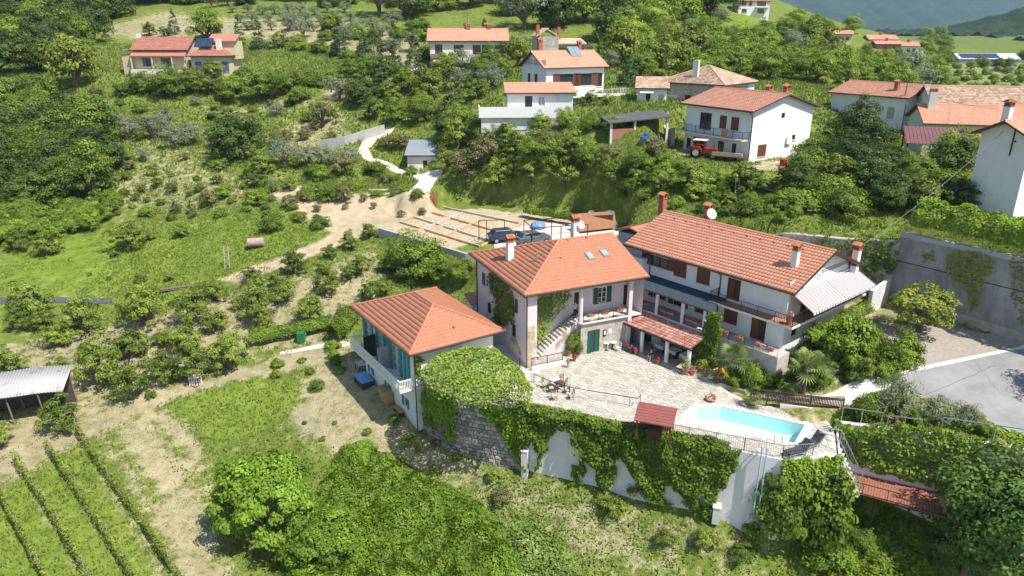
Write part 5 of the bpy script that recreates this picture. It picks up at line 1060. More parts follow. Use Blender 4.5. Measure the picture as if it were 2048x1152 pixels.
# roofs far right
hA = house_at('yellow_house', 'house with broad orange tile roof behind the white gable house on the right', 'house', 1847, 247, 88, -15, 16, 8.4, 9.5, 1.9, 'gable', oh=.6, os=.5, roofm=T_FAR, wallm=CREAM, tile=(.3, .42), ns=2)[0]
MB().box(.6, 1.5, 3.0, 3.8, 15.5, 18.6).build('chimney', WHITE_OLD, hA); q = MB()
for k in range(3): q.box(.62 + k * .3, .82 + k * .3, 3.0, 3.8, 18.62, 18.95)
q.build('chimney_pots', BRICK, hA)
hB = house_at('barn', 'long barn with faded pale tile roof at the far right', 'barn', 1863, 212, 106, -12, 22, 9, 9.5, 2.6, 'gable', oh=.5, os=.5, roofm=T_OLD, wallm=CREAM, tile=(.34, .45), ns=2)[0]
cpo = at(1812, 287, d=80); cpt = empty('carport', (cpo.x, cpo.y, 10.2), R(-22), 'maroon sheet metal carport roof below the orange roof on the right', 'carport')
q = MB().extr([(0, 0, cpo.z - 10.2), (9.5, 0, cpo.z - 10.2), (9.5, 5.2, cpo.z - 8.9), (0, 5.2, cpo.z - 8.9)], (0, 0, .06))
for k in range(24): x = .1 + k * .4; q.bar((x, 0, cpo.z - 10.2 + .08), (x, 5.2, cpo.z - 8.9 + .08), .05, .04)
q.build('roof', MAROON, cpt)
for x in (.2, 4.7, 9.3):
    for y in (.2, 5.0): MB().box(x - .07, x + .07, y - .07, y + .07, -1, cpo.z - 10.2 + .2 * y).build('post', WOOD_D, cpt)
# tall white house at the right edge
h7, HF7, r7 = house('tower_house', 'tall narrow white house with brown eaves at the right edge', 'house', (44.29, 61.2), 26, 10, 4.25, 9.3, 17.25, 18.55, 'gable', oh=.55, os=.75, wallm=WHITE, roofm=T_FAR, slabm=COPPER, chims=[(.8, 2.9, 17.9, 20.2, .6, .6, WHITE)])
q = MB().box(-.08, -.02, 1.4, 1.5, 15.6, 17.9).box(-.12, -.02, 1.15, 1.3, 16.8, 16.92); q.build('iron_anchor', METAL_D, h7)
# far houses
h8, HF8, r8 = house_at('hilltop_house', 'white modern house with balconies on top of the green hill', 'house', 1476, 2, 250, 0, 11, 8, 29, 2.0, 'gable', roofm=T_RED, wallm=WHITE, wins=[('F', 1.0, 34.0, 2.6, 35.6, 'dark'), ('F', 3.6, 34.0, 4.6, 35.8, 'dark'), ('F', 6.4, 33.8, 9.6, 35.8, 'dark'), ('F', 1.2, 31.6, 3.0, 32.9, 'dark'), ('F', 6.8, 31.4, 9.2, 33, 'dark')], gutter=False, **FARK)
MB().box(5.9, 10.6, -1.4, -.01, 33.3, 33.6).build('balcony', WHITE, h8)
for k, (u, v, d, L_, W_, zb, dz_, lab, wm_) in enumerate(((1668, 68, 265, 6, 6, 17, 1.2, 'narrow beige house half hidden by trees on the ridge', BEIGE), (1738, 79, 285, 10.5, 8, 17, 1.7, 'white house with brick upper floor and red roof on the ridge', WHITE), (1803, 92, 280, 6.0, 6, 15, 1.4, 'small white house with red roofs below its neighbour on the ridge', WHITE), (1752, 88, 275, 9, 5, 15, 1.1, 'low red-roofed extension in front of the ridge houses', BRICK_G))):
    h_ = house_at('ridge_house', lab, 'house', u, v, d, (-12, -5, -8, -4)[k], L_, W_, zb, dz_, 'gable', roofm=T_FAR, wallm=wm_, gutter=False, wins=[('F', L_ * .3, at(u, v, d=d).z - 2.2, L_ * .3 + 1.2, at(u, v, d=d).z - .9, 'dark'), ('F', L_ * .65, at(u, v, d=d).z - 2.2, L_ * .65 + 1.2, at(u, v, d=d).z - .9, 'dark')], chims=[(L_ * .5, W_ * .5, at(u, v, d=d).z, at(u, v, d=d).z + dz_ + 1.1, .7, .7, BRICK)], group='houses on the far ridge', **FARK)[0]
ih = house_at('warehouse', 'white warehouse with solar panels on its pale roof in the valley', 'warehouse', 1918, 118, 340, -6, 27, 12, 6, 2.4, 'gable', oh=.5, os=.5, roofm=mat('pale_roof_sheet', (.62,.64,.66), rough=.4, var=.05), wallm=mat('grey_cladding', (.36,.38,.40), var=.08), tiled=False, gutter=False)[0]
for k in range(8): MB().cbox((2.2 + k * 2.2, 2.8, at(1918, 118, d=340).z + 1.42), 2.0, 5.2, .12, rx=math.atan(2.4 / 6.5)).build('solar_panel', SOLAR, ih)
# sheds
gs, GF, gr = house_at('grey_shed', 'small cream shed with grey sheet roof beside the white forecourt', 'shed', 808, 311, 109, 0, 6.3, 5.2, 4.2, 1.5, 'mono', oh=.45, os=.4, roofm=SHEET, wallm=CREAM, tiled=False, wins=[('F', 2.4, 5.3, 3.1, 7.0, 'door'), ('F', 4.0, 6.0, 4.7, 6.9, 'brown')])
cs = empty('tin_shed', (-42.5, 52.3, -5.6), R(16), 'open lean-to with rusty corrugated roof on crooked poles', 'shed')
xs = np.arange(-3.5, 4.6, .06); V = []; 
for y, z in ((0, 2.8), (3.6, 3.65)): V += [(x, y - .12 * math.sin(x * 1.3) * (y == 0), z + .035 * math.sin(x * 2 * math.pi / .24) + .08 * math.sin(x * .9)) for x in xs]
n = len(xs); co = mesh_np('corrugated_roof', V, [(i, i + 1, n + i + 1, n + i) for i in range(n - 1)], mat('rusty_corrugated_sheet', (.43,.41,.39), col2=(.30,.20,.15), mix=.64, soft=.05, scale=.9, rough=.6), cs)
md = co.modifiers.new('thickness', 'SOLIDIFY'); md.thickness = .015
for x, y, h in ((-3.2, .3, 2.75), (.2, .3, 2.75), (2.6, .2, 2.8), (4.2, 3.3, 3.5), (0, 3.3, 3.5)): MB().tube([(x + .25, y - .1, -.3), (x + .1, y, 1.3), (x, y, h)], [.09, .075, .06], 7).build('pole', mat('bark_pole', (.20,.15,.11), var=.3, scale=4), cs)
MB().box(-3.4, 4.3, 3.3, 3.4, 0, 3.3).build('rear_boards', mat('dark_boards', (.08,.06,.05), var=.3, scale=3), cs)
MB().bar((-3.4, .25, 2.7), (4.4, .25, 2.72), .1).build('beam', WOOD_D, cs)
# little kiosk against the farmhouse, rear left
ks = at(957, 632, z=0); kk = empty('garden_store', (ks.x, ks.y + .6, -1.2), R(24), 'tiny white garden store with red tiled lid behind the annex', 'store')
MB().box(-.7, .7, 0, 1.4, -1.5, 2.3).build('wall', WHITE, kk); MB().extr([(-.9, -.2, 2.3), (.9, -.2, 2.3), (.9, 1.6, 2.8), (-.9, 1.6, 2.8)], (0, 0, .1)).build('roof', T_RED, kk)
# ---------------------------------------------------------------- vegetation
def leaf_quads(P, Nn, size, rng, aspect=.62, droop=.0):
    n = len(P); Nn = Nn / np.maximum(np.linalg.norm(Nn, axis=1, keepdims=True), 1e-6); r = rng.normal(size=(n, 3)); t = np.cross(Nn, r); t /= np.maximum(np.linalg.norm(t, axis=1, keepdims=True), 1e-6); b = np.cross(Nn, t)
    s = (size * np.ones(n))[:, None] * rng.uniform(.55, 1.5, (n, 1))
    V = np.stack([P + t * s * .5, P + b * s * .5 * aspect + Nn * s * .06, P - t * s * .5, P - b * s * .5 * aspect + Nn * s * .06], 1).reshape(-1, 3); V[:, 2] -= 0
    return V, np.arange(4 * n).reshape(n, 4)
def leaf_cloud(name, P, Nn, size, m, parent=None, tint=None, seed=1, aspect=.62, origin=None):
    rng = np.random.default_rng(seed); P = np.asarray(P, float); n = len(P)
    if origin is not None: P = P - np.array(origin)
    V, F = leaf_quads(P, np.asarray(Nn, float), size, rng, aspect)
    tv = (rng.uniform(.15, .85, n) if tint is None else np.clip(tint + rng.uniform(-.2, .2, n), 0, 1))
    return mesh_np(name, V, F, m, parent, tint=np.repeat(tv, 4))
L_BROAD = leaf_mat('leaf_broad', (0.042,0.077,0.010), (0.257,0.352,0.041)); L_BRIGHT = leaf_mat('leaf_bright', (0.069,0.132,0.013), (0.318,0.475,0.056), trans=.35); L_ORCH = leaf_mat('leaf_orchard', (0.051,0.090,0.012), (0.295,0.370,0.058)); L_OLIVE = leaf_mat('leaf_olive', (0.115,0.142,0.074), (0.297,0.338,0.203), trans=.15)
L_DARK = leaf_mat('leaf_dark', (0.041,0.094,0.018), (0.193,0.299,0.058)); L_CON = leaf_mat('leaf_conifer', (0.034,0.076,0.024), (0.128,0.196,0.051), trans=.1); L_IVY = leaf_mat('leaf_creeper', (0.038,0.081,0.008), (0.278,0.400,0.041)); L_YEL = leaf_mat('leaf_yellowish', (0.101,0.142,0.019), (0.324,0.365,0.061))
L_SPRING = leaf_mat('leaf_light_green', (0.062,0.109,0.010), (0.311,0.415,0.048)); L_BROWN = leaf_mat('leaf_brownish', (0.090,0.098,0.033), (0.255,0.247,0.090)); L_PALM = leaf_mat('leaf_palm', (0.072,0.124,0.029), (0.260,0.325,0.091), trans=.15)
BARK = mat('bark', (.16,.12,.085), var=.35, scale=5, bump=.4, bscale=14)
def crown_pts(seed, shape, ncl, nlf, cr=.30, flat=1.0, hole=.35):
    """leaf positions and normals in a unit crown (radius 1), sitting on z = 0..H"""
    rng = np.random.default_rng(seed); C = []
    while len(C) < ncl:
        if shape == 'cone':
            z = rng.uniform(0, 1) ** 1.25; rad = (1 - z) * .95 + .05; a = rng.uniform(0, 6.28); q = rad * math.sqrt(rng.uniform(.25, 1)); C.append((q * math.cos(a) * .8, q * math.sin(a) * .8, z * 2.6))
        else:
            d = rng.normal(size=3); d /= np.linalg.norm(d); d[2] = d[2] if d[2] > -.55 else -d[2] * .5
            k = rng.uniform(hole, 1) ** .6 * (1 + .22 * math.sin(3 * math.atan2(d[1], d[0]) + seed) * rng.uniform(.3, 1)); C.append((d[0] * k * .82, d[1] * k * .82, d[2] * k * .72 * flat))
    C = np.array(C); ctr = np.array([0, 0, 1.1 if shape == 'cone' else 0.0]); rc = cr * rng.uniform(.65, 1.2, ncl) * (1 if shape != 'cone' else np.clip(1.2 - C[:, 2] / 2.6, .35, 1))
    d = rng.normal(size=(ncl, nlf, 3)); d /= np.linalg.norm(d, axis=2, keepdims=True); d[..., 2] = np.where(d[..., 2] < -.35, -d[..., 2] * .6, d[..., 2])
    P = C[:, None] + d * (rc[:, None] * rng.uniform(.55, 1.0, (ncl, nlf)))[..., None] * np.array([1, 1, .8]); out = C[:, None] - ctr; out = out / np.maximum(np.linalg.norm(out, axis=2, keepdims=True), .2)
    Nn = d * .9 + out * .5 + rng.normal(size=d.shape) * .38 + np.array([0, 0, .28]); ti = np.clip(.5 + rng.normal(0, .17, (ncl, 1)) + np.zeros((ncl, nlf)), 0, 1)
    return P.reshape(-1, 3), Nn.reshape(-1, 3), ti.ravel(), C
PROTO = {}
def proto(kind, name, m, seed, shape='round', ncl=60, nlf=55, leaf=.13, trunk=.55, cr=.30, flat=1.0, aspect=.62, hole=.35, nv=3):
    """tree prototypes of crown radius 1: (trunk mesh, crown mesh)"""
    PROTO[kind] = (name, [])
    for v in range(nv):
        P, Nn, ti, C = crown_pts(seed + v * 13, shape, ncl, nlf, cr, flat, hole); low = P[:, 2].min() if shape != 'cone' else 0
        cz = trunk - (C[:, 2].min() if shape != 'cone' else 0) ; P[:, 2] += cz; C = C + np.array([0, 0, cz]); rng = np.random.default_rng(seed + v)
        V, F = leaf_quads(P, Nn, leaf, rng, aspect); tv = np.clip(ti + rng.uniform(-.18, .18, len(ti)), 0, 1)
        o = mesh_np(kind + '_crown', V, F, m, tint=np.repeat(tv, 4)); cm = o.data; bpy.data.objects.remove(o)
        tb = MB(); top = C[:, 2].mean() if shape != 'cone' else 2.2; r0 = .085 if shape != 'cone' else .06; w1, w2 = rng.uniform(-.06, .06, 2)
        tb.tube([(0, 0, -.25), (0, 0, .02), (w1, w2, trunk * .6), (w1 * 1.5, -w2, top)], [r0 * 1.35, r0, r0 * .8, r0 * .3], 7)
        if shape != 'cone':
            for c in C[rng.permutation(len(C))[:7]]: tb.tube([(w1, w2, trunk * rng.uniform(.35, .75)), (c[0] * .5, c[1] * .5, (c[2] + trunk * .6) / 2), tuple(c)], [r0 * .55, r0 * .38, r0 * .12], 5)
        PROTO[kind][1].append((tb.mesh(kind + '_trunk', BARK), cm))
proto('wood', 'deciduous_tree', L_BROAD, 100, ncl=105, nlf=95, leaf=.062, trunk=.22, flat=1.2, cr=.27, nv=4)
proto('wooddark', 'deciduous_tree', leaf_mat('leaf_deep', (0.021,0.049,0.010), (0.129,0.189,0.030), trans=.15), 170, ncl=105, nlf=95, leaf=.062, trunk=.22, flat=1.25, cr=.26, nv=4)
proto('woodlight', 'deciduous_tree', L_SPRING, 140, ncl=100, nlf=95, leaf=.062, trunk=.2, flat=1.15, cr=.27, nv=4)
proto('orchard', 'orchard_tree', L_ORCH, 200, ncl=56, nlf=85, leaf=.078, trunk=.3, flat=1.05, cr=.235, hole=.15, nv=6)
proto('olive', 'olive_tree', L_OLIVE, 300, ncl=46, nlf=60, leaf=.10, trunk=.45, flat=.95, aspect=.32, nv=3)
proto('brown', 'fruit_tree', L_BROWN, 330, ncl=38, nlf=45, leaf=.11, trunk=.45, flat=.85, nv=2)
proto('yellow', 'deciduous_tree', L_YEL, 360, ncl=60, nlf=60, leaf=.10, trunk=.4, flat=1.2, nv=2)
proto('walnut', 'walnut_tree', L_BRIGHT, 400, ncl=140, nlf=130, leaf=.056, trunk=.4, cr=.19, flat=1.0, nv=2, hole=.6)
proto('chestnut', 'chestnut_tree', L_DARK, 450, ncl=140, nlf=130, leaf=.066, trunk=.5, cr=.24, flat=1.15, nv=2, aspect=.5)
proto('conifer', 'conifer', L_CON, 500, 'cone', ncl=70, nlf=50, leaf=.12, trunk=.1, cr=.26, nv=2, aspect=.35)
proto('shrub', 'shrub', L_IVY, 600, ncl=50, nlf=100, leaf=.092, trunk=.12, flat=.9, nv=4, cr=.36)
proto('dshrub', 'shrub', L_BROAD, 640, ncl=54, nlf=105, leaf=.085, trunk=.12, flat=.9, nv=3, cr=.36)
proto('round', 'clipped_tree', L_YEL, 680, ncl=80, nlf=70, leaf=.085, trunk=.62, flat=.95, nv=1, cr=.26, hole=.6)
NTREE = [0]
def plant_at(kind, p, r, label, group=None, cat=None, hs=1.0, rng=random):
    name, vs = PROTO[kind]; k = NTREE[0]; NTREE[0] += 1; tm, cm = vs[(k * 7 + 3 * (k // 5)) % len(vs)]; cat = cat or ('shrub' if 'shrub' in name else 'tree')
    t = empty(name, p, rng.uniform(0, 6.28), label, cat, group); t.scale = (r * rng.uniform(.92, 1.08), r * rng.uniform(.92, 1.08), r * hs * rng.uniform(.9, 1.1))
    for nm, me in (('trunk', tm), ('crown', cm)): link(bpy.data.objects.new(nm, me), t)
    return t
def plant(kind, u, v, w, label, group=None, hs=1.0, cat=None):
    p = ground(u, v); return plant_at(kind, p - Vector((0, 0, .05)), w / 2 * depth(p) / FPX, label, group, cat, hs)
def scatter(kinds, poly, w0, w1, label, group, gap=.62, seed=1, hs=1.0, limit=400, avoid=()):
    """trees spread unevenly over a piece of the slope, described by its outline in the photograph"""
    rng = random.Random(seed); P = np.array(poly, float); x0, y0 = P.min(0); x1, y1 = P.max(0); got = []; tries = 0
    while tries < 5000 and len(got) < limit:
        tries += 1; u = rng.uniform(x0, x1); v = rng.uniform(y0, y1); w = rng.uniform(w0, w1)
        if not inpoly(np.array(u), np.array(v), P) or any(inpoly(np.array(u), np.array(v), q) for q in avoid): continue
        if any(math.hypot(u - a, (v - b) * 2.0) < (w + c) / 2 * gap for a, b, c in got): continue
        got.append((u, v, w))
    for u, v, w in got: k = rng.choice(kinds); plant(k, u, v, w, label, group, hs)
    return len(got)
# woods
scatter(['wooddark', 'wooddark', 'wooddark', 'wood', 'woodlight'], [(-160,-60),(330,-60),(330,15),(205,42),(190,110),(100,150),(-160,160)], 85, 120, 'tall deciduous tree in the wood behind the beige house, upper left', 'trees of the upper left wood', .46, 1, 1.1)
scatter(['wooddark', 'wooddark', 'wooddark', 'wood'], [(-160,240),(80,240),(190,290),(225,330),(215,385),(120,415),(-160,440)], 95, 135, 'big dark tree in the wood at the left edge below the beige house', 'trees of the wood at the left edge', .52, 2, 1.0)
scatter(['shrub', 'dshrub', 'woodlight'], [(-60,425),(140,410),(230,415),(215,450),(120,480),(-60,510)], 45, 75, 'bright scrub bush at the foot of the wood at the left edge', 'scrub below the left wood', .6, 3)
NOH = [[(1440,15),(1580,15),(1580,80),(1440,80)], [(845,30),(1030,30),(1030,112),(845,112)], [(1060,60),(1170,60),(1170,112),(1060,112)], [(1465,-5),(1555,-5),(1555,36),(1465,36)]]
scatter(['wooddark', 'wooddark', 'wood', 'woodlight', 'woodlight', 'yellow', 'olive'], [(330,-70),(1480,-70),(1462,15),(1400,50),(1290,75),(1210,105),(1175,75),(1060,62),(1020,45),(850,42),(720,28),(560,2),(330,5)], 95, 135, 'deciduous tree in the hillside wood along the top of the slope', 'trees of the hillside wood', .5, 4, 1.0, avoid=NOH)
scatter(['wood', 'woodlight', 'woodlight', 'woodlight', 'yellow', 'olive'], [(1225,150),(1230,110),(1300,85),(1480,95),(1530,84),(1630,105),(1660,140),(1740,160),(1880,170),(1880,192),(1690,186),(1560,175),(1530,158),(1300,160)], 62, 95, 'bright green tree in the wood behind the old stone house', 'trees behind the old stone house', .5, 5, 1.0)
scatter(['woodlight', 'wood'], [(1590,48),(1640,62),(1660,78),(1600,90),(1560,88)], 40, 60, 'tree on the shoulder of the hill right of the hilltop house', 'trees below the hilltop house', .6, 6)
scatter(['woodlight', 'wood'], [(1700,62),(1735,66),(1730,70),(1700,70)], 40, 50, 'round tree between the beige and white ridge houses', 'trees between ridge houses', .8, 7, limit=3)
scatter(['woodlight', 'wood', 'olive'], [(1850,76),(1890,78),(1890,112),(1852,112)], 30, 44, 'tree right of the ridge houses above the valley', 'trees right of the ridge houses', .6, 8)
scatter(['woodlight', 'shrub'], [(1670,108),(1890,120),(1890,138),(1690,140)], 24, 36, 'tree in the belt in front of the ridge houses', 'trees in front of the ridge houses', .6, 18)
scatter(['wood', 'woodlight', 'dshrub'], [(1880,112),(1915,108),(2060,112),(2110,122),(2110,136),(2045,134),(1900,140)], 22, 36, 'tree in the valley around the warehouse', 'trees around the warehouse', .7, 38, limit=45, avoid=[[(1905,100),(2045,100),(2045,134),(1905,134)]])
scatter(['dshrub', 'shrub'], [(1880,148),(2110,138),(2110,196),(1900,196)], 20, 30, 'small tree of the valley plantation left of the warehouse foot', 'trees of the valley plantation', .85, 9, 1.0, limit=150)
scatter(['wooddark', 'olive', 'orchard', 'woodlight', 'yellow', 'conifer', 'wood'], [(680,165),(720,150),(845,150),(980,140),(1020,165),(960,200),(940,235),(890,272),(800,255),(690,225),(650,200)], 50, 82, 'tree on the slope between the awning house and the lane', 'trees below the awning house', .72, 10)
scatter(['orchard', 'wooddark', 'orchard', 'olive', 'wood', 'brown'], [(905,300),(945,275),(1040,305),(1160,305),(1215,320),(1225,325),(1300,312),(1315,335),(1240,385),(1150,375),(1060,388),(985,388),(910,395),(890,350)], 62, 98, 'tree on the bank behind the building site', 'trees on the bank above the site', .8, 11)
scatter(['wooddark', 'wooddark', 'wood', 'dshrub', 'yellow'], [(1600,330),(1640,285),(1700,280),(1760,310),(1790,335),(1830,345),(1900,345),(1925,400),(1900,425),(1800,430),(1690,432),(1590,425),(1560,395)], 85, 125, 'dense dark tree between the tractor house and the hedge', 'trees left of the tall white house', .56, 12, .9)
for u, v, w in ((1390,390,95),(1490,385,88),(1440,400,50),(1560,420,60),(1270,372,55),(1330,330,50)): plant('orchard', u, v, w, 'fruit tree on the grassy bank behind the guest house', 'fruit trees behind the guest house')
plant('wooddark', 1715, 300, 115, 'tall dark tree in front of the white house with beige blinds'); plant('woodlight', 1905, 345, 120, 'rounded tree with pale flowers beside the maroon carport')
plant('conifer', 1255, 175, 60, 'dark spruce right of the collector house'); plant('yellow', 155, 178, 112, 'yellowish broad tree left of the beige house', hs=1.1); plant('conifer', 765, 185, 55, 'dark conical tree left of the awning house'); plant('yellow', 1035, 135, 62, 'yellow green conical tree at right end of the awning house', hs=1.2)
plant('wooddark', 482, 320, 128, 'single big round tree on the terraces below the beige house', hs=.95); plant('wood', 415, 78, 75, 'dark bushy tree behind the solar panels of the beige house')
for u, v, w in ((235,268,62),(205,245,58),(262,280,62),(305,285,70),(350,300,72),(385,290,66),(170,250,50),(330,262,55)): plant('olive', u, v, w, 'silvery olive tree in the row below the beige house', 'olives below the beige house')
for u, v, w in ((1080,262,50),(1130,256,55),(1180,260,55),(1225,264,50),(1010,292,70),(960,285,70),(905,270,60),(1100,215,40),(1140,212,44),(1180,212,40),(1215,210,36)): plant(random.choice(['wood', 'orchard', 'woodlight']), u, v, w, 'leafy tree below the terrace of the collector house', 'trees below the collector house')
for u, v, w in ((285,178,48),(310,185,46),(345,190,62),(385,180,52),(420,182,40),(430,150,44),(465,195,55),(490,165,40),(520,195,62),(555,190,50),(582,170,42),(250,185,40),(75,205,60),(95,240,70),(60,230,60),(600,195,40)): plant(random.choice(['orchard', 'wood', 'dshrub', 'brown']), u, v + 8, w * 1.25, 'bush in the garden terrace just below the beige house', 'bushes below the beige house')
for k in range(3):
    for j in range(9): plant('olive', 470 + j * 27 + k * 11 + random.uniform(-5, 5), 28 + k * 17 + random.uniform(-3, 3), random.uniform(24, 32), 'small olive in the rows on the hay slope above', 'olives on the hay slope')
for u, v, w in ((480,92,40),(520,100,46),(560,98,50),(600,102,46),(640,108,44),(680,115,50),(500,60,22),(730,118,40),(820,60,26),(790,95,40),(300,72,36),(350,70,34),(330,75,26),(700,75,30)): plant(random.choice(['conifer', 'orchard', 'woodlight']), u, v, w, 'tree in the line under the hay slope right of the beige house', 'trees under the hay slope')
for u, v, w in ((645,255,75),(700,205,60),(610,285,35),(575,285,30),(555,290,35),(665,285,30)): plant('brown', u, v, w, 'brownish thin fruit tree on the terrace above the lane', 'thin fruit trees above the lane')
for u, v, w in ((520,350,75),(570,330,70),(620,335,60),(660,330,55),(555,300,40),(445,340,36),(700,330,50),(515,375,50)): plant('olive' if u > 540 else 'orchard', u, v, w, 'bushy tree left of the lane below the big round tree', 'trees left of the lane')
for u, v, w in ((272,402,26),(258,318,22),(288,322,16),(420,412,50),(445,395,40),(515,410,60),(545,458,58),(640,455,46),(660,400,60),(690,405,50),(620,400,46),(580,415,40),(750,350,55),(690,350,60),(640,360,50),(780,365,40),(800,300,50),(770,300,40),(600,440,36)): plant(random.choice(['orchard', 'dshrub', 'brown', 'shrub']), u, v, w, 'low bush scattered over the open slope left of the building site', 'bushes on the open slope')
for u in (352, 383): plant('conifer', u, 427, 27, 'one of two small cone-shaped thujas on the open slope', 'pair of small thujas', .8)
for u, v, w in ((95,512,72),(40,500,60),(258,498,78),(365,474,42),(282,566,30),(338,562,25),(180,552,14),(218,560,12),(230,515,22),(300,480,30)): plant('orchard', u, v, w, 'young fruit tree on the green meadow left of the ladder', 'fruit trees on the meadow')
scatter(['orchard', 'dshrub', 'shrub'], [(1250,345),(1330,335),(1560,385),(1640,430),(1560,448),(1400,425),(1300,405),(1240,400)], 34, 70, 'bush on the grassy bank right behind the guest house roof', 'bushes behind the guest house roof', .8, 31)
scatter(['shrub', 'dshrub', 'olive', 'brown'], [(120,200),(420,205),(640,215),(720,300),(700,350),(540,380),(430,345),(250,330),(120,260)], 20, 42, 'low bush on the terraced slope below the beige house', 'bushes on the terraced slope', 1.3, 32, limit=34)
scatter(['shrub', 'dshrub', 'brown', 'orchard'], [(240,335),(520,380),(640,370),(860,345),(800,330),(880,400),(700,400),(560,440),(330,445),(240,420)], 18, 40, 'small bush on the rough slope left of the site', 'small bushes left of the site', 1.3, 33, limit=40)
scatter(['shrub', 'woodlight', 'dshrub'], [(1290,150),(1480,60),(1530,80),(1340,160)], 22, 40, 'bush on the green hill below the hilltop house', 'bushes on the green hill', 1.2, 34, limit=25)
scatter(['shrub', 'olive', 'dshrub', 'conifer'], [(560,62),(700,60),(860,48),(1000,60),(1040,112),(850,125),(700,120),(640,108)], 34, 58, 'bush on the slope between hay field and awning house', 'bushes left of the awning house', .75, 35, limit=40, avoid=[[(840,40),(1030,40),(1030,112),(840,112)]])
scatter(['dshrub', 'shrub', 'olive'], [(1180,115),(1290,80),(1440,45),(1450,80),(1330,110),(1240,150)], 34, 60, 'bush on the hillside between ruin and hilltop house', 'bushes right of the ruin', .75, 36, limit=40)
scatter(['dshrub', 'shrub', 'olive'], [(330,-20),(560,-20),(720,10),(700,22),(560,0),(420,18),(340,18)], 40, 70, 'bush along the upper edge of the hay slope', 'bushes above the hay slope', .7, 37, limit=30)
# orchard
ORCH = [(66,640,92),(170,668,90),(115,694,72),(20,742,72),(290,652,98),(262,718,92),(210,772,102),(385,648,84),(368,704,78),(385,758,90),(323,768,80),(265,802,84),(434,664,62),(462,738,90),(430,604,56),(521,642,92),(530,660,52),(570,604,66),(622,640,68),(592,548,60),(503,566,46),(656,588,62),(660,518,36),(120,748,56),(125,864,84),(4,895,56),(302,797,26),(700,500,44),(722,550,50),(738,478,38),(772,540,46),(700,560,44),(650,545,36),(690,640,42),(740,600,50),(770,590,46),(45,660,60),(90,660,50),(330,690,50),(180,720,50),(400,600,40),(480,620,40),(555,575,44)]
for u, v, w in ORCH: plant('orchard', u, v, w * 1.06, 'leafy fruit tree in the mown orchard left of the annex', 'orchard trees left of the annex', hs=random.uniform(1.0, 1.3))
for u, v, w in ((835,560,118),(880,560,80),(925,560,66),(800,545,60)): plant('wood', u, v, w, 'dense tree behind the annex roof', 'trees behind the annex')
for u, v, w in ((555,735,32),(552,756,28),(621,748,24),(635,780,36),(604,725,20),(665,700,34),(672,730,30),(680,745,26),(668,715,30)): plant('shrub', u, v, w, 'small sapling on the mown ground left of the annex', 'saplings left of the annex')
for u, v, w in ((735,870,22),(790,845,30),(815,890,36),(610,850,12),(670,850,14),(690,900,22),(645,880,16),(760,790,14)): plant('shrub', u, v, w, 'little shrub on the bare ground below the annex', 'little shrubs below the annex')
# big trees in front
plant('walnut', 540, 1085, 225, 'broad bright green walnut tree beside the vineyard', hs=1.15); plant('walnut', 640, 1120, 190, 'lower walnut tree grown into the brambles at the bottom', hs=.7)
plant('chestnut', 1985, 1175, 280, 'big dark chestnut tree in the bottom right corner', hs=1.15); plant('chestnut', 1925, 1150, 150, 'smaller dark chestnut tree in front of the deck', hs=1.1); plant('chestnut', 2090, 1060, 200, 'dark tree cut by the right edge below the drive')
for k, (u, v, w, kd) in enumerate(((1600,1062,200,'dshrub'),(1560,1052,140,'shrub'),(1530,1042,100,'shrub'),(1640,1010,100,'dshrub'),(1505,1075,60,'shrub'),(1650,1120,110,'shrub'),(1720,1090,70,'dshrub'))): plant(kd, u, v, w, 'bushy shrub at the foot of the white wall near the deck', 'shrubs beside the deck', 1.45 if k < 3 else 1.1)
for u, v, w in ((870,900,30),(915,925,36),(990,965,46),(1005,1010,50),(1220,1030,75),(1270,1000,50),(1410,1100,60),(1330,1090,50),(1480,1120,60),(840,905,26)): plant(random.choice(['orchard', 'orchard', 'brown']), u, v, w, 'wild shrub on the weedy slope below the retaining walls', 'shrubs on the weedy slope')
plant_at('wood', (40.2, 43.2, 1.7), 3.0, 'tree beyond the right edge shading the drive', hs=1.25)
plant_at('round', (33.0, 53.0, 2.75), 2.55, 'neat round-topped tree on the gravel beside the drive', hs=1.0)

# ---------------------------------------------------------------- creepers, hedges, vines
def wallpoints(a, b, z0, z1, n, seed, out=(.05, .45), bulge=None):
    rng = np.random.default_rng(seed); a = np.array(a); b = np.array(b); d = b - a; L_ = np.hypot(*d); d = d / L_; nn = np.array([d[1], -d[0]]); s = rng.uniform(0, L_, n); z = rng.uniform(0, 1, n); z = (z0(s) if callable(z0) else z0) + z * ((z1(s) if callable(z1) else z1) - (z0(s) if callable(z0) else z0))
    th = rng.uniform(out[0], out[1], n) * (.45 + .9 * vnoise(s, z, .8, seed)); x = a[0] + d[0] * s + nn[0] * th; y = a[1] + d[1] * s + nn[1] * th
    N_ = np.c_[np.full(n, nn[0]), np.full(n, nn[1]), np.full(n, .55)] + rng.normal(0, .5, (n, 3)); return np.c_[x, y, z], N_, s, z
def px(P):
    Z = P[:, 1] * CP - (P[:, 2] - CAM_H) * SP; Y = P[:, 1] * SP + (P[:, 2] - CAM_H) * CP; return 1024 + FPX * P[:, 0] / Z, 576 - FPX * Y / Z
def tintn(P, s=.7, seed=3): return .25 + .55 * fbm(P[:, 0] + P[:, 2] * .7, P[:, 1] + P[:, 2], s, seed, 2)
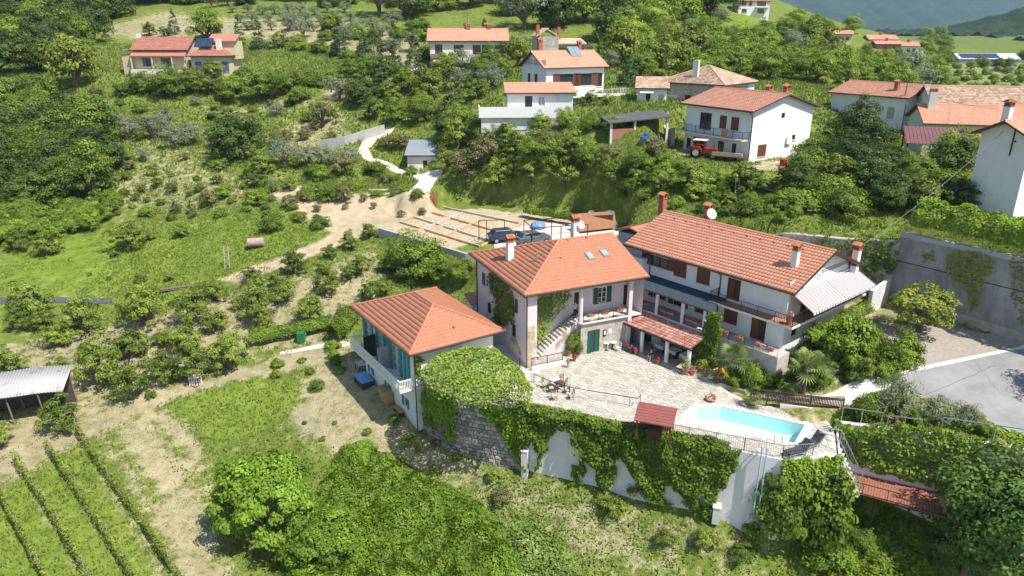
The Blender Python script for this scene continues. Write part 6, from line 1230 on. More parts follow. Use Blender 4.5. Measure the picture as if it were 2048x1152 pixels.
BARE = [[(1076,950),(1080,906),(1109,855),(1145,872),(1153,906),(1150,942),(1161,966),(1195,980),(1191,940),(1171,925),(1158,945),(1127,985)], [(1211,975),(1225,945),(1247,921),(1263,947),(1291,987),(1283,1000),(1257,1000)], [(1328,975),(1347,976),(1372,1001),(1369,1015),(1330,1005)], [(1398,1000),(1415,985),(1420,1010),(1404,1020)], [(1424,1020),(1428,1000),(1455,962),(1489,905),(1500,880),(1600,880),(1560,1100),(1424,1100)], [(1058,950),(1050,900),(1068,880),(1074,950)]]
P, Nn, s, z = wallpoints((.62, 45.46), (17.4, 39.02), -5.6, .25, 30000, 5, (.05, .6)); U, V = px(P + np.array([0, 0, 0])); j = (vnoise(s, z, .5, 8) - .5) * 22
ok = np.ones(len(P), bool)
for q in BARE: ok &= ~inpoly(U + j, V + j, np.array(q))
ok &= (z > -5.3 + .7 * vnoise(s, s * 0, 1.1, 4))
cre = empty('creeper', (8, 43, 0), 0, 'thick green creeper hanging over the lilac white retaining wall', 'creeper'); P2, N2 = P[ok], Nn[ok]
rng = np.random.default_rng(77); n = 5200; s2 = rng.uniform(-.4, 14.6, n); d_ = np.array([.9335, -.3585]); o2 = rng.uniform(-.5, .9, n); hz = .1 + .75 * vnoise(s2, o2, 1.0, 12) * np.clip(1 - abs(o2 - .1) / 1.1, 0, 1)
T = np.c_[.62 + d_[0] * s2 - d_[1] * 0 + .3585 * o2 * 1.0, 45.46 + d_[1] * s2 + .9335 * o2, hz * rng.uniform(.5, 1, n)]; uu, vv = px(T); kk = (uu < 1475)
P2 = np.r_[P2, T[kk]]; N2 = np.r_[N2, np.c_[rng.normal(0, .5, (kk.sum(), 2)), np.ones(kk.sum())]]
leaf_cloud('leaves', P2, N2, .21, L_IVY, cre, tintn(P2), 4, origin=(8, 43, 0))
# creeper on the rubble wall
rng = np.random.default_rng(31); n = 15000; ss = rng.uniform(0, sl_[-1], n); zz_ = rng.uniform(-5.4, .1, n); PP = []
for q, zq in zip(ss, zz_):
    p_, dd_ = along(q); o_ = rng.uniform(.06, .4); PP.append((p_.x + dd_.y * o_, p_.y - dd_.x * o_, zq))
PP = np.array(PP); U, V = px(PP); j = (vnoise(ss, zz_, .5, 3) - .5) * 14; keep = np.zeros(n, bool)
for q in ([(838,735),(905,735),(900,800),(882,850),(866,862),(850,835)], [(884,780),(912,785),(906,882),(890,890)], [(960,790),(1046,770),(1046,935),(1030,915),(1003,870),(985,845),(965,830)], [(905,760),(1046,760),(1046,800),(905,785)]): keep |= inpoly(U + j, V + j, np.array(q))
cr2 = empty('creeper', (-3, 47, 0), 0, 'creeper trailing in strands down the rubble stone wall', 'creeper'); PP = PP[keep]; leaf_cloud('leaves', PP, np.c_[np.full(len(PP), -.35), np.full(len(PP), -.8), np.full(len(PP), .6)] + rng.normal(0, .5, (len(PP), 3)), .2, L_IVY, cr2, tintn(PP), 6, origin=(-3, 47, 0))
# vine pergola
PERG = [tuple(at(u, v, z=2.5)[:2]) for u, v in ((838,742),(868,712),(930,688),(1000,698),(1045,735),(1066,772),(1058,800),(1010,795),(960,800),(910,790),(870,775))]
pg = empty('vine_pergola', (-2.5, 47.5, 0), 0, 'iron pergola roofed with a dense bright vine at the corner of the courtyard', 'pergola'); n = 14000; rng = np.random.default_rng(8); q = np.array(PERG); x = rng.uniform(q[:, 0].min(), q[:, 0].max(), n); y = rng.uniform(q[:, 1].min(), q[:, 1].max(), n); ok = inpoly(x, y, q); x, y = x[ok], y[ok]; e = np.clip(polydist(x, y, q) / 1.0, 0, 1)
zt = 1.9 + .75 * e ** .5 + .55 * fbm(x, y, 1.3, 6); z = zt - rng.uniform(0, 1, len(x)) ** 2 * .7; gx = fbm(x + .2, y, 1.3, 6) - fbm(x - .2, y, 1.3, 6); gy = fbm(x, y + .2, 1.3, 6) - fbm(x, y - .2, 1.3, 6)
P = np.c_[x, y, z]; leaf_cloud('leaves', P, np.c_[-gx * 2, -gy * 2, np.full(len(x), .9)] + rng.normal(0, .45, (len(x), 3)), .21, leaf_mat('leaf_vine', (0.102,0.174,0.020), (0.342,0.438,0.067)), pg, tintn(P, .8, 5), 9, origin=(-2.5, 47.5, 0))
for x, y in ((-6, 49.2), (-3.6, 47.4), (0, 46.2), (.6, 49.6), (-3.5, 51.2)): MB().tube([(x + 2.5, y - 47.5, 0), (x + 2.5, y - 47.5, 2.2)], .04, 6).build('post', METAL_D, pg)
# more creepers: farmhouse wall, stair, wing, annex corner
def creeper(name, label, a, b, z0, z1, n, polys, size=.2, m=None, out=(.04, .3), seed=3, cat='creeper', jit=10):
    P, Nn, s, z = wallpoints(a, b, z0, z1, n, seed, out); U, V = px(P); j = (vnoise(s, z, .45, seed) - .5) * jit; ok = np.zeros(len(P), bool)
    for q in polys: ok |= inpoly(U + j, V + j, np.array(q))
    c = P[ok].mean(0) if ok.any() else np.array([0, 0, 0]); t = empty(name, (c[0], c[1], c[2]), 0, label, cat); leaf_cloud('leaves', P[ok], Nn[ok], size, m or L_IVY, t, tintn(P[ok]), seed, origin=c); return t
fdx = Vector((math.cos(R(23.7)), math.sin(R(23.7)))); fdy = Vector((-fdx.y, fdx.x)); FO = Vector((1.23, 52.45))
fp = lambda x, y: tuple(FO + fdx * x + fdy * y)
creeper('creeper', 'dark creeper climbing the left wall of the pink farmhouse', fp(0, 11.2), fp(0, 0), .2, 6.4, 9000, [[(979,536),(1000,546),(1013,566),(1025,588),(1031,632),(1020,646),(1004,652),(984,642),(990,600),(980,570)]], .19, L_BROAD, seed=11)
creeper('wisteria', 'wisteria climbing beside the outside stair of the farmhouse', fp(.9, 1.5), fp(6, 1.5), 1.0, 6.4, 4200, [[(1076,600),(1095,585),(1110,590),(1135,580),(1142,590),(1120,620),(1105,655),(1085,680),(1074,690),(1072,640)]], .18, L_BROAD, (.0, .5), 12)
wdx = Vector((math.cos(R(-50.5)), math.sin(R(-50.5)))); wdy = Vector((-wdx.y, wdx.x)); WO = Vector((11.05, 61.45)); wp = lambda x, y: tuple(WO + wdx * x + wdy * y)
creeper('creeper', 'creeper climbing the end of the porch up to the blue grey loggia roof', wp(8.6, -2.2), wp(11.2, -1.9), .1, 5.0, 6000, [[(1408,640),(1420,620),(1440,615),(1445,680),(1430,700),(1440,735),(1395,715),(1400,680)]], .18, L_BROAD, (0, .5), 13)
adx = Vector((math.cos(R(-56.8)), math.sin(R(-56.8)))); ady = Vector((-adx.y, adx.x)); AO = Vector((-13.3, 58.27)); ap = lambda x, y: tuple(AO + adx * x + ady * y)
creeper('creeper', 'thin creeper on the white corner of the annex by the pergola', ap(10.6, 0), ap(10.6, 3.4), -.8, 2.9, 2600, [[(826,715),(838,712),(852,722),(840,735),(845,760),(828,765),(822,740)]], .17, L_BROAD, (.02, .25), 14)
creeper('ivy_curtain', 'curtain of creeper covering the wall above the wooden deck', (22.3, 42.9), (48, 30.9), -3.4, 1.7, 26000, [[(1650,840),(1720,850),(1800,850),(1900,858),(2100,900),(2100,1010),(1900,985),(1840,968),(1720,935),(1660,900)]], .22, L_IVY, (.02, .55), 15, jit=16)
creeper('creeper', 'creeper on the corner of the white wall beside the pool stair', (17.3, 39.0), (21.3, 39.4), -5, .3, 7000, [[(1560,905),(1600,915),(1690,910),(1700,1000),(1600,1040),(1540,1000)]], .2, L_IVY, (.02, .5), 19, jit=30)
creeper('creeper', 'wild plants hanging over the old rubble wall behind the guest house', OW[1], OW[4], 4, 9.0, 9000, [[(1540,455),(1600,470),(1640,462),(1700,485),(1740,470),(1795,480),(1795,560),(1760,540),(1740,560),(1700,520),(1640,500),(1560,480)]], .2, L_BROAD, (.02, .7), 20, jit=40)
# hanging plants and hedge on the concrete wall
creeper('trailing_plant', 'feathery green plant trailing down the middle of the concrete wall', BW[0], BW[1], 3.2, 9.5, 6000, [[(1895,505),(1940,500),(1985,515),(1985,540),(1968,560),(1955,610),(1942,625),(1930,570),(1898,560),(1890,530)]], .2, L_YEL, (.02, .45), 16)
creeper('trailing_plant', 'trailing plant on the concrete wall at the right edge', BW[0], BW[2], 3, 9.6, 7000, [[(2018,510),(2060,515),(2060,660),(2035,650),(2022,590)]], .2, L_YEL, (.02, .45), 17)
creeper('trailing_plant', 'small tuft trailing over the left part of the concrete wall', BW[0], BW[1], 5, 9.5, 2600, [[(1842,505),(1868,500),(1872,520),(1850,530)]], .18, L_YEL, (.02, .3), 18)
def hedge(label, pts, wd, h, m, n, size=.2, seed=1, zb=None):
    rng = np.random.default_rng(seed); pts = [Vector(p) for p in pts]; ln = [(b - a).length for a, b in zip(pts[:-1], pts[1:])]; tot = sum(ln); P = []; NN = []
    for k in range(n):
        q = rng.uniform(0, tot); i = 0
        while q > ln[i] and i < len(ln) - 1: q -= ln[i]; i += 1
        p = pts[i].lerp(pts[i + 1], min(1, q / ln[i])); d = (pts[i + 1] - pts[i]).normalized(); nn = Vector((d.y, -d.x, 0)); a = rng.uniform(-.3, 3.44); rr = rng.uniform(.8, 1.05)
        P.append((p.x + nn.x * math.cos(a) * wd * rr, p.y + nn.y * math.cos(a) * wd * rr, p.z + h * (.5 + .5 * math.sin(a) * rr) + .0)); NN.append((nn.x * math.cos(a), nn.y * math.cos(a), math.sin(a) + .3))
    P = np.array(P); bump_ = (fbm(P[:, 0], P[:, 1], 1.2, seed) - .5)[:, None]; NN = np.array(NN); P = P + NN * bump_ * wd * .9; c = pts[0]; t = empty('hedge', c, 0, label, 'hedge'); leaf_cloud('leaves', P, NN + rng.normal(0, .4, NN.shape), size, m, t, tintn(P, .9, seed), seed, origin=tuple(c)); return t
hedge('long bright laurel hedge on top of the concrete wall', [(35.0,59.6,9.2),(37.2,56.4,9.3),(40.6,51.2,9.3),(47,42.2,9.5)], 1.5, 3.1, L_IVY, 20000, .22, 3)
hedge('low clipped hedge along the back of the car park', [at(1050, 430, z=3.2), at(1100, 438, z=3.2), at(1150, 447, z=3.2)], .6, 1.2, L_BROAD, 5000, .2, 4)
hedge('clipped hedge beside the far end of the annex', [ground(668, 690), ground(690, 665), ground(715, 640)], .8, 2.0, L_BROAD, 4500, .2, 5)
hedge('straggling hedge along the straw path in the orchard', [ground(500, 690), ground(560, 678), ground(620, 668), ground(665, 655)], .8, 1.3, L_IVY, 5000, .2, 6)
hedge('green creeper border under the end balcony', [tuple(wp(16.9, .4)) + (3.6,), tuple(wp(16.9, 10)) + (3.6,)], .55, 1.3, L_IVY, 4200, .18, 7)
hedge('dark clipped hedge in front of the beige house pergola', [ground(590, 178), ground(640, 176), ground(680, 172)], 1.2, 2.6, L_BROAD, 2500, .4, 8)
# vineyard
for k, row in enumerate((((-20,975),(0,995),(40,1070),(82,1148),(110,1200)), ((34,930),(70,985),(119,1059),(170,1148),(195,1190)), ((95,903),(156,991),(218,1086),(252,1140),(285,1190)), ((155,869),(218,964),(289,1059),(340,1140),(370,1185)))):
    pts = [ground(u, v) for u, v in row]; t = empty('vine_row', pts[0], 0, ('vine row at the left edge of the vineyard', 'second vine row from the left edge', 'third vine row from the left edge', 'rightmost and longest vine row beside the straw strip')[k], 'vine row', 'rows of the vineyard'); rng = np.random.default_rng(50 + k); P = []; A = []
    for a, b in zip(pts[:-1], pts[1:]):
        n = int((b - a).length / .02 * 3); f = rng.uniform(0, 1, n); c = np.array(a)[None] + (np.array(b) - np.array(a))[None] * f[:, None]; g_ = vnoise(c[:, 0], c[:, 1], 1.1, 60 + k); c = c[rng.uniform(0, 1, n) < .05 + 1.1 * g_]; m_ = len(c); rr = .09 + .18 * vnoise(c[:, 0], c[:, 1], .8, 61)
        dd = rng.normal(size=(m_, 3)); dd /= np.linalg.norm(dd, axis=1, keepdims=True); P.append(c + dd * np.c_[rr, rr, rr * 1.9] + np.array([0, 0, .85])); A.append(dd + np.array([0, 0, .4]))
    P = np.concatenate(P); A = np.concatenate(A); leaf_cloud('leaves', P, A, .17, L_YEL, t, tintn(P, .6, 9), 70 + k, origin=tuple(pts[0]))
    for a, b in zip(pts[:-1], pts[1:]):
        nb = max(1, int((b - a).length / 4))
        for q in range(nb): p = a.lerp(b, q / nb) - pts[0]; MB().tube([p + Vector((0, 0, -.2)), p + Vector((.03, .02, 1.45))], .035, 5).build('post', mat('grey_stake', (.30,.28,.25), var=.2), t)
# brambles, weeds and grass
def ground_cover(name, label, poly, n, size, m, hmax, seed, scale=1.6, thr=.0, base=.05, edge=1.2):
    q = np.array(gpoly(poly)); rng = np.random.default_rng(seed); x = rng.uniform(q[:, 0].min(), q[:, 0].max(), n); y = rng.uniform(q[:, 1].min(), q[:, 1].max(), n); ok = inpoly(x, y, q)
    for nc in NOCOVER: ok &= ~inpoly(x, y, np.array(nc))
    x, y = x[ok], y[ok]; e = np.clip(polydist(x, y, q) / edge, 0, 1) ** .6
    f = lambda a, b: .62 * fbm(a, b, scale, seed, 3) + .38 * fbm(a, b, .9, seed + 5, 2); h0 = f(x, y); keep = h0 > thr + (1 - e) * .25; x, y, e, h0 = x[keep], y[keep], e[keep], h0[keep]
    h = base + hmax * np.clip((h0 - thr) / (1 - thr), 0, 1) * e; z = hgt(x, y) + h * (1 - rng.uniform(0, 1, len(x)) ** 2 * .6); gx = (f(x + .15, y) - f(x - .15, y)) / .3 * hmax; gy = (f(x, y + .15) - f(x, y - .15)) / .3 * hmax
    P = np.c_[x, y, z]; o = leaf_cloud(name, P, np.c_[-gx, -gy, np.ones(len(x))] + rng.normal(0, .42, (len(x), 3)), size, m, None, tintn(P, 1.0, seed), seed); tag(o, label, None, None, 'stuff'); return o
ground_cover('brambles', None, [(680,905),(735,885),(800,925),(870,965),(960,1010),(1020,1070),(1060,1170),(560,1190),(590,1070),(640,970)], 62000, .175, L_BRIGHT, 5.2, 5, 3.6, edge=5.0)
ground_cover('flowering_scrub', None, [(985,1040),(1080,1050),(1150,1120),(1160,1180),(980,1180)], 6500, .22, leaf_mat('leaf_elder', (0.078,0.143,0.026), (0.221,0.299,0.065), accent=(.72,.70,.58), acc=.22), 1.3, 6, 1.5)
ground_cover('weeds', None, [(800,880),(900,920),(1040,950),(1200,985),(1420,1045),(1640,1040),(1760,1060),(1750,1190),(1060,1190),(1000,1060),(860,980)], 19000, .16, L_SPRING, .9, 7, 1.6, .47)
ground_cover('weeds', None, [(1640,1000),(1760,1000),(1860,1080),(1900,1190),(1640,1190)], 9000, .24, L_BROAD, 1.4, 8, 1.8, .3)
ground_cover('garden_plants', None, [(1440,760),(1500,700),(1560,690),(1640,700),(1660,740),(1640,790),(1560,790),(1480,785)], 8000, .17, L_BROAD, .7, 9, .9, .36)
ground_cover('garden_plants', None, [(1660,740),(1700,700),(1760,690),(1790,720),(1760,750),(1690,775)], 5000, .18, L_IVY, .7, 10, .9, .32)
ground_cover('scrub', None, [(1660,850),(1700,800),(1780,780),(1860,800),(1960,830),(2040,870),(2100,900),(1900,900),(1740,860)], 12000, .2, L_SPRING, 1.0, 11, 1.3, .3)
ground_cover('bank_plants', None, [(1560,460),(1640,455),(1790,470),(1790,440),(1600,440)], 4000, .22, L_IVY, .6, 12, 1.2, .4)
ground_cover('meadow_herbs', None, [(-50,480),(300,430),(560,415),(660,470),(520,560),(250,595),(-50,590)], 20000, .16, L_SPRING, .25, 13, 1.6, .45)
ground_cover('bank_herbs', None, [(880,400),(1060,395),(1240,430),(1400,430),(1560,450),(1540,380),(1330,330),(1180,380),(1000,395)], 18000, .2, L_SPRING, .45, 14, 1.8, .42)
ground_cover('slope_herbs', None, [(250,300),(430,290),(760,310),(860,380),(700,390),(560,380),(440,420),(200,420)], 12000, .22, L_SPRING, .4, 15, 2.2, .5)
ground_cover('orchard_weeds', None, [(0,690),(240,640),(640,540),(740,490),(800,610),(690,640),(480,720),(150,880),(0,950)], 16000, .13, L_SPRING, .3, 21, 1.4, .56)
ground_cover('field_weeds', None, [(205,870),(330,805),(600,770),(740,720),(840,880),(640,905),(470,1180),(380,1190)], 12000, .11, L_SPRING, .18, 22, 1.2, .56)
ground_cover('upper_slope_herbs', None, [(100,190),(420,190),(700,200),(760,300),(560,380),(430,300),(240,340),(100,260)], 16000, .34, L_SPRING, .7, 23, 3.5, .46)
ground_cover('hill_herbs', None, [(250,90),(460,80),(700,100),(860,140),(700,190),(240,180)], 14000, .4, L_SPRING, .8, 24, 4.5, .45)
ground_cover('hill_herbs', None, [(1290,150),(1330,90),(1480,40),(1560,50),(1560,170),(1400,180)], 9000, .5, L_SPRING, .9, 25, 5, .42)
def tufts(name, n, x0, x1, y0, y1, hmin, hmax, m, seed, accept):
    rng = np.random.default_rng(seed); x = rng.uniform(x0, x1, n); y = rng.uniform(y0, y1, n); ok = accept(x, y, rng) & ~(inpoly(x, y, np.array(CUT))) & ~inpoly(x, y, np.array(LOT)) & ~inpoly(x, y, np.array(NOCOVER[0])) & ~inpoly(x, y, np.array(NOCOVER[1])); x, y = x[ok], y[ok]; k = len(x); z = hgt(x, y); B = 3; V = np.zeros((k, B, 3, 3)); a = rng.uniform(0, 6.28, (k, B)); h = rng.uniform(hmin, hmax, (k, B)); w_ = h * rng.uniform(.18, .35, (k, B)); ln = rng.normal(0, .35, (k, B, 2)) * h[..., None]
    ox = rng.normal(0, .06, (k, B, 2)); bx = x[:, None] + ox[..., 0]; by = y[:, None] + ox[..., 1]
    V[..., 0, :] = np.stack([bx + np.cos(a) * w_, by + np.sin(a) * w_, np.broadcast_to(z[:, None], bx.shape) - .02], -1); V[..., 1, :] = np.stack([bx - np.cos(a) * w_, by - np.sin(a) * w_, np.broadcast_to(z[:, None], bx.shape) - .02], -1); V[..., 2, :] = np.stack([bx + ln[..., 0], by + ln[..., 1], z[:, None] + h], -1)
    o = mesh_np(name, V.reshape(-1, 3), np.arange(k * B * 3).reshape(-1, 3), m, tint=np.repeat(np.clip(.2 + .6 * fbm(x, y, 3, seed) + rng.uniform(-.2, .2, k), 0, 1), B * 3)); tag(o, kind='stuff')
def green(x, y, rng): return (zval('dry', x, y) + zval('dirt', x, y) * 1.5 + rng.uniform(-.25, .25, len(x))) < .45
def straw(x, y, rng): return (zval('dry', x, y) > .3) & (rng.uniform(0, 1, len(x)) < .8)
tufts('grass', 90000, -50, 45, 34, 105, .10, .30, leaf_mat('leaf_grass', (0.086,0.132,0.021), (0.276,0.333,0.081), trans=.25), 91, green)
tufts('grass', 50000, -110, 70, 100, 190, .25, .6, MATS['leaf_grass'], 93, green)
tufts('straw', 45000, -50, 40, 34, 105, .05, .16, leaf_mat('leaf_straw', (.26,.21,.11), (.60,.53,.34), trans=.1), 92, straw)
# ---------------------------------------------------------------- garden planting near the house
for u, v, w, kd in ((1500,770,70,'dshrub'),(1530,745,60,'shrub'),(1470,775,40,'dshrub'),(1545,775,50,'dshrub'),(1560,730,50,'shrub'),(1590,760,40,'dshrub'),(1630,740,60,'dshrub'),(1640,775,44,'shrub'),(1575,790,30,'dshrub')): plant(kd, u, v, w, 'leafy shrub in the bed between palms and porch', 'shrubs in the palm bed', 1.2)
for u, v, w, kd in ((1690,720,120,'shrub'),(1740,700,70,'shrub'),(1650,700,80,'dshrub'),(1800,740,100,'dshrub'),(1720,765,70,'orchard'),(1765,760,60,'dshrub'),(1745,740,60,'dshrub')): plant(kd, u, v, w, 'garden bush below the end balcony', 'bushes below the end balcony', 1.25)
for u, v, w, kd in ((1790,850,110,'olive'),(1870,850,80,'olive'),(1730,850,80,'dshrub'),(1930,860,70,'olive'),(1700,855,50,'shrub'),(1830,870,50,'shrub'),(1970,875,50,'shrub')): plant(kd, u, v, w, 'grey green shrub above the overgrown wall by the drive', 'shrubs above the overgrown wall', 1.1)
def palm(p, h, r, label, seed, n=26):
    """fan palm: shaggy trunk and fan leaves of narrow blades"""
    rng = random.Random(seed); t = empty('fan_palm', p, 0, label, 'palm'); pr = [(.16, 0), (.13, h * .3), (.15, h * .7), (.2, h * .95), (.08, h)]; MB().lathe(pr, (0, 0, 0), 9).build('trunk', mat('palm_fibre', (.15,.11,.07), var=.4, scale=12, bump=.6, bscale=30), t)
    V = []; F = []; T = []
    for k in range(n):
        a = rng.uniform(0, 6.28); el = rng.uniform(-.45, 1.35); L_ = r * rng.uniform(.45, .65); d = Vector((math.cos(a) * math.cos(el), math.sin(a) * math.cos(el), math.sin(el))); c = Vector((0, 0, h)) + d * L_; side = d.cross(Vector((0, 0, 1))).normalized(); up = side.cross(d); fan = r * rng.uniform(.42, .58); ti = rng.uniform(.2, .9)
        i = len(V); w_ = .015; V += [tuple(Vector((0, 0, h)) - side * w_), tuple(Vector((0, 0, h)) + side * w_), tuple(c + side * w_), tuple(c - side * w_)]; F.append((i, i+1, i+2, i+3)); T += [ti] * 4
        for j in range(13):
            b = R(-115 + 230 * j / 12); dd = (d * math.cos(b) + side * math.sin(b)); e = c + dd * fan - Vector((0, 0, 1)) * fan * .22; s2 = (up * .3 + side * math.cos(b) - d * math.sin(b)).normalized() * fan * .055; m_ = c + dd * fan * .55
            i = len(V); V += [tuple(c), tuple(m_ + s2), tuple(e), tuple(m_ - s2)]; F.append((i, i+1, i+2, i+3)); T += [ti + rng.uniform(-.1, .1)] * 4
    mesh_np('fronds', V, F, L_PALM, t, tint=T); return t
palm(ground(1463, 768), 2.0, 1.5, 'fan palm in the bed right of the porch', 1); palm(ground(1606, 792), 2.3, 1.5, 'taller fan palm of the pair below the white terrace rail', 2); palm(ground(1636, 775), 1.8, 1.2, 'shorter fan palm standing right of the taller one', 3); palm(Vector((17.7, 46.1, .05)), .6, .85, 'small fan palm at the left end of the slatted fence', 4, 18)

# ---------------------------------------------------------------- pots and flower boxes
def flowers(name, c, sx, sy, sz, n, cols, parent, size=.09, seed=1, green=None):
    rng = np.random.default_rng(seed); d = rng.normal(size=(n, 3)); d /= np.linalg.norm(d, axis=1, keepdims=True); d[:, 2] = abs(d[:, 2]); P = d * np.array([sx, sy, sz]) * rng.uniform(.6, 1, (n, 1)) + np.array(c)
    leaf_cloud('foliage', P, d, size, green or L_BROAD, parent, None, seed)
    if cols:
        k = n // 2; d = d[:k]; P = d * np.array([sx, sy, sz]) * 1.08 + np.array(c)
        for i, cn in enumerate(cols): q = (np.arange(k) % len(cols)) == i; leaf_cloud('blossom', P[q], d[q] + rng.normal(0, .3, (q.sum(), 3)), size * .95, PETAL[cn], parent, None, seed + i, aspect=.9)
PETAL = {k: leaf_mat('petal_' + k, tuple(.6 * q for q in c), c, trans=.15) for k, c in dict(red=(.55,.03,.03), pink=(.62,.06,.22), yellow=(.75,.42,.04), magenta=(.55,.02,.25), white=(.75,.72,.66), purple=(.25,.04,.22)).items()}
def flower_box(p, rz, label, seed, cols=('red', 'yellow', 'purple'), L_=.62):
    t = empty('flower_box', p, rz, label, 'flower box', 'flower boxes on the railings'); MB().box(-L_ / 2, L_ / 2, -.08, .08, -.1, .06).build('box', TERR, t); flowers('f', (0, 0, .08), L_ / 2 + .05, .16, .2, 90, cols, t, .085, seed)
for k, x in enumerate((5.8, 7.2, 8.6)): p = fp(x, -.02); flower_box((*p, 3.62), R(23.7), ('left', 'middle', 'right')[k] + ' flower box on the farmhouse gallery railing', 20 + k)
for k, x in enumerate((2.5, 3.2, 5.4, 6.2, 8.1, 8.7)): p = wp(x, -2.12); flower_box((*p, 3.6), R(-50.5), ('first', 'second', 'third', 'fourth', 'fifth', 'sixth')[k] + ' flower box from the left on the loggia railing', 30 + k, ('red', 'yellow', 'purple'))
for k, x in enumerate((10.5, 11.2, 12.6, 14.2, 15.2)): p = wp(x, -1.75); flower_box((*p, 3.4), R(-50.5), ('first', 'second', 'third', 'fourth', 'fifth')[k] + ' flower box from the left on the low terrace rail', 40 + k, ('red', 'magenta', 'yellow') if k < 4 else ('magenta', 'red'))
def pot(p, r, h, label, fr, fh, cols=None, seed=1, m=None, green=None, size=.1, n=140):
    t = empty('potted_plant', p, 0, label, 'potted plant', 'pots in the courtyard'); MB().lathe([(r * .7, 0), (r, h), (r * 1.12, h), (r * 1.12, h + .05), (r * .9, h + .05), (r * .85, h - .02)], (0, 0, 0), 14).build('pot', m or TERR, t); flowers('f', (0, 0, h + fh * .25), fr, fr, fh, n, cols, t, size, seed, green)
pot(at(1137, 712, z=0), .22, .5, 'tall terracotta pot at the foot of the big stair shrub', .25, .3, None, 1); pot(at(1170, 705, z=0), .2, .42, 'terracotta pot with red flowers left of the green door', .25, .3, ('red',), 2); pot(at(1149, 722, z=0), .16, .3, 'small pot with dark red flowers by the stair', .22, .28, ('red', 'purple'), 3); pot(at(1136, 735, z=0), .1, .5, 'slim stone pedestal with grey plant beside the stair rail', .22, .25, None, 4, CONC, L_OLIVE)
pot(at(1272, 708, z=0), .2, .3, 'terracotta pot with flowers at the left porch column', .3, .3, ('pink',), 5); pot(at(1316, 728, z=0), .17, .36, 'pot with red flowers beside the seated person', .2, .25, ('red',), 6); pot(at(1384, 750, z=0), .2, .25, 'pot of magenta flowers at the right porch column', .25, .35, ('magenta', 'pink'), 7)
pot(at(1370, 748, z=0), .3, .45, 'citrus bush in a terracotta pot left of the right porch column', .45, .85, None, 8, None, L_SPRING, .13, 380); pot(at(1402, 742, z=0), .3, .3, 'yellow green bush in a pot at the end of the porch', .62, .7, None, 9, None, L_YEL, .14, 420); pot(at(1420, 805, z=0) + Vector((.1, .3, 0)), .35, .16, 'low terracotta trough of flowers at the pool corner', .4, .25, ('pink', 'white'), 11)
pot((*wp(15.9, -.75), 5.38), .25, .65, 'tall terracotta pot on the corner of the upper balcony', .3, .28, ('white', 'pink'), 12)
t = empty('planter', at(1258, 703, z=0), R(-50), 'green wooden planter with flowers in front of the porch window', 'planter'); MB().box(-.4, .4, -.2, .2, 0, .42).build('box', GREEN, t); flowers('f', (0, 0, .45), .5, .28, .3, 170, ('pink',), t, .1, 13)
plant_at('woodlight', at(1146, 708, z=0), .95, 'big loose yellow green shrub growing beside the outside stair', cat='shrub', hs=1.55)

# ---------------------------------------------------------------- tables, chairs, loungers, people
SEATM = mat('rush_seat', (.52,.40,.24), var=.15, scale=12); CH_G = mat('green_chair_paint', (.06,.13,.09), rough=.5, var=.1)
def chair(p, rz, label, fm=None, sm=None, name='rush_chair', s=.9, group='green chairs around the courtyard table'):
    t = empty(name, p, rz, label, 'chair', group); t.scale = (s, s, s); fm = fm or CH_G
    MB().box(-.21, .21, -.2, .2, .42, .46).build('seat', sm or SEATM, t)
    for x in (-.19, .19):
        MB().bar((x, -.18, 0), (x, -.18, .44), .035).build('leg', fm, t); MB().bar((x, .19, 0), (x, .19, .44), .035).bar((x, .19, .44), (x, .25, .95), .035).build('leg', fm, t)
    for z in (.6, .74, .88): MB().bar((-.19, .2 + (z - .44) * .115, z), (.19, .2 + (z - .44) * .115, z), .02, .06).build('back_slat', fm, t)
    MB().bar((-.19, -.18, .2), (.19, -.18, .2), .02).bar((-.19, -.18, .25), (-.19, .19, .25), .02).bar((.19, -.18, .25), (.19, .19, .25), .02).build('stretchers', fm, t); return t
tc0 = at(1114, 778, z=0)
tb = empty('courtyard_table', tc0, R(-55), 'small dark table with white cloth and dishes in the courtyard', 'table'); MB().box(-.55, .55, -.38, .38, .66, .7).build('table_top', WOOD_R, tb)
for x in (-.48, .48):
    for y in (-.32, .32): MB().box(x - .03, x + .03, y - .03, y + .03, 0, .66).build('leg', WOOD_D, tb)
MB().box(-.56, -.05, -.39, .39, .702, .712).build('cloth', FRAME_W, tb)
for k, (u, v, a, lab) in enumerate(((1090,768,70,'green rush chair leftmost at the courtyard table'),(1102,776,95,'green rush chair second from left at the table'),(1120,757,-150,'green rush chair at the far end behind the table'),(1128,766,-120,'green rush chair right behind the table'),(1134,778,-100,'green rush chair rightmost but one at the table'),(1108,792,20,'green rush chair nearest the railing'),(1142,790,-80,'green rush chair standing farthest right'))): chair(at(u, v + 8, z=0), R(a), lab)
def bistro(p, label, r=.32, h=.66):
    t = empty('bistro_table', p, 0, label, 'table'); MB().lathe([(r, h), (r, h + .03)], (0, 0, 0), 18).build('table_top', FRAME_W, t); MB().lathe([(.2, 0), (.04, .03), (.03, h)], (0, 0, 0), 10).build('pedestal', METAL_D, t)
bistro(at(1225, 698, z=0), 'round white bistro table in front of the stone wall'); bistro(at(1212, 700, z=0), 'second white bistro table left of the round one', .26)
for k, (u, v, a) in enumerate(((1206,697,40),(1236,702,-60))): chair(at(u, v, z=0), R(a), ('white metal chair left of the bistro tables', 'white metal chair right of the bistro tables')[k], FRAME_W, FRAME_W, 'metal_chair', .85, 'white chairs at the bistro tables')
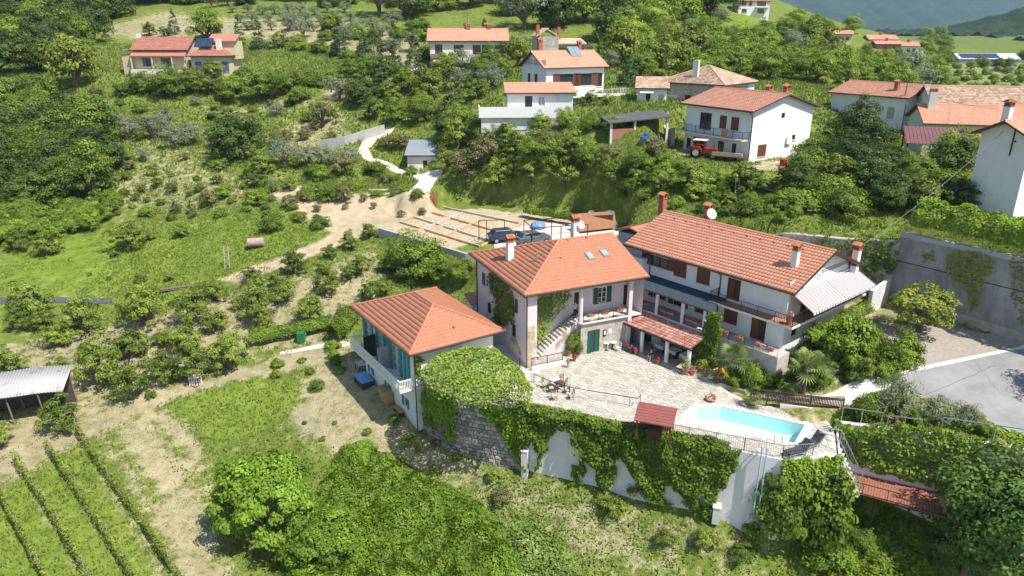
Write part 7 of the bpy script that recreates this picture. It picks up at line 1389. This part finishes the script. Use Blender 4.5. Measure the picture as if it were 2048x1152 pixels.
for k, x in enumerate((5.9, 7.2, 8.5)):
    p = wp(x, -2.6); t = empty('porch_table', (*p, .14), R(-50.5), ('left', 'middle', 'right')[k] + ' table with white cloth under the porch', 'table', 'tables under the porch'); MB().box(-.45, .45, -.4, .4, .6, .65).build('table_top', FRAME_W, t); MB().box(-.46, .46, -.41, -.4, .35, .652).box(-.46, .46, .4, .41, .35, .652).build('cloth', FRAME_W, t)
    for sx in (-.38, .38): MB().box(sx - .03, sx + .03, -.34, .34, 0, .6).build('trestle', WOOD_D, t)
    for y, a in ((-3.35, 180), (-1.85, 0)): chair((*wp(x, y), .14), R(-50.5 + a), ('near' if y < -3 else 'far') + ' side chair at the ' + ('left', 'middle', 'right')[k] + ' porch table', CH_G, SEATM, 'rush_chair', .85, 'chairs under the porch')
def lounger(p, rz, label):
    t = empty('sun_lounger', p, rz, label, 'sun lounger', 'sun loungers by the pool'); CUSH = mat('charcoal_cushion', (.05,.055,.065), var=.15, scale=5); MB().box(-.3, .3, -.95, .35, .28, .38).build('mattress', CUSH, t, bevel=.03); MB().extr([(-.3, .36, .3), (.3, .36, .3), (.3, .85, .85), (-.3, .85, .85)], (0, -.07, .08)).build('backrest', CUSH, t)
    MB().bar((-.31, -.95, .25), (-.31, .4, .25), .04).bar((.31, -.95, .25), (.31, .4, .25), .04).bar((-.31, .4, .25), (-.31, .9, .85), .04).bar((.31, .4, .25), (.31, .9, .85), .04).build('frame', METAL_G, t)
    for x in (-.29, .29):
        for y in (-.85, .4): MB().bar((x, y, 0), (x, y, .25), .035).build('leg', METAL_G, t)
lounger(at(1595, 908, z=0), R(-68), 'dark grey sun lounger nearest the railing by the pool'); lounger(at(1622, 893, z=0), R(-62), 'dark grey sun lounger behind the other at the pool end')
SKIN = mat('skin', (.52,.32,.23), rough=.55, var=.04); HAIR = mat('dark_hair', (.03,.02,.015), rough=.6)
def skin_body(name, joints, edges, radii, m, parent):
    me = bpy.data.meshes.new(name); me.from_pydata(joints, edges, []); o = bpy.data.objects.new(name, me); link(o, parent); md = o.modifiers.new('skin', 'SKIN'); sv = me.skin_vertices[0].data
    for k, r in enumerate(radii): sv[k].radius = (r, r) if not hasattr(r, '__len__') else r
    sv[0].use_root = True; md.use_smooth_shade = True; s2 = o.modifiers.new('sub', 'SUBSURF'); s2.levels = 1; s2.render_levels = 2; me.materials.append(m); return o
def person(p, rz, label, pose, top, legs, s=.9):
    t = empty('person', p, rz, label, 'person'); t.scale = (s, s, s)
    if pose == 'stand': hz, kn, an = .92, [(-.1, .0, .5), (.1, .03, .5)], [(-.1, .03, .08), (.11, .05, .08)]
    else: hz, kn, an = .36, [(-.14, -.42, .42), (.14, -.42, .40)], [(-.13, -.46, .05), (.13, -.5, .05)]
    lean = 0 if pose == 'stand' else -.12
    J = [(0, 0, hz), (0, lean * .4, hz + .22), (0, lean, hz + .46), (0, lean * 1.1, hz + .56), (0, lean * 1.2, hz + .70), (0, lean * 1.2 - .02, hz + .80)]; E = [(0, 1), (1, 2), (2, 3), (3, 4), (4, 5)]; RD = [(.15, .11), (.14, .10), (.16, .10), .055, .095, .07]
    for sx in (-1, 1):
        b = len(J); sh = (sx * .19, lean, hz + .46)
        if pose == 'stand': el, wr, ha = (sx * .25, .0, hz + .2), (sx * .24, -.1, hz + .0), (sx * .23, -.14, hz - .09)
        else: el, wr, ha = (sx * .26, -.18, hz + .22), (sx * .13, -.38, hz + .16), (sx * .07, -.42, hz + .12)
        J += [sh, el, wr, ha]; E += [(2, b), (b, b + 1), (b + 1, b + 2), (b + 2, b + 3)]; RD += [.06, .045, .032, .038]
        h = len(J); hv = Vector(ha)
        for q, (dx, dy) in enumerate(((-.025, 0), (-.008, -.012), (.008, -.012), (.025, 0), (sx * -.035, .02))): J.append(tuple(hv + Vector((dx, dy - .02, -.06 if q < 4 else -.03)))); E.append((b + 3, h + q)); RD.append(.0095)
        k = 0 if sx < 0 else 1; c = len(J); J += [(sx * .09, 0 if pose == 'stand' else -.05, hz - .06), kn[k], an[k], (an[k][0] * 1.1, an[k][1] - .16, .04)]; E += [(0, c), (c, c + 1), (c + 1, c + 2), (c + 2, c + 3)]; RD += [.085, .06, .042, .04]
    skin_body('body', J, E, RD, SKIN, t)
    n = 6; TJ = [J[1], J[2]]; TE = [(0, 1)]; TR = [(.165, .125), (.18, .12)]
    TJ.append((J[0][0], J[0][1], J[0][2] + .06)); TE.append((0, 2)); TR.append((.165, .125))
    for i in range(len(J)):
        if J[i][2] == hz + .46 and abs(J[i][0]) == .19: a = len(TJ); TJ += [J[i], tuple(Vector(J[i]).lerp(Vector(J[i + 1]), .75))]; TE += [(1, a), (a, a + 1)]; TR += [.075, .062]
    skin_body('shirt', TJ, TE, TR, top, t)
    LJ = [(0, J[0][1], hz + .03)]; LE = []; LR = [(.17, .13)]
    for k in (0, 1):
        sx = (-1, 1)[k]; a = len(LJ); LJ += [(sx * .09, 0 if pose == 'stand' else -.05, hz - .05), kn[k], tuple(Vector(kn[k]).lerp(Vector(an[k]), .85 if pose == 'stand' else .2))]; LE += [(0, a), (a, a + 1), (a + 1, a + 2)]; LR += [.1, .075, .06]
    skin_body('trousers', LJ, LE, LR, legs, t)
    hd = Vector(J[4]); MB().lathe([(.03, .17), (.085, .14), (.112, .07), (.11, -.0), (.09, -.07)], (hd.x, hd.y + .03, hd.z), 10).build('hair', HAIR, t, smooth=True)
    fc = MB(); 
    for ex in (-.035, .035): fc.cbox((hd.x + ex, hd.y - .095, hd.z + .02), .018, .012, .012)
    fc.build('eyes', METAL_D, t); MB().cbox((hd.x, hd.y - .105, hd.z - .01), .022, .03, .04).build('nose', SKIN, t); MB().cbox((hd.x, hd.y - .095, hd.z - .05), .045, .012, .012).build('mouth', mat('lips', (.35,.12,.10)), t)
    for sx in (-1, 1): MB().cbox((an[0 if sx < 0 else 1][0] * 1.05, an[0 if sx < 0 else 1][1] - .06, .035), .09, .25, .07).build('shoe', METAL_D, t, bevel=.02)
person((*wp(6.25, -4.25), .0), R(-52), 'person in dark top sitting on the porch step', 'sit', mat('black_top', (.02,.02,.025), var=.1), mat('pale_blue_shorts', (.30,.36,.48), var=.1)); person((*fp(5.05, 1.35), 3.0), R(24), 'person in white shirt and blue trousers on the farmhouse gallery', 'stand', mat('white_shirt', (.75,.75,.76), var=.03), mat('navy_trousers', (.03,.045,.10), var=.1))

# ---------------------------------------------------------------- vehicles and machines
TYRE = mat('tyre', (.02,.02,.02), rough=.8, var=.1); CARP = mat('dark_blue_car_paint', (.02,.035,.075), rough=.2, var=.05, spec=.6); CARG = mat('grey_car_paint', (.12,.13,.14), rough=.22, var=.05, spec=.6)
def car(p, rz, label, m):
    t = empty('parked_car', p, rz, label, 'car', 'cars on the car park'); prof = [(-2.0, .35), (-2.05, .75), (-1.95, .98), (-1.75, 1.02), (-1.35, 1.48), (.35, 1.5), (1.0, 1.02), (1.9, .9), (2.05, .7), (2.05, .35)]
    b = MB(); n = len(prof); ws = [.8, .85, .85, .84, .66, .66, .82, .8, .78, .8]; b.v = [(x, -w, z) for (x, z), w in zip(prof, ws)] + [(x, w, z) for (x, z), w in zip(prof, ws)]; b.f = [tuple(range(n)), tuple(reversed(range(n, 2 * n)))] + [(i, i + n, (i + 1) % n + n, (i + 1) % n) for i in range(n)]; b.build('body', m, t, bevel=.06)
    g_ = MB()
    for s in (-1, 1): g_.extr([(-1.5, s * .80, 1.05), (.75, s * .80, 1.05), (.3, s * .69, 1.42), (-1.25, s * .69, 1.42)], (0, s * .012, 0))
    g_.build('side_windows', GLASS, t); MB().extr([(1.0, -.7, 1.04), (1.0, .7, 1.04), (.4, .58, 1.46), (.4, -.58, 1.46)], (.03, 0, .02)).build('windscreen', GLASS, t); MB().extr([(-1.74, -.66, 1.06), (-1.74, .66, 1.06), (-1.4, .56, 1.43), (-1.4, -.56, 1.43)], (-.03, 0, .02)).build('rear_window', GLASS, t)
    for x in (-1.3, 1.3):
        for s in (-1, 1):
            o = MB().tube([(x, s * .66, .32), (x, s * .86, .32)], .32, 16).build('wheel', TYRE, t); MB().tube([(x, s * .862, .32), (x, s * .875, .32)], .2, 10).build('rim', METAL_G, o)
    for s in (-1, 1): MB().cbox((2.02, s * .58, .78), .08, .3, .14).build('headlight', FRAME_W, t); MB().cbox((-2.02, s * .66, .85), .08, .2, .2).build('tail_light', mat('tail_red', (.35,.01,.01)), t); MB().cbox((.75, s * .93, 1.08), .12, .16, .1).build('mirror', m, t)
cp_ = at(1012, 482, z=2.98); car(cp_, R(14), 'dark blue car parked behind the farmhouse roof', CARP); cp_ = at(1066, 490, z=2.98); car(cp_ + Vector((0, .6, 0)), R(25), 'grey car half hidden behind the farmhouse ridge', CARG)
def tractor(p, rz):
    t = empty('tractor', p, rz, 'old red tractor with white cab roof parked before the white house', 'tractor'); RED = mat('tractor_red', (.33,.04,.025), rough=.45, var=.15, scale=4)
    MB().box(.2, 1.75, -.32, .32, .75, 1.3).build('bonnet', RED, t, bevel=.06); MB().box(-1.0, .3, -.38, .38, .55, .95).build('chassis', RED, t); MB().cbox((1.77, 0, 1.0), .05, .5, .45).build('grille', METAL_D, t)
    for x, r, w_, y in ((-.75, .72, .38, .72), (1.35, .42, .24, .62)):
        for s in (-1, 1): o = MB().tube([(x, s * (y - w_ / 2), r), (x, s * (y + w_ / 2), r)], r, 20).build('wheel', TYRE, t); MB().tube([(x, s * (y + w_ / 2 - .02), r), (x, s * (y + w_ / 2 + .02), r)], r * .55, 12).build('rim', mat('rim_cream', (.55,.48,.36)), o)
    for s in (-1, 1): MB().extr([(-1.45, s * .55, 1.2), (-1.2, s * .55, 1.5), (-.4, s * .55, 1.5), (-.05, s * .55, 1.1)], (0, s * .38, 0)).build('mudguard', RED, t)
    c = MB()
    for x in (-1.1, .15):
        for s in (-1, 1): c.bar((x, s * .5, .95), (x, s * .48, 2.15), .06)
    c.build('cab_frame', RED, t); MB().box(-1.3, .35, -.62, .62, 2.15, 2.25).build('cab_roof', FRAME_W, t, bevel=.04); MB().extr([(.18, -.46, 1.3), (.18, .46, 1.3), (.18, .46, 2.1), (.18, -.46, 2.1)], (.01, 0, 0)).build('windscreen', GLASS, t); MB().box(-.75, -.3, -.25, .25, .98, 1.15).box(-.85, -.7, -.25, .25, 1.1, 1.5).build('seat', METAL_D, t); MB().tube([(1.2, .2, 1.3), (1.2, .2, 1.95)], .04, 6).build('exhaust', METAL_D, t); MB().tube([(.0, 0, 1.5), (.05, 0, 1.52)], .2, 12).build('steering_wheel', METAL_D, t)
tp = at(1406, 316, z=11.05); tractor(tp, R(-30))
tr_ = at(1455, 322, z=11.05); t = empty('trailer', tr_, R(-32), 'flat wooden trailer loaded with boards behind the tractor', 'trailer'); MB().box(-1.9, 1.9, -.75, .75, .55, .65).build('bed', WOOD_R, t); MB().box(-1.8, 1.8, -.72, -.68, .65, 1.1).build('side_board', mat('formwork_timber', (.5,.38,.24)), t); MB().box(-1.5, 1.6, -.4, .5, .66, .95).build('boards', mat('stacked_boards', (.42,.33,.22), var=.3, scale=5), t)
for x in (-.6, .6):
    for s in (-1, 1): MB().tube([(x, s * .62, .3), (x, s * .8, .3)], .3, 14).build('wheel', TYRE, t)
def drum(p, r, h, m, label, group=None):
    o = MB().lathe([(r * .96, 0), (r, .03), (r, h * .33), (r * 1.03, h * .35), (r, h * .37), (r, h * .65), (r * 1.03, h * .67), (r, h * .69), (r, h - .03), (r * .9, h)], (0, 0, 0), 14).build('barrel', m, loc=p); return tag(o, label, 'barrel', group)
BLUE = mat('blue_plastic', (.03,.13,.42), rough=.4, var=.1); drum(at(1383, 307, z=11.0), .45, .9, BLUE, 'blue tank with white top left of the tractor')
for k, (u, v) in enumerate(((1285,290),(1298,294),(1311,298),(1292,284))): drum(ground(u, v), .35, 1.0, BLUE, 'blue plastic barrel in front of the open shed', 'blue barrels by the open shed')
drum(ground(1338, 272), .35, 1.0, mat('green_plastic', (.05,.35,.12), rough=.4), 'green plastic bin right of the open shed'); drum(ground(1566, 332), .42, .8, mat('red_drum', (.35,.02,.02), rough=.5), 'dark red drum against the sunlit white gable')
mp = ground(1598, 328); t = empty('concrete_mixer', mp, R(20), 'pinkish drum concrete mixer at the corner of the tractor house', 'mixer'); MB().lathe([(.15, .55), (.42, .75), (.5, 1.0), (.42, 1.25), (.25, 1.45)], (0, 0, 0), 14).build('drum', mat('faded_red', (.42,.17,.14), var=.15), t); MB().bar((-.5, 0, 0), (0, 0, .95), .07).bar((.5, 0, 0), (0, 0, .95), .07).bar((-.5, -.4, 0), (-.5, .4, 0), .06).build('stand', METAL_D, t)
for s in (-1, 1): MB().tube([(.5, s * .35, .18), (.5, s * .42, .18)], .18, 12).build('wheel', TYRE, t)

# ---------------------------------------------------------------- odds and ends
def ladder(p, rz, h, lean, label):
    t = empty('ladder', p, rz, label, 'ladder'); LM = mat('weathered_ladder_wood', (.38,.32,.24), var=.2); f = lambda x, z: (x, lean * z / h, z)
    for x in (-.22, .22): MB().bar(f(x * 1.3, 0), f(x, h), .06).build('rail', LM, t)
    for k in range(8): z = h * (k + .7) / 8.5; MB().bar(f(-.26, z), f(.26, z), .045).build('rung', LM, t)
    return t
ladder(ground(455, 540), R(15), 2.6, 1.4, 'wooden fruit ladder leaning on the terrace bank in the meadow'); ladder(ground(1475, 400), R(0), 2.2, .8, 'pale ladder standing in the trees behind the guest house')
tk = empty('tank', ground(513, 497), R(12), 'rusty beige cylinder tank lying in the meadow', 'tank'); MB().tube([(-1.0, 0, .75), (-.92, 0, .75), (.92, 0, .75), (1.0, 0, .75)], [.35, .55, .55, .35], 16).build('shell', mat('rusty_tank', (.38,.29,.24), var=.2, scale=2), tk)
for x in (-.6, .6): MB().box(x - .08, x + .08, -.4, .4, 0, .3).build('cradle', WOOD_D, tk)
tag(MB().box(-.35, .35, -.3, .3, 0, .95).box(-.37, .37, -.33, .33, .96, 1.04).build('rubbish_bin', mat('green_bin', (.03,.16,.05), rough=.45), loc=ground(603, 685)), 'green rubbish bin beside the straw path', 'bin')
pa = empty('pallet', ground(392, 770), R(20), 'pale wooden pallet leaning at the orchard edge', 'pallet')
for k in range(6): MB().cbox((-.5 + k * .2, .1, .45), .12, .03, 1.0, rx=R(-25)).build('board', mat('pale_pallet_wood', (.55,.47,.40), var=.15), pa)
MB().cbox((0, .2, .2), 1.15, .06, .1, rx=R(-25)).cbox((0, .02, .72), 1.15, .06, .1, rx=R(-25)).build('bearers', mat('pale_pallet_wood', (.55,.47,.40)), pa)
lm = empty('lumber_stack', ground(352, 580), R(25), 'stack of old poles lying at the top of the orchard', 'timber')
for k in range(7): MB().tube([(-1.6, (k % 4) * .18 - .3, .09 + .16 * (k // 4)), (1.7, (k % 4) * .18 - .25, .09 + .16 * (k // 4))], .08, 7).build('pole', BARK, lm)
ht = empty('hot_tub', ground(728, 768), R(-57), 'blue covered tub beside the annex wall', 'tub'); MB().box(-1.0, 1.0, -.55, .55, 0, .6).build('tub', mat('dark_tub', (.06,.05,.05)), ht); MB().box(-1.03, 1.03, -.58, .58, .602, .7).build('cover', mat('light_blue_cover', (.12,.32,.58), rough=.4), ht, bevel=.04)
wc = empty('wooden_chest', ground(772, 800), R(-57), 'tan wooden chest against the annex wall below the balcony', 'chest'); MB().box(-.9, .9, -.3, .3, 0, .95).build('body', mat('tan_wood', (.42,.27,.12), var=.15, scale=4), wc); MB().box(-.94, .94, -.34, .34, .953, 1.02).build('lid', mat('tan_wood', (.42,.27,.12)), wc)
wb = empty('wooden_bench', ground(798, 828), R(-57), 'low tan bench right of the wooden chest', 'bench'); MB().box(-.7, .7, -.22, .22, .38, .44).build('seat', mat('tan_wood', (.42,.27,.12)), wb)
for x in (-.6, .6): MB().box(x - .04, x + .04, -.2, .2, 0, .38).build('leg', WOOD_D, wb)
tpb = empty('terrace_table', ground(722, 742), R(-57), 'grey garden table beside the blue tub', 'table'); MB().box(-.6, .6, -.4, .4, .66, .7).build('top', CONC, tpb)
for x in (-.5, .5):
    for y in (-.3, .3): MB().box(x - .03, x + .03, y - .03, y + .03, 0, .66).build('leg', METAL_D, tpb)
# poles and wires
up = at(1792, 268, z=10.2); t = empty('utility_pole', up, 0, 'leaning wooden utility pole before the white house with blinds', 'pole'); MB().tube([(0, 0, -.5), (.35, -.1, 7.9)], [.14, .1], 8).build('shaft', mat('grey_pole_wood', (.26,.21,.16), var=.2), t); MB().bar((-.1, -.2, 7.4), (.8, 0, 7.4), .08).build('crossarm', WOOD_D, t)
for x in (0, .35, .7): MB().lathe([(.04, 7.45), (.06, 7.52), (.04, 7.62)], (x, -.15, 0), 8).build('insulator', FRAME_W, t)
def wire(a, b, sag, label, r=.022):
    a = Vector(a); b = Vector(b); pts = [(a.lerp(b, k / 14) - a) - Vector((0, 0, sag * 4 * (k / 14) * (1 - k / 14))) for k in range(15)]; o = MB().tube(pts, r, 5).build('power_line', mat('cable', (.16,.16,.17), rough=.5), loc=a); tag(o, label, 'cable')
wire(Vector((*wp(15.6, 9.2), 9.3)), Vector((43.2, 63.4, 17.6)), .5, 'overhead cable from the guest house chimney to the tall white house'); wire(up + Vector((.4, -.15, 7.6)), at(1665, 190, d=118), .5, 'overhead cable left of the utility pole'); wire(up + Vector((.7, -.15, 7.6)), Vector((52, 78, 18)), .6, 'overhead cable right of the utility pole')
tp2 = at(1290, 240, d=92); 
# slide, courtyard rail, gravel border
sp = ground(1441, 768); t = empty('toy_slide', sp, R(-110), 'yellow toy slide with red top in the shrubs', 'slide'); MB().extr([(-.22, 0, 1.15), (.22, 0, 1.15), (.22, 1.3, .1), (-.22, 1.3, .1)], (0, 0, .05)).build('chute', mat('yellow_plastic', (.75,.55,.02), rough=.35), t)
for x in (-.24, .24): MB().bar((x, 0, 1.22), (x, 1.3, .17), .04, .14).build('chute_side', mat('yellow_plastic', (.75,.55,.02)), t)
MB().box(-.25, .25, -.3, 0, 1.1, 1.16).bar((-.24, -.28, 0), (-.24, -.1, 1.5), .05).bar((.24, -.28, 0), (.24, -.1, 1.5), .05).bar((-.24, -.1, 1.5), (.24, -.1, 1.5), .05).build('ladder_frame', mat('red_plastic', (.5,.03,.02), rough=.35), t)
cr_ = empty('courtyard_rail', (1.5, 47.6, 0), 0, 'thin curved iron rail along the open side of the courtyard', 'railing'); pts = [at(u, v, z=.75) for u, v in ((1068,748),(1100,762),(1140,774),(1200,785),(1260,794),(1276,797),(1281,790))]; rb = MB(); 
for a, b in zip(pts[:-1], pts[1:]): rb.bar(a - Vector((1.5, 47.6, 0)), b - Vector((1.5, 47.6, 0)), .04)
for p in pts[::2]: rb.bar(p - Vector((1.5, 47.6, 0)), Vector((p.x - 1.5, p.y - 47.6, 0)), .035)
rb.build('rail', METAL_D, cr_)
sr = empty('stair_landing', (*fp(0, 0), 0), R(23.7), 'low white landing wall with iron railing at the stair foot', 'railing'); MB().box(.1, 2.9, -.75, -.6, -.05, .38).build('low_wall', WHITE_OLD, sr); railing(sr, [(.1, -.68, .38), (2.9, -.68, .38)], .7, .12)
for k, pts in enumerate(([(1395,782),(1440,778),(1490,792)], [(1560,800),(1620,806),(1690,800)])):
    q = [ground(u, v) for u, v in pts]; tag(wall_run(MB(), q, .22, [p.z - .3 for p in q], [p.z + .28 for p in q]).build('bed_edging', STONE), ('stone edging of the palm bed beside the courtyard', 'stone edging of the bed beside the garden path')[k], 'edging')
# car park: frame posts, tarpaulin heap, dishes, brown lean-to
cpk = empty('bare_carport', at(1064, 492, z=3), R(14), 'black bare carport frame above the parked cars', 'frame')
for x in (0, 3.4, 6.6): 
    for y in (0, 3.6): MB().bar((x, y, 0), (x, y, 2.1), .08).build('post', METAL_D, cpk)
MB().bar((0, 0, 2.1), (6.6, 0, 2.1), .07).bar((0, 3.6, 2.1), (6.6, 3.6, 2.1), .07).bar((0, 0, 2.1), (0, 3.6, 2.1), .07).build('beams', METAL_D, cpk)
cp2 = empty('bare_carport', at(958, 482, z=3), R(10), 'black bare post frame beside the foundation strips', 'frame')
for x in (0, .9, 3.0): MB().bar((x, 0, 0), (x, 0, 2.4), .08).build('post', METAL_D, cp2)
MB().bar((0, 0, 2.4), (3.0, 0, 2.4), .07).build('beams', METAL_D, cp2)
rng = np.random.default_rng(4); q = MB().lathe([(.95, 0), (.9, .3), (.72, .55), (.45, .72), (.1, .78)], (0, 0, 0), 18); q.v = [(x * (1 + .12 * math.sin(7 * math.atan2(y, x))), y * (1 + .1 * math.cos(5 * math.atan2(y, x))), z * (1 + .1 * math.sin(9 * math.atan2(y, x)))) for x, y, z in q.v]
tag(q.build('tarpaulin_heap', mat('blue_tarpaulin', (.16,.27,.45), rough=.45, var=.35, scale=3, bump=.5, bscale=6), smooth=True, loc=at(1076, 455, z=3)), 'heap under a blue tarpaulin at the back of the car park', 'heap')
bl = empty('lean_to', at(1150, 468, z=3), R(10), 'brown sheet lean-to at the back of the car park', 'shed'); MB().extr([(0, 0, .2), (5.6, 1.2, .2), (5.6, 2.6, 1.9), (.6, 1.6, 2.0)], (0, 0, .07)).build('roof', mat('brown_sheet', (.30,.15,.08), var=.12), bl); MB().box(.2, 5.2, 1.7, 1.8, 0, 1.7).build('back_board', WOOD_D, bl)
for k, (u, v, lab) in enumerate(((1218,448,'grey satellite dish on a post behind the farmhouse'),(1182,446,'small satellite dish on a post behind the brown lean-to'))):
    p = at(u, v, z=3.4); t = empty('dish_stand', p, 0, lab, 'satellite dish'); MB().tube([(0, 0, -.6), (0, 0, 1.3)], .04, 6).build('post', METAL_G, t); dish(t, (0, -.1, 1.25), .5 - .1 * k, R(-100), METAL_G)
rp_ = empty('steel_props', at(862, 418, z=3.1), 0, 'bundle of rusty red steel props at the edge of the site', 'props')
for k in range(6): MB().tube([(k * .16, 0, 0), (k * .16 + .1, .2, 2.2 + .2 * (k % 3))], .05, 6).build('prop', mat('rust_red', (.30,.06,.04), var=.2), rp_)
for k, (u, v, L_, a) in enumerate(((755,382,2.6,8),(770,390,2.2,-10),(880,455,3,40),(840,462,2.6,-15),(1000,430,2.4,20),(900,437,2,60))): tag(MB().box(-L_ / 2, L_ / 2, -.15, .15, 0, .12).box(-L_ / 2 + .1, L_ / 2 + .2, -.02, .2, .125, .22).build('plank_pile', mat('pale_planks', (.55,.46,.34), var=.2), loc=ground(u, v)), 'small pile of pale planks lying on the building site', 'planks', 'plank piles on the site')
for k in range(14):
    u = 560 + (k % 7) * 45 + random.uniform(-20, 20); v = 395 + (k // 7) * 30 + random.uniform(-12, 12)
    if inpoly(np.array(u), np.array(v), [(540,385),(860,392),(860,440),(690,460),(620,430)]): plant_at('brown', ground(u, v), random.uniform(.5, .9), 'dusty weed on the spoil heaps left of the site', 'weeds on the spoil heaps', 'shrub')
# upper terrace: laundry, white cover, tiles under frames
ll = empty('washing_line', at(600, 168, d=141), 0, 'washing line with white sheets and one orange towel', 'laundry')
for x in (0, 5.0): MB().bar((x, 0, -1), (x, 0, 1.9), .08).build('post', METAL_G, ll)
for x0, x1, m_, in ((.5, .95, 'orange_towel'), (1.2, 3.2, 'white_sheet'), (3.4, 4.7, 'white_sheet')): MB().box(x0, x1, -.02, .02, .4, 1.75).build('cloth', mat(m_, (.70,.36,.06) if m_ == 'orange_towel' else (.76,.76,.74), var=.04), ll)
MB().bar((0, 0, 1.8), (5, 0, 1.8), .03).build('line', METAL_G, ll)
tag(MB().extr([(0, 0, 0), (4.8, -.3, 0), (5.0, 2.2, .7), (.4, 2.4, .8)], (0, 0, .12)).build('white_cover', mat('white_sheeting', (.68,.68,.66), var=.08), loc=at(800, 142, d=140)), 'white sheet cover on the ground left of the awning house', 'cover')
for k, (u0, u1, v) in enumerate(((540, 680, 182),)): 
    q = [at(u0 + (u1 - u0) * i / 3, v, d=141) for i in range(4)]; tag(wall_run(MB(), q, .4, [p.z - 2.2 for p in q], [p.z - .2 for p in q]).build('terrace_wall', OLDSTONE), 'low stone wall under the washing line', 'wall')

# ---------------------------------------------------------------- look-alikes in a group: say which one by its row and place
ORD = 'first second third fourth fifth sixth seventh eighth ninth tenth eleventh twelfth'.split()
SHORT = {'trees around the warehouse': 'tree in the valley around the warehouse', 'bushes left of the awning house': 'bush left of the awning house', 'bushes right of the ruin': 'bush right of the ruin', 'bushes above the hay slope': 'bush above the hay slope', 'trees below the collector house': 'leafy tree below the collector house', 'orchard trees left of the annex': 'fruit tree in the mown orchard', 'trees behind the old stone house': 'tree behind the old stone house', 'trees of the wood at the left edge': 'dark tree of the left edge wood', 'trees left of the tall white house': 'dense tree left of tall white house',
 'trees below the awning house': 'tree between awning house and lane', 'trees on the bank above the site': 'tree on bank behind building site', 'trees of the hillside wood': 'tree of the wood along the top', 'trees of the upper left wood': 'tree of the upper left wood', 'olives below the beige house': 'olive below the beige house',
 'bushes below the beige house': 'garden bush below the beige house', 'olives on the hay slope': 'small olive on the hay slope', 'trees under the hay slope': 'tree under the hay slope', 'thin fruit trees above the lane': 'thin fruit tree above the lane', 'trees left of the lane': 'bushy tree left of the lane', 'bushes on the open slope': 'low bush on the open slope',
 'fruit trees on the meadow': 'young fruit tree on the meadow', 'saplings left of the annex': 'sapling left of the annex', 'little shrubs below the annex': 'little shrub below the annex', 'shrubs beside the deck': 'shrub beside the wooden deck', 'shrubs on the weedy slope': 'wild shrub on the weedy slope', 'bushes behind the guest house roof': 'bush behind the guest house roof',
 'bushes on the terraced slope': 'low bush on the terraced slope', 'small bushes left of the site': 'small bush left of the site', 'bushes on the green hill': 'bush below the hilltop house', 'scrub below the left wood': 'scrub bush below left edge wood', 'fruit trees behind the guest house': 'fruit tree behind the guest house', 'shrubs in the palm bed': 'shrub in the palm bed',
 'bushes below the end balcony': 'garden bush below the end balcony', 'shrubs above the overgrown wall': 'shrub above the overgrown wall', 'trees behind the annex': 'dense tree behind annex roof', 'trees right of the ridge houses': 'tree right of the ridge houses', 'trees in front of the ridge houses': 'tree in front of ridge houses', 'trees below the hilltop house': 'tree right of the hilltop house', 'trees of the valley plantation': 'small plantation tree in the valley',
 'trees between ridge houses': 'round tree between ridge houses', 'pair of small thujas': 'cone-shaped thuja on the open slope', 'foundation strips of the building site': 'pale foundation strip of the site', 'blue barrels by the open shed': 'blue barrel before the open shed', 'plank piles on the site': 'small plank pile on the site', 'weeds on the spoil heaps': 'dusty weed on the spoil heaps'}
for gname, base in SHORT.items():
    obs = [o for o in bpy.data.objects if o.parent is None and o.get('group') == gname]
    if len(obs) < 2: continue
    pos = np.array([tuple(o.location) for o in obs]); U_, V_ = px(pos); nb = max(1, math.ceil(len(obs) / 10)); order = sorted(range(len(obs)), key=lambda i: V_[i])
    if nb > 12: nb = 12
    for b_, chunk in enumerate(np.array_split(np.array(order), nb)):
        for k_, i in enumerate(sorted(chunk, key=lambda i: U_[i])):
            w_ = ORD[k_] if k_ < 12 else str(k_ + 1) + 'th'; obs[i]['label'] = base + (', ' + w_ + ' from left' if nb == 1 else ', ' + ORD[b_] + ' row down, ' + w_ + ' from left')
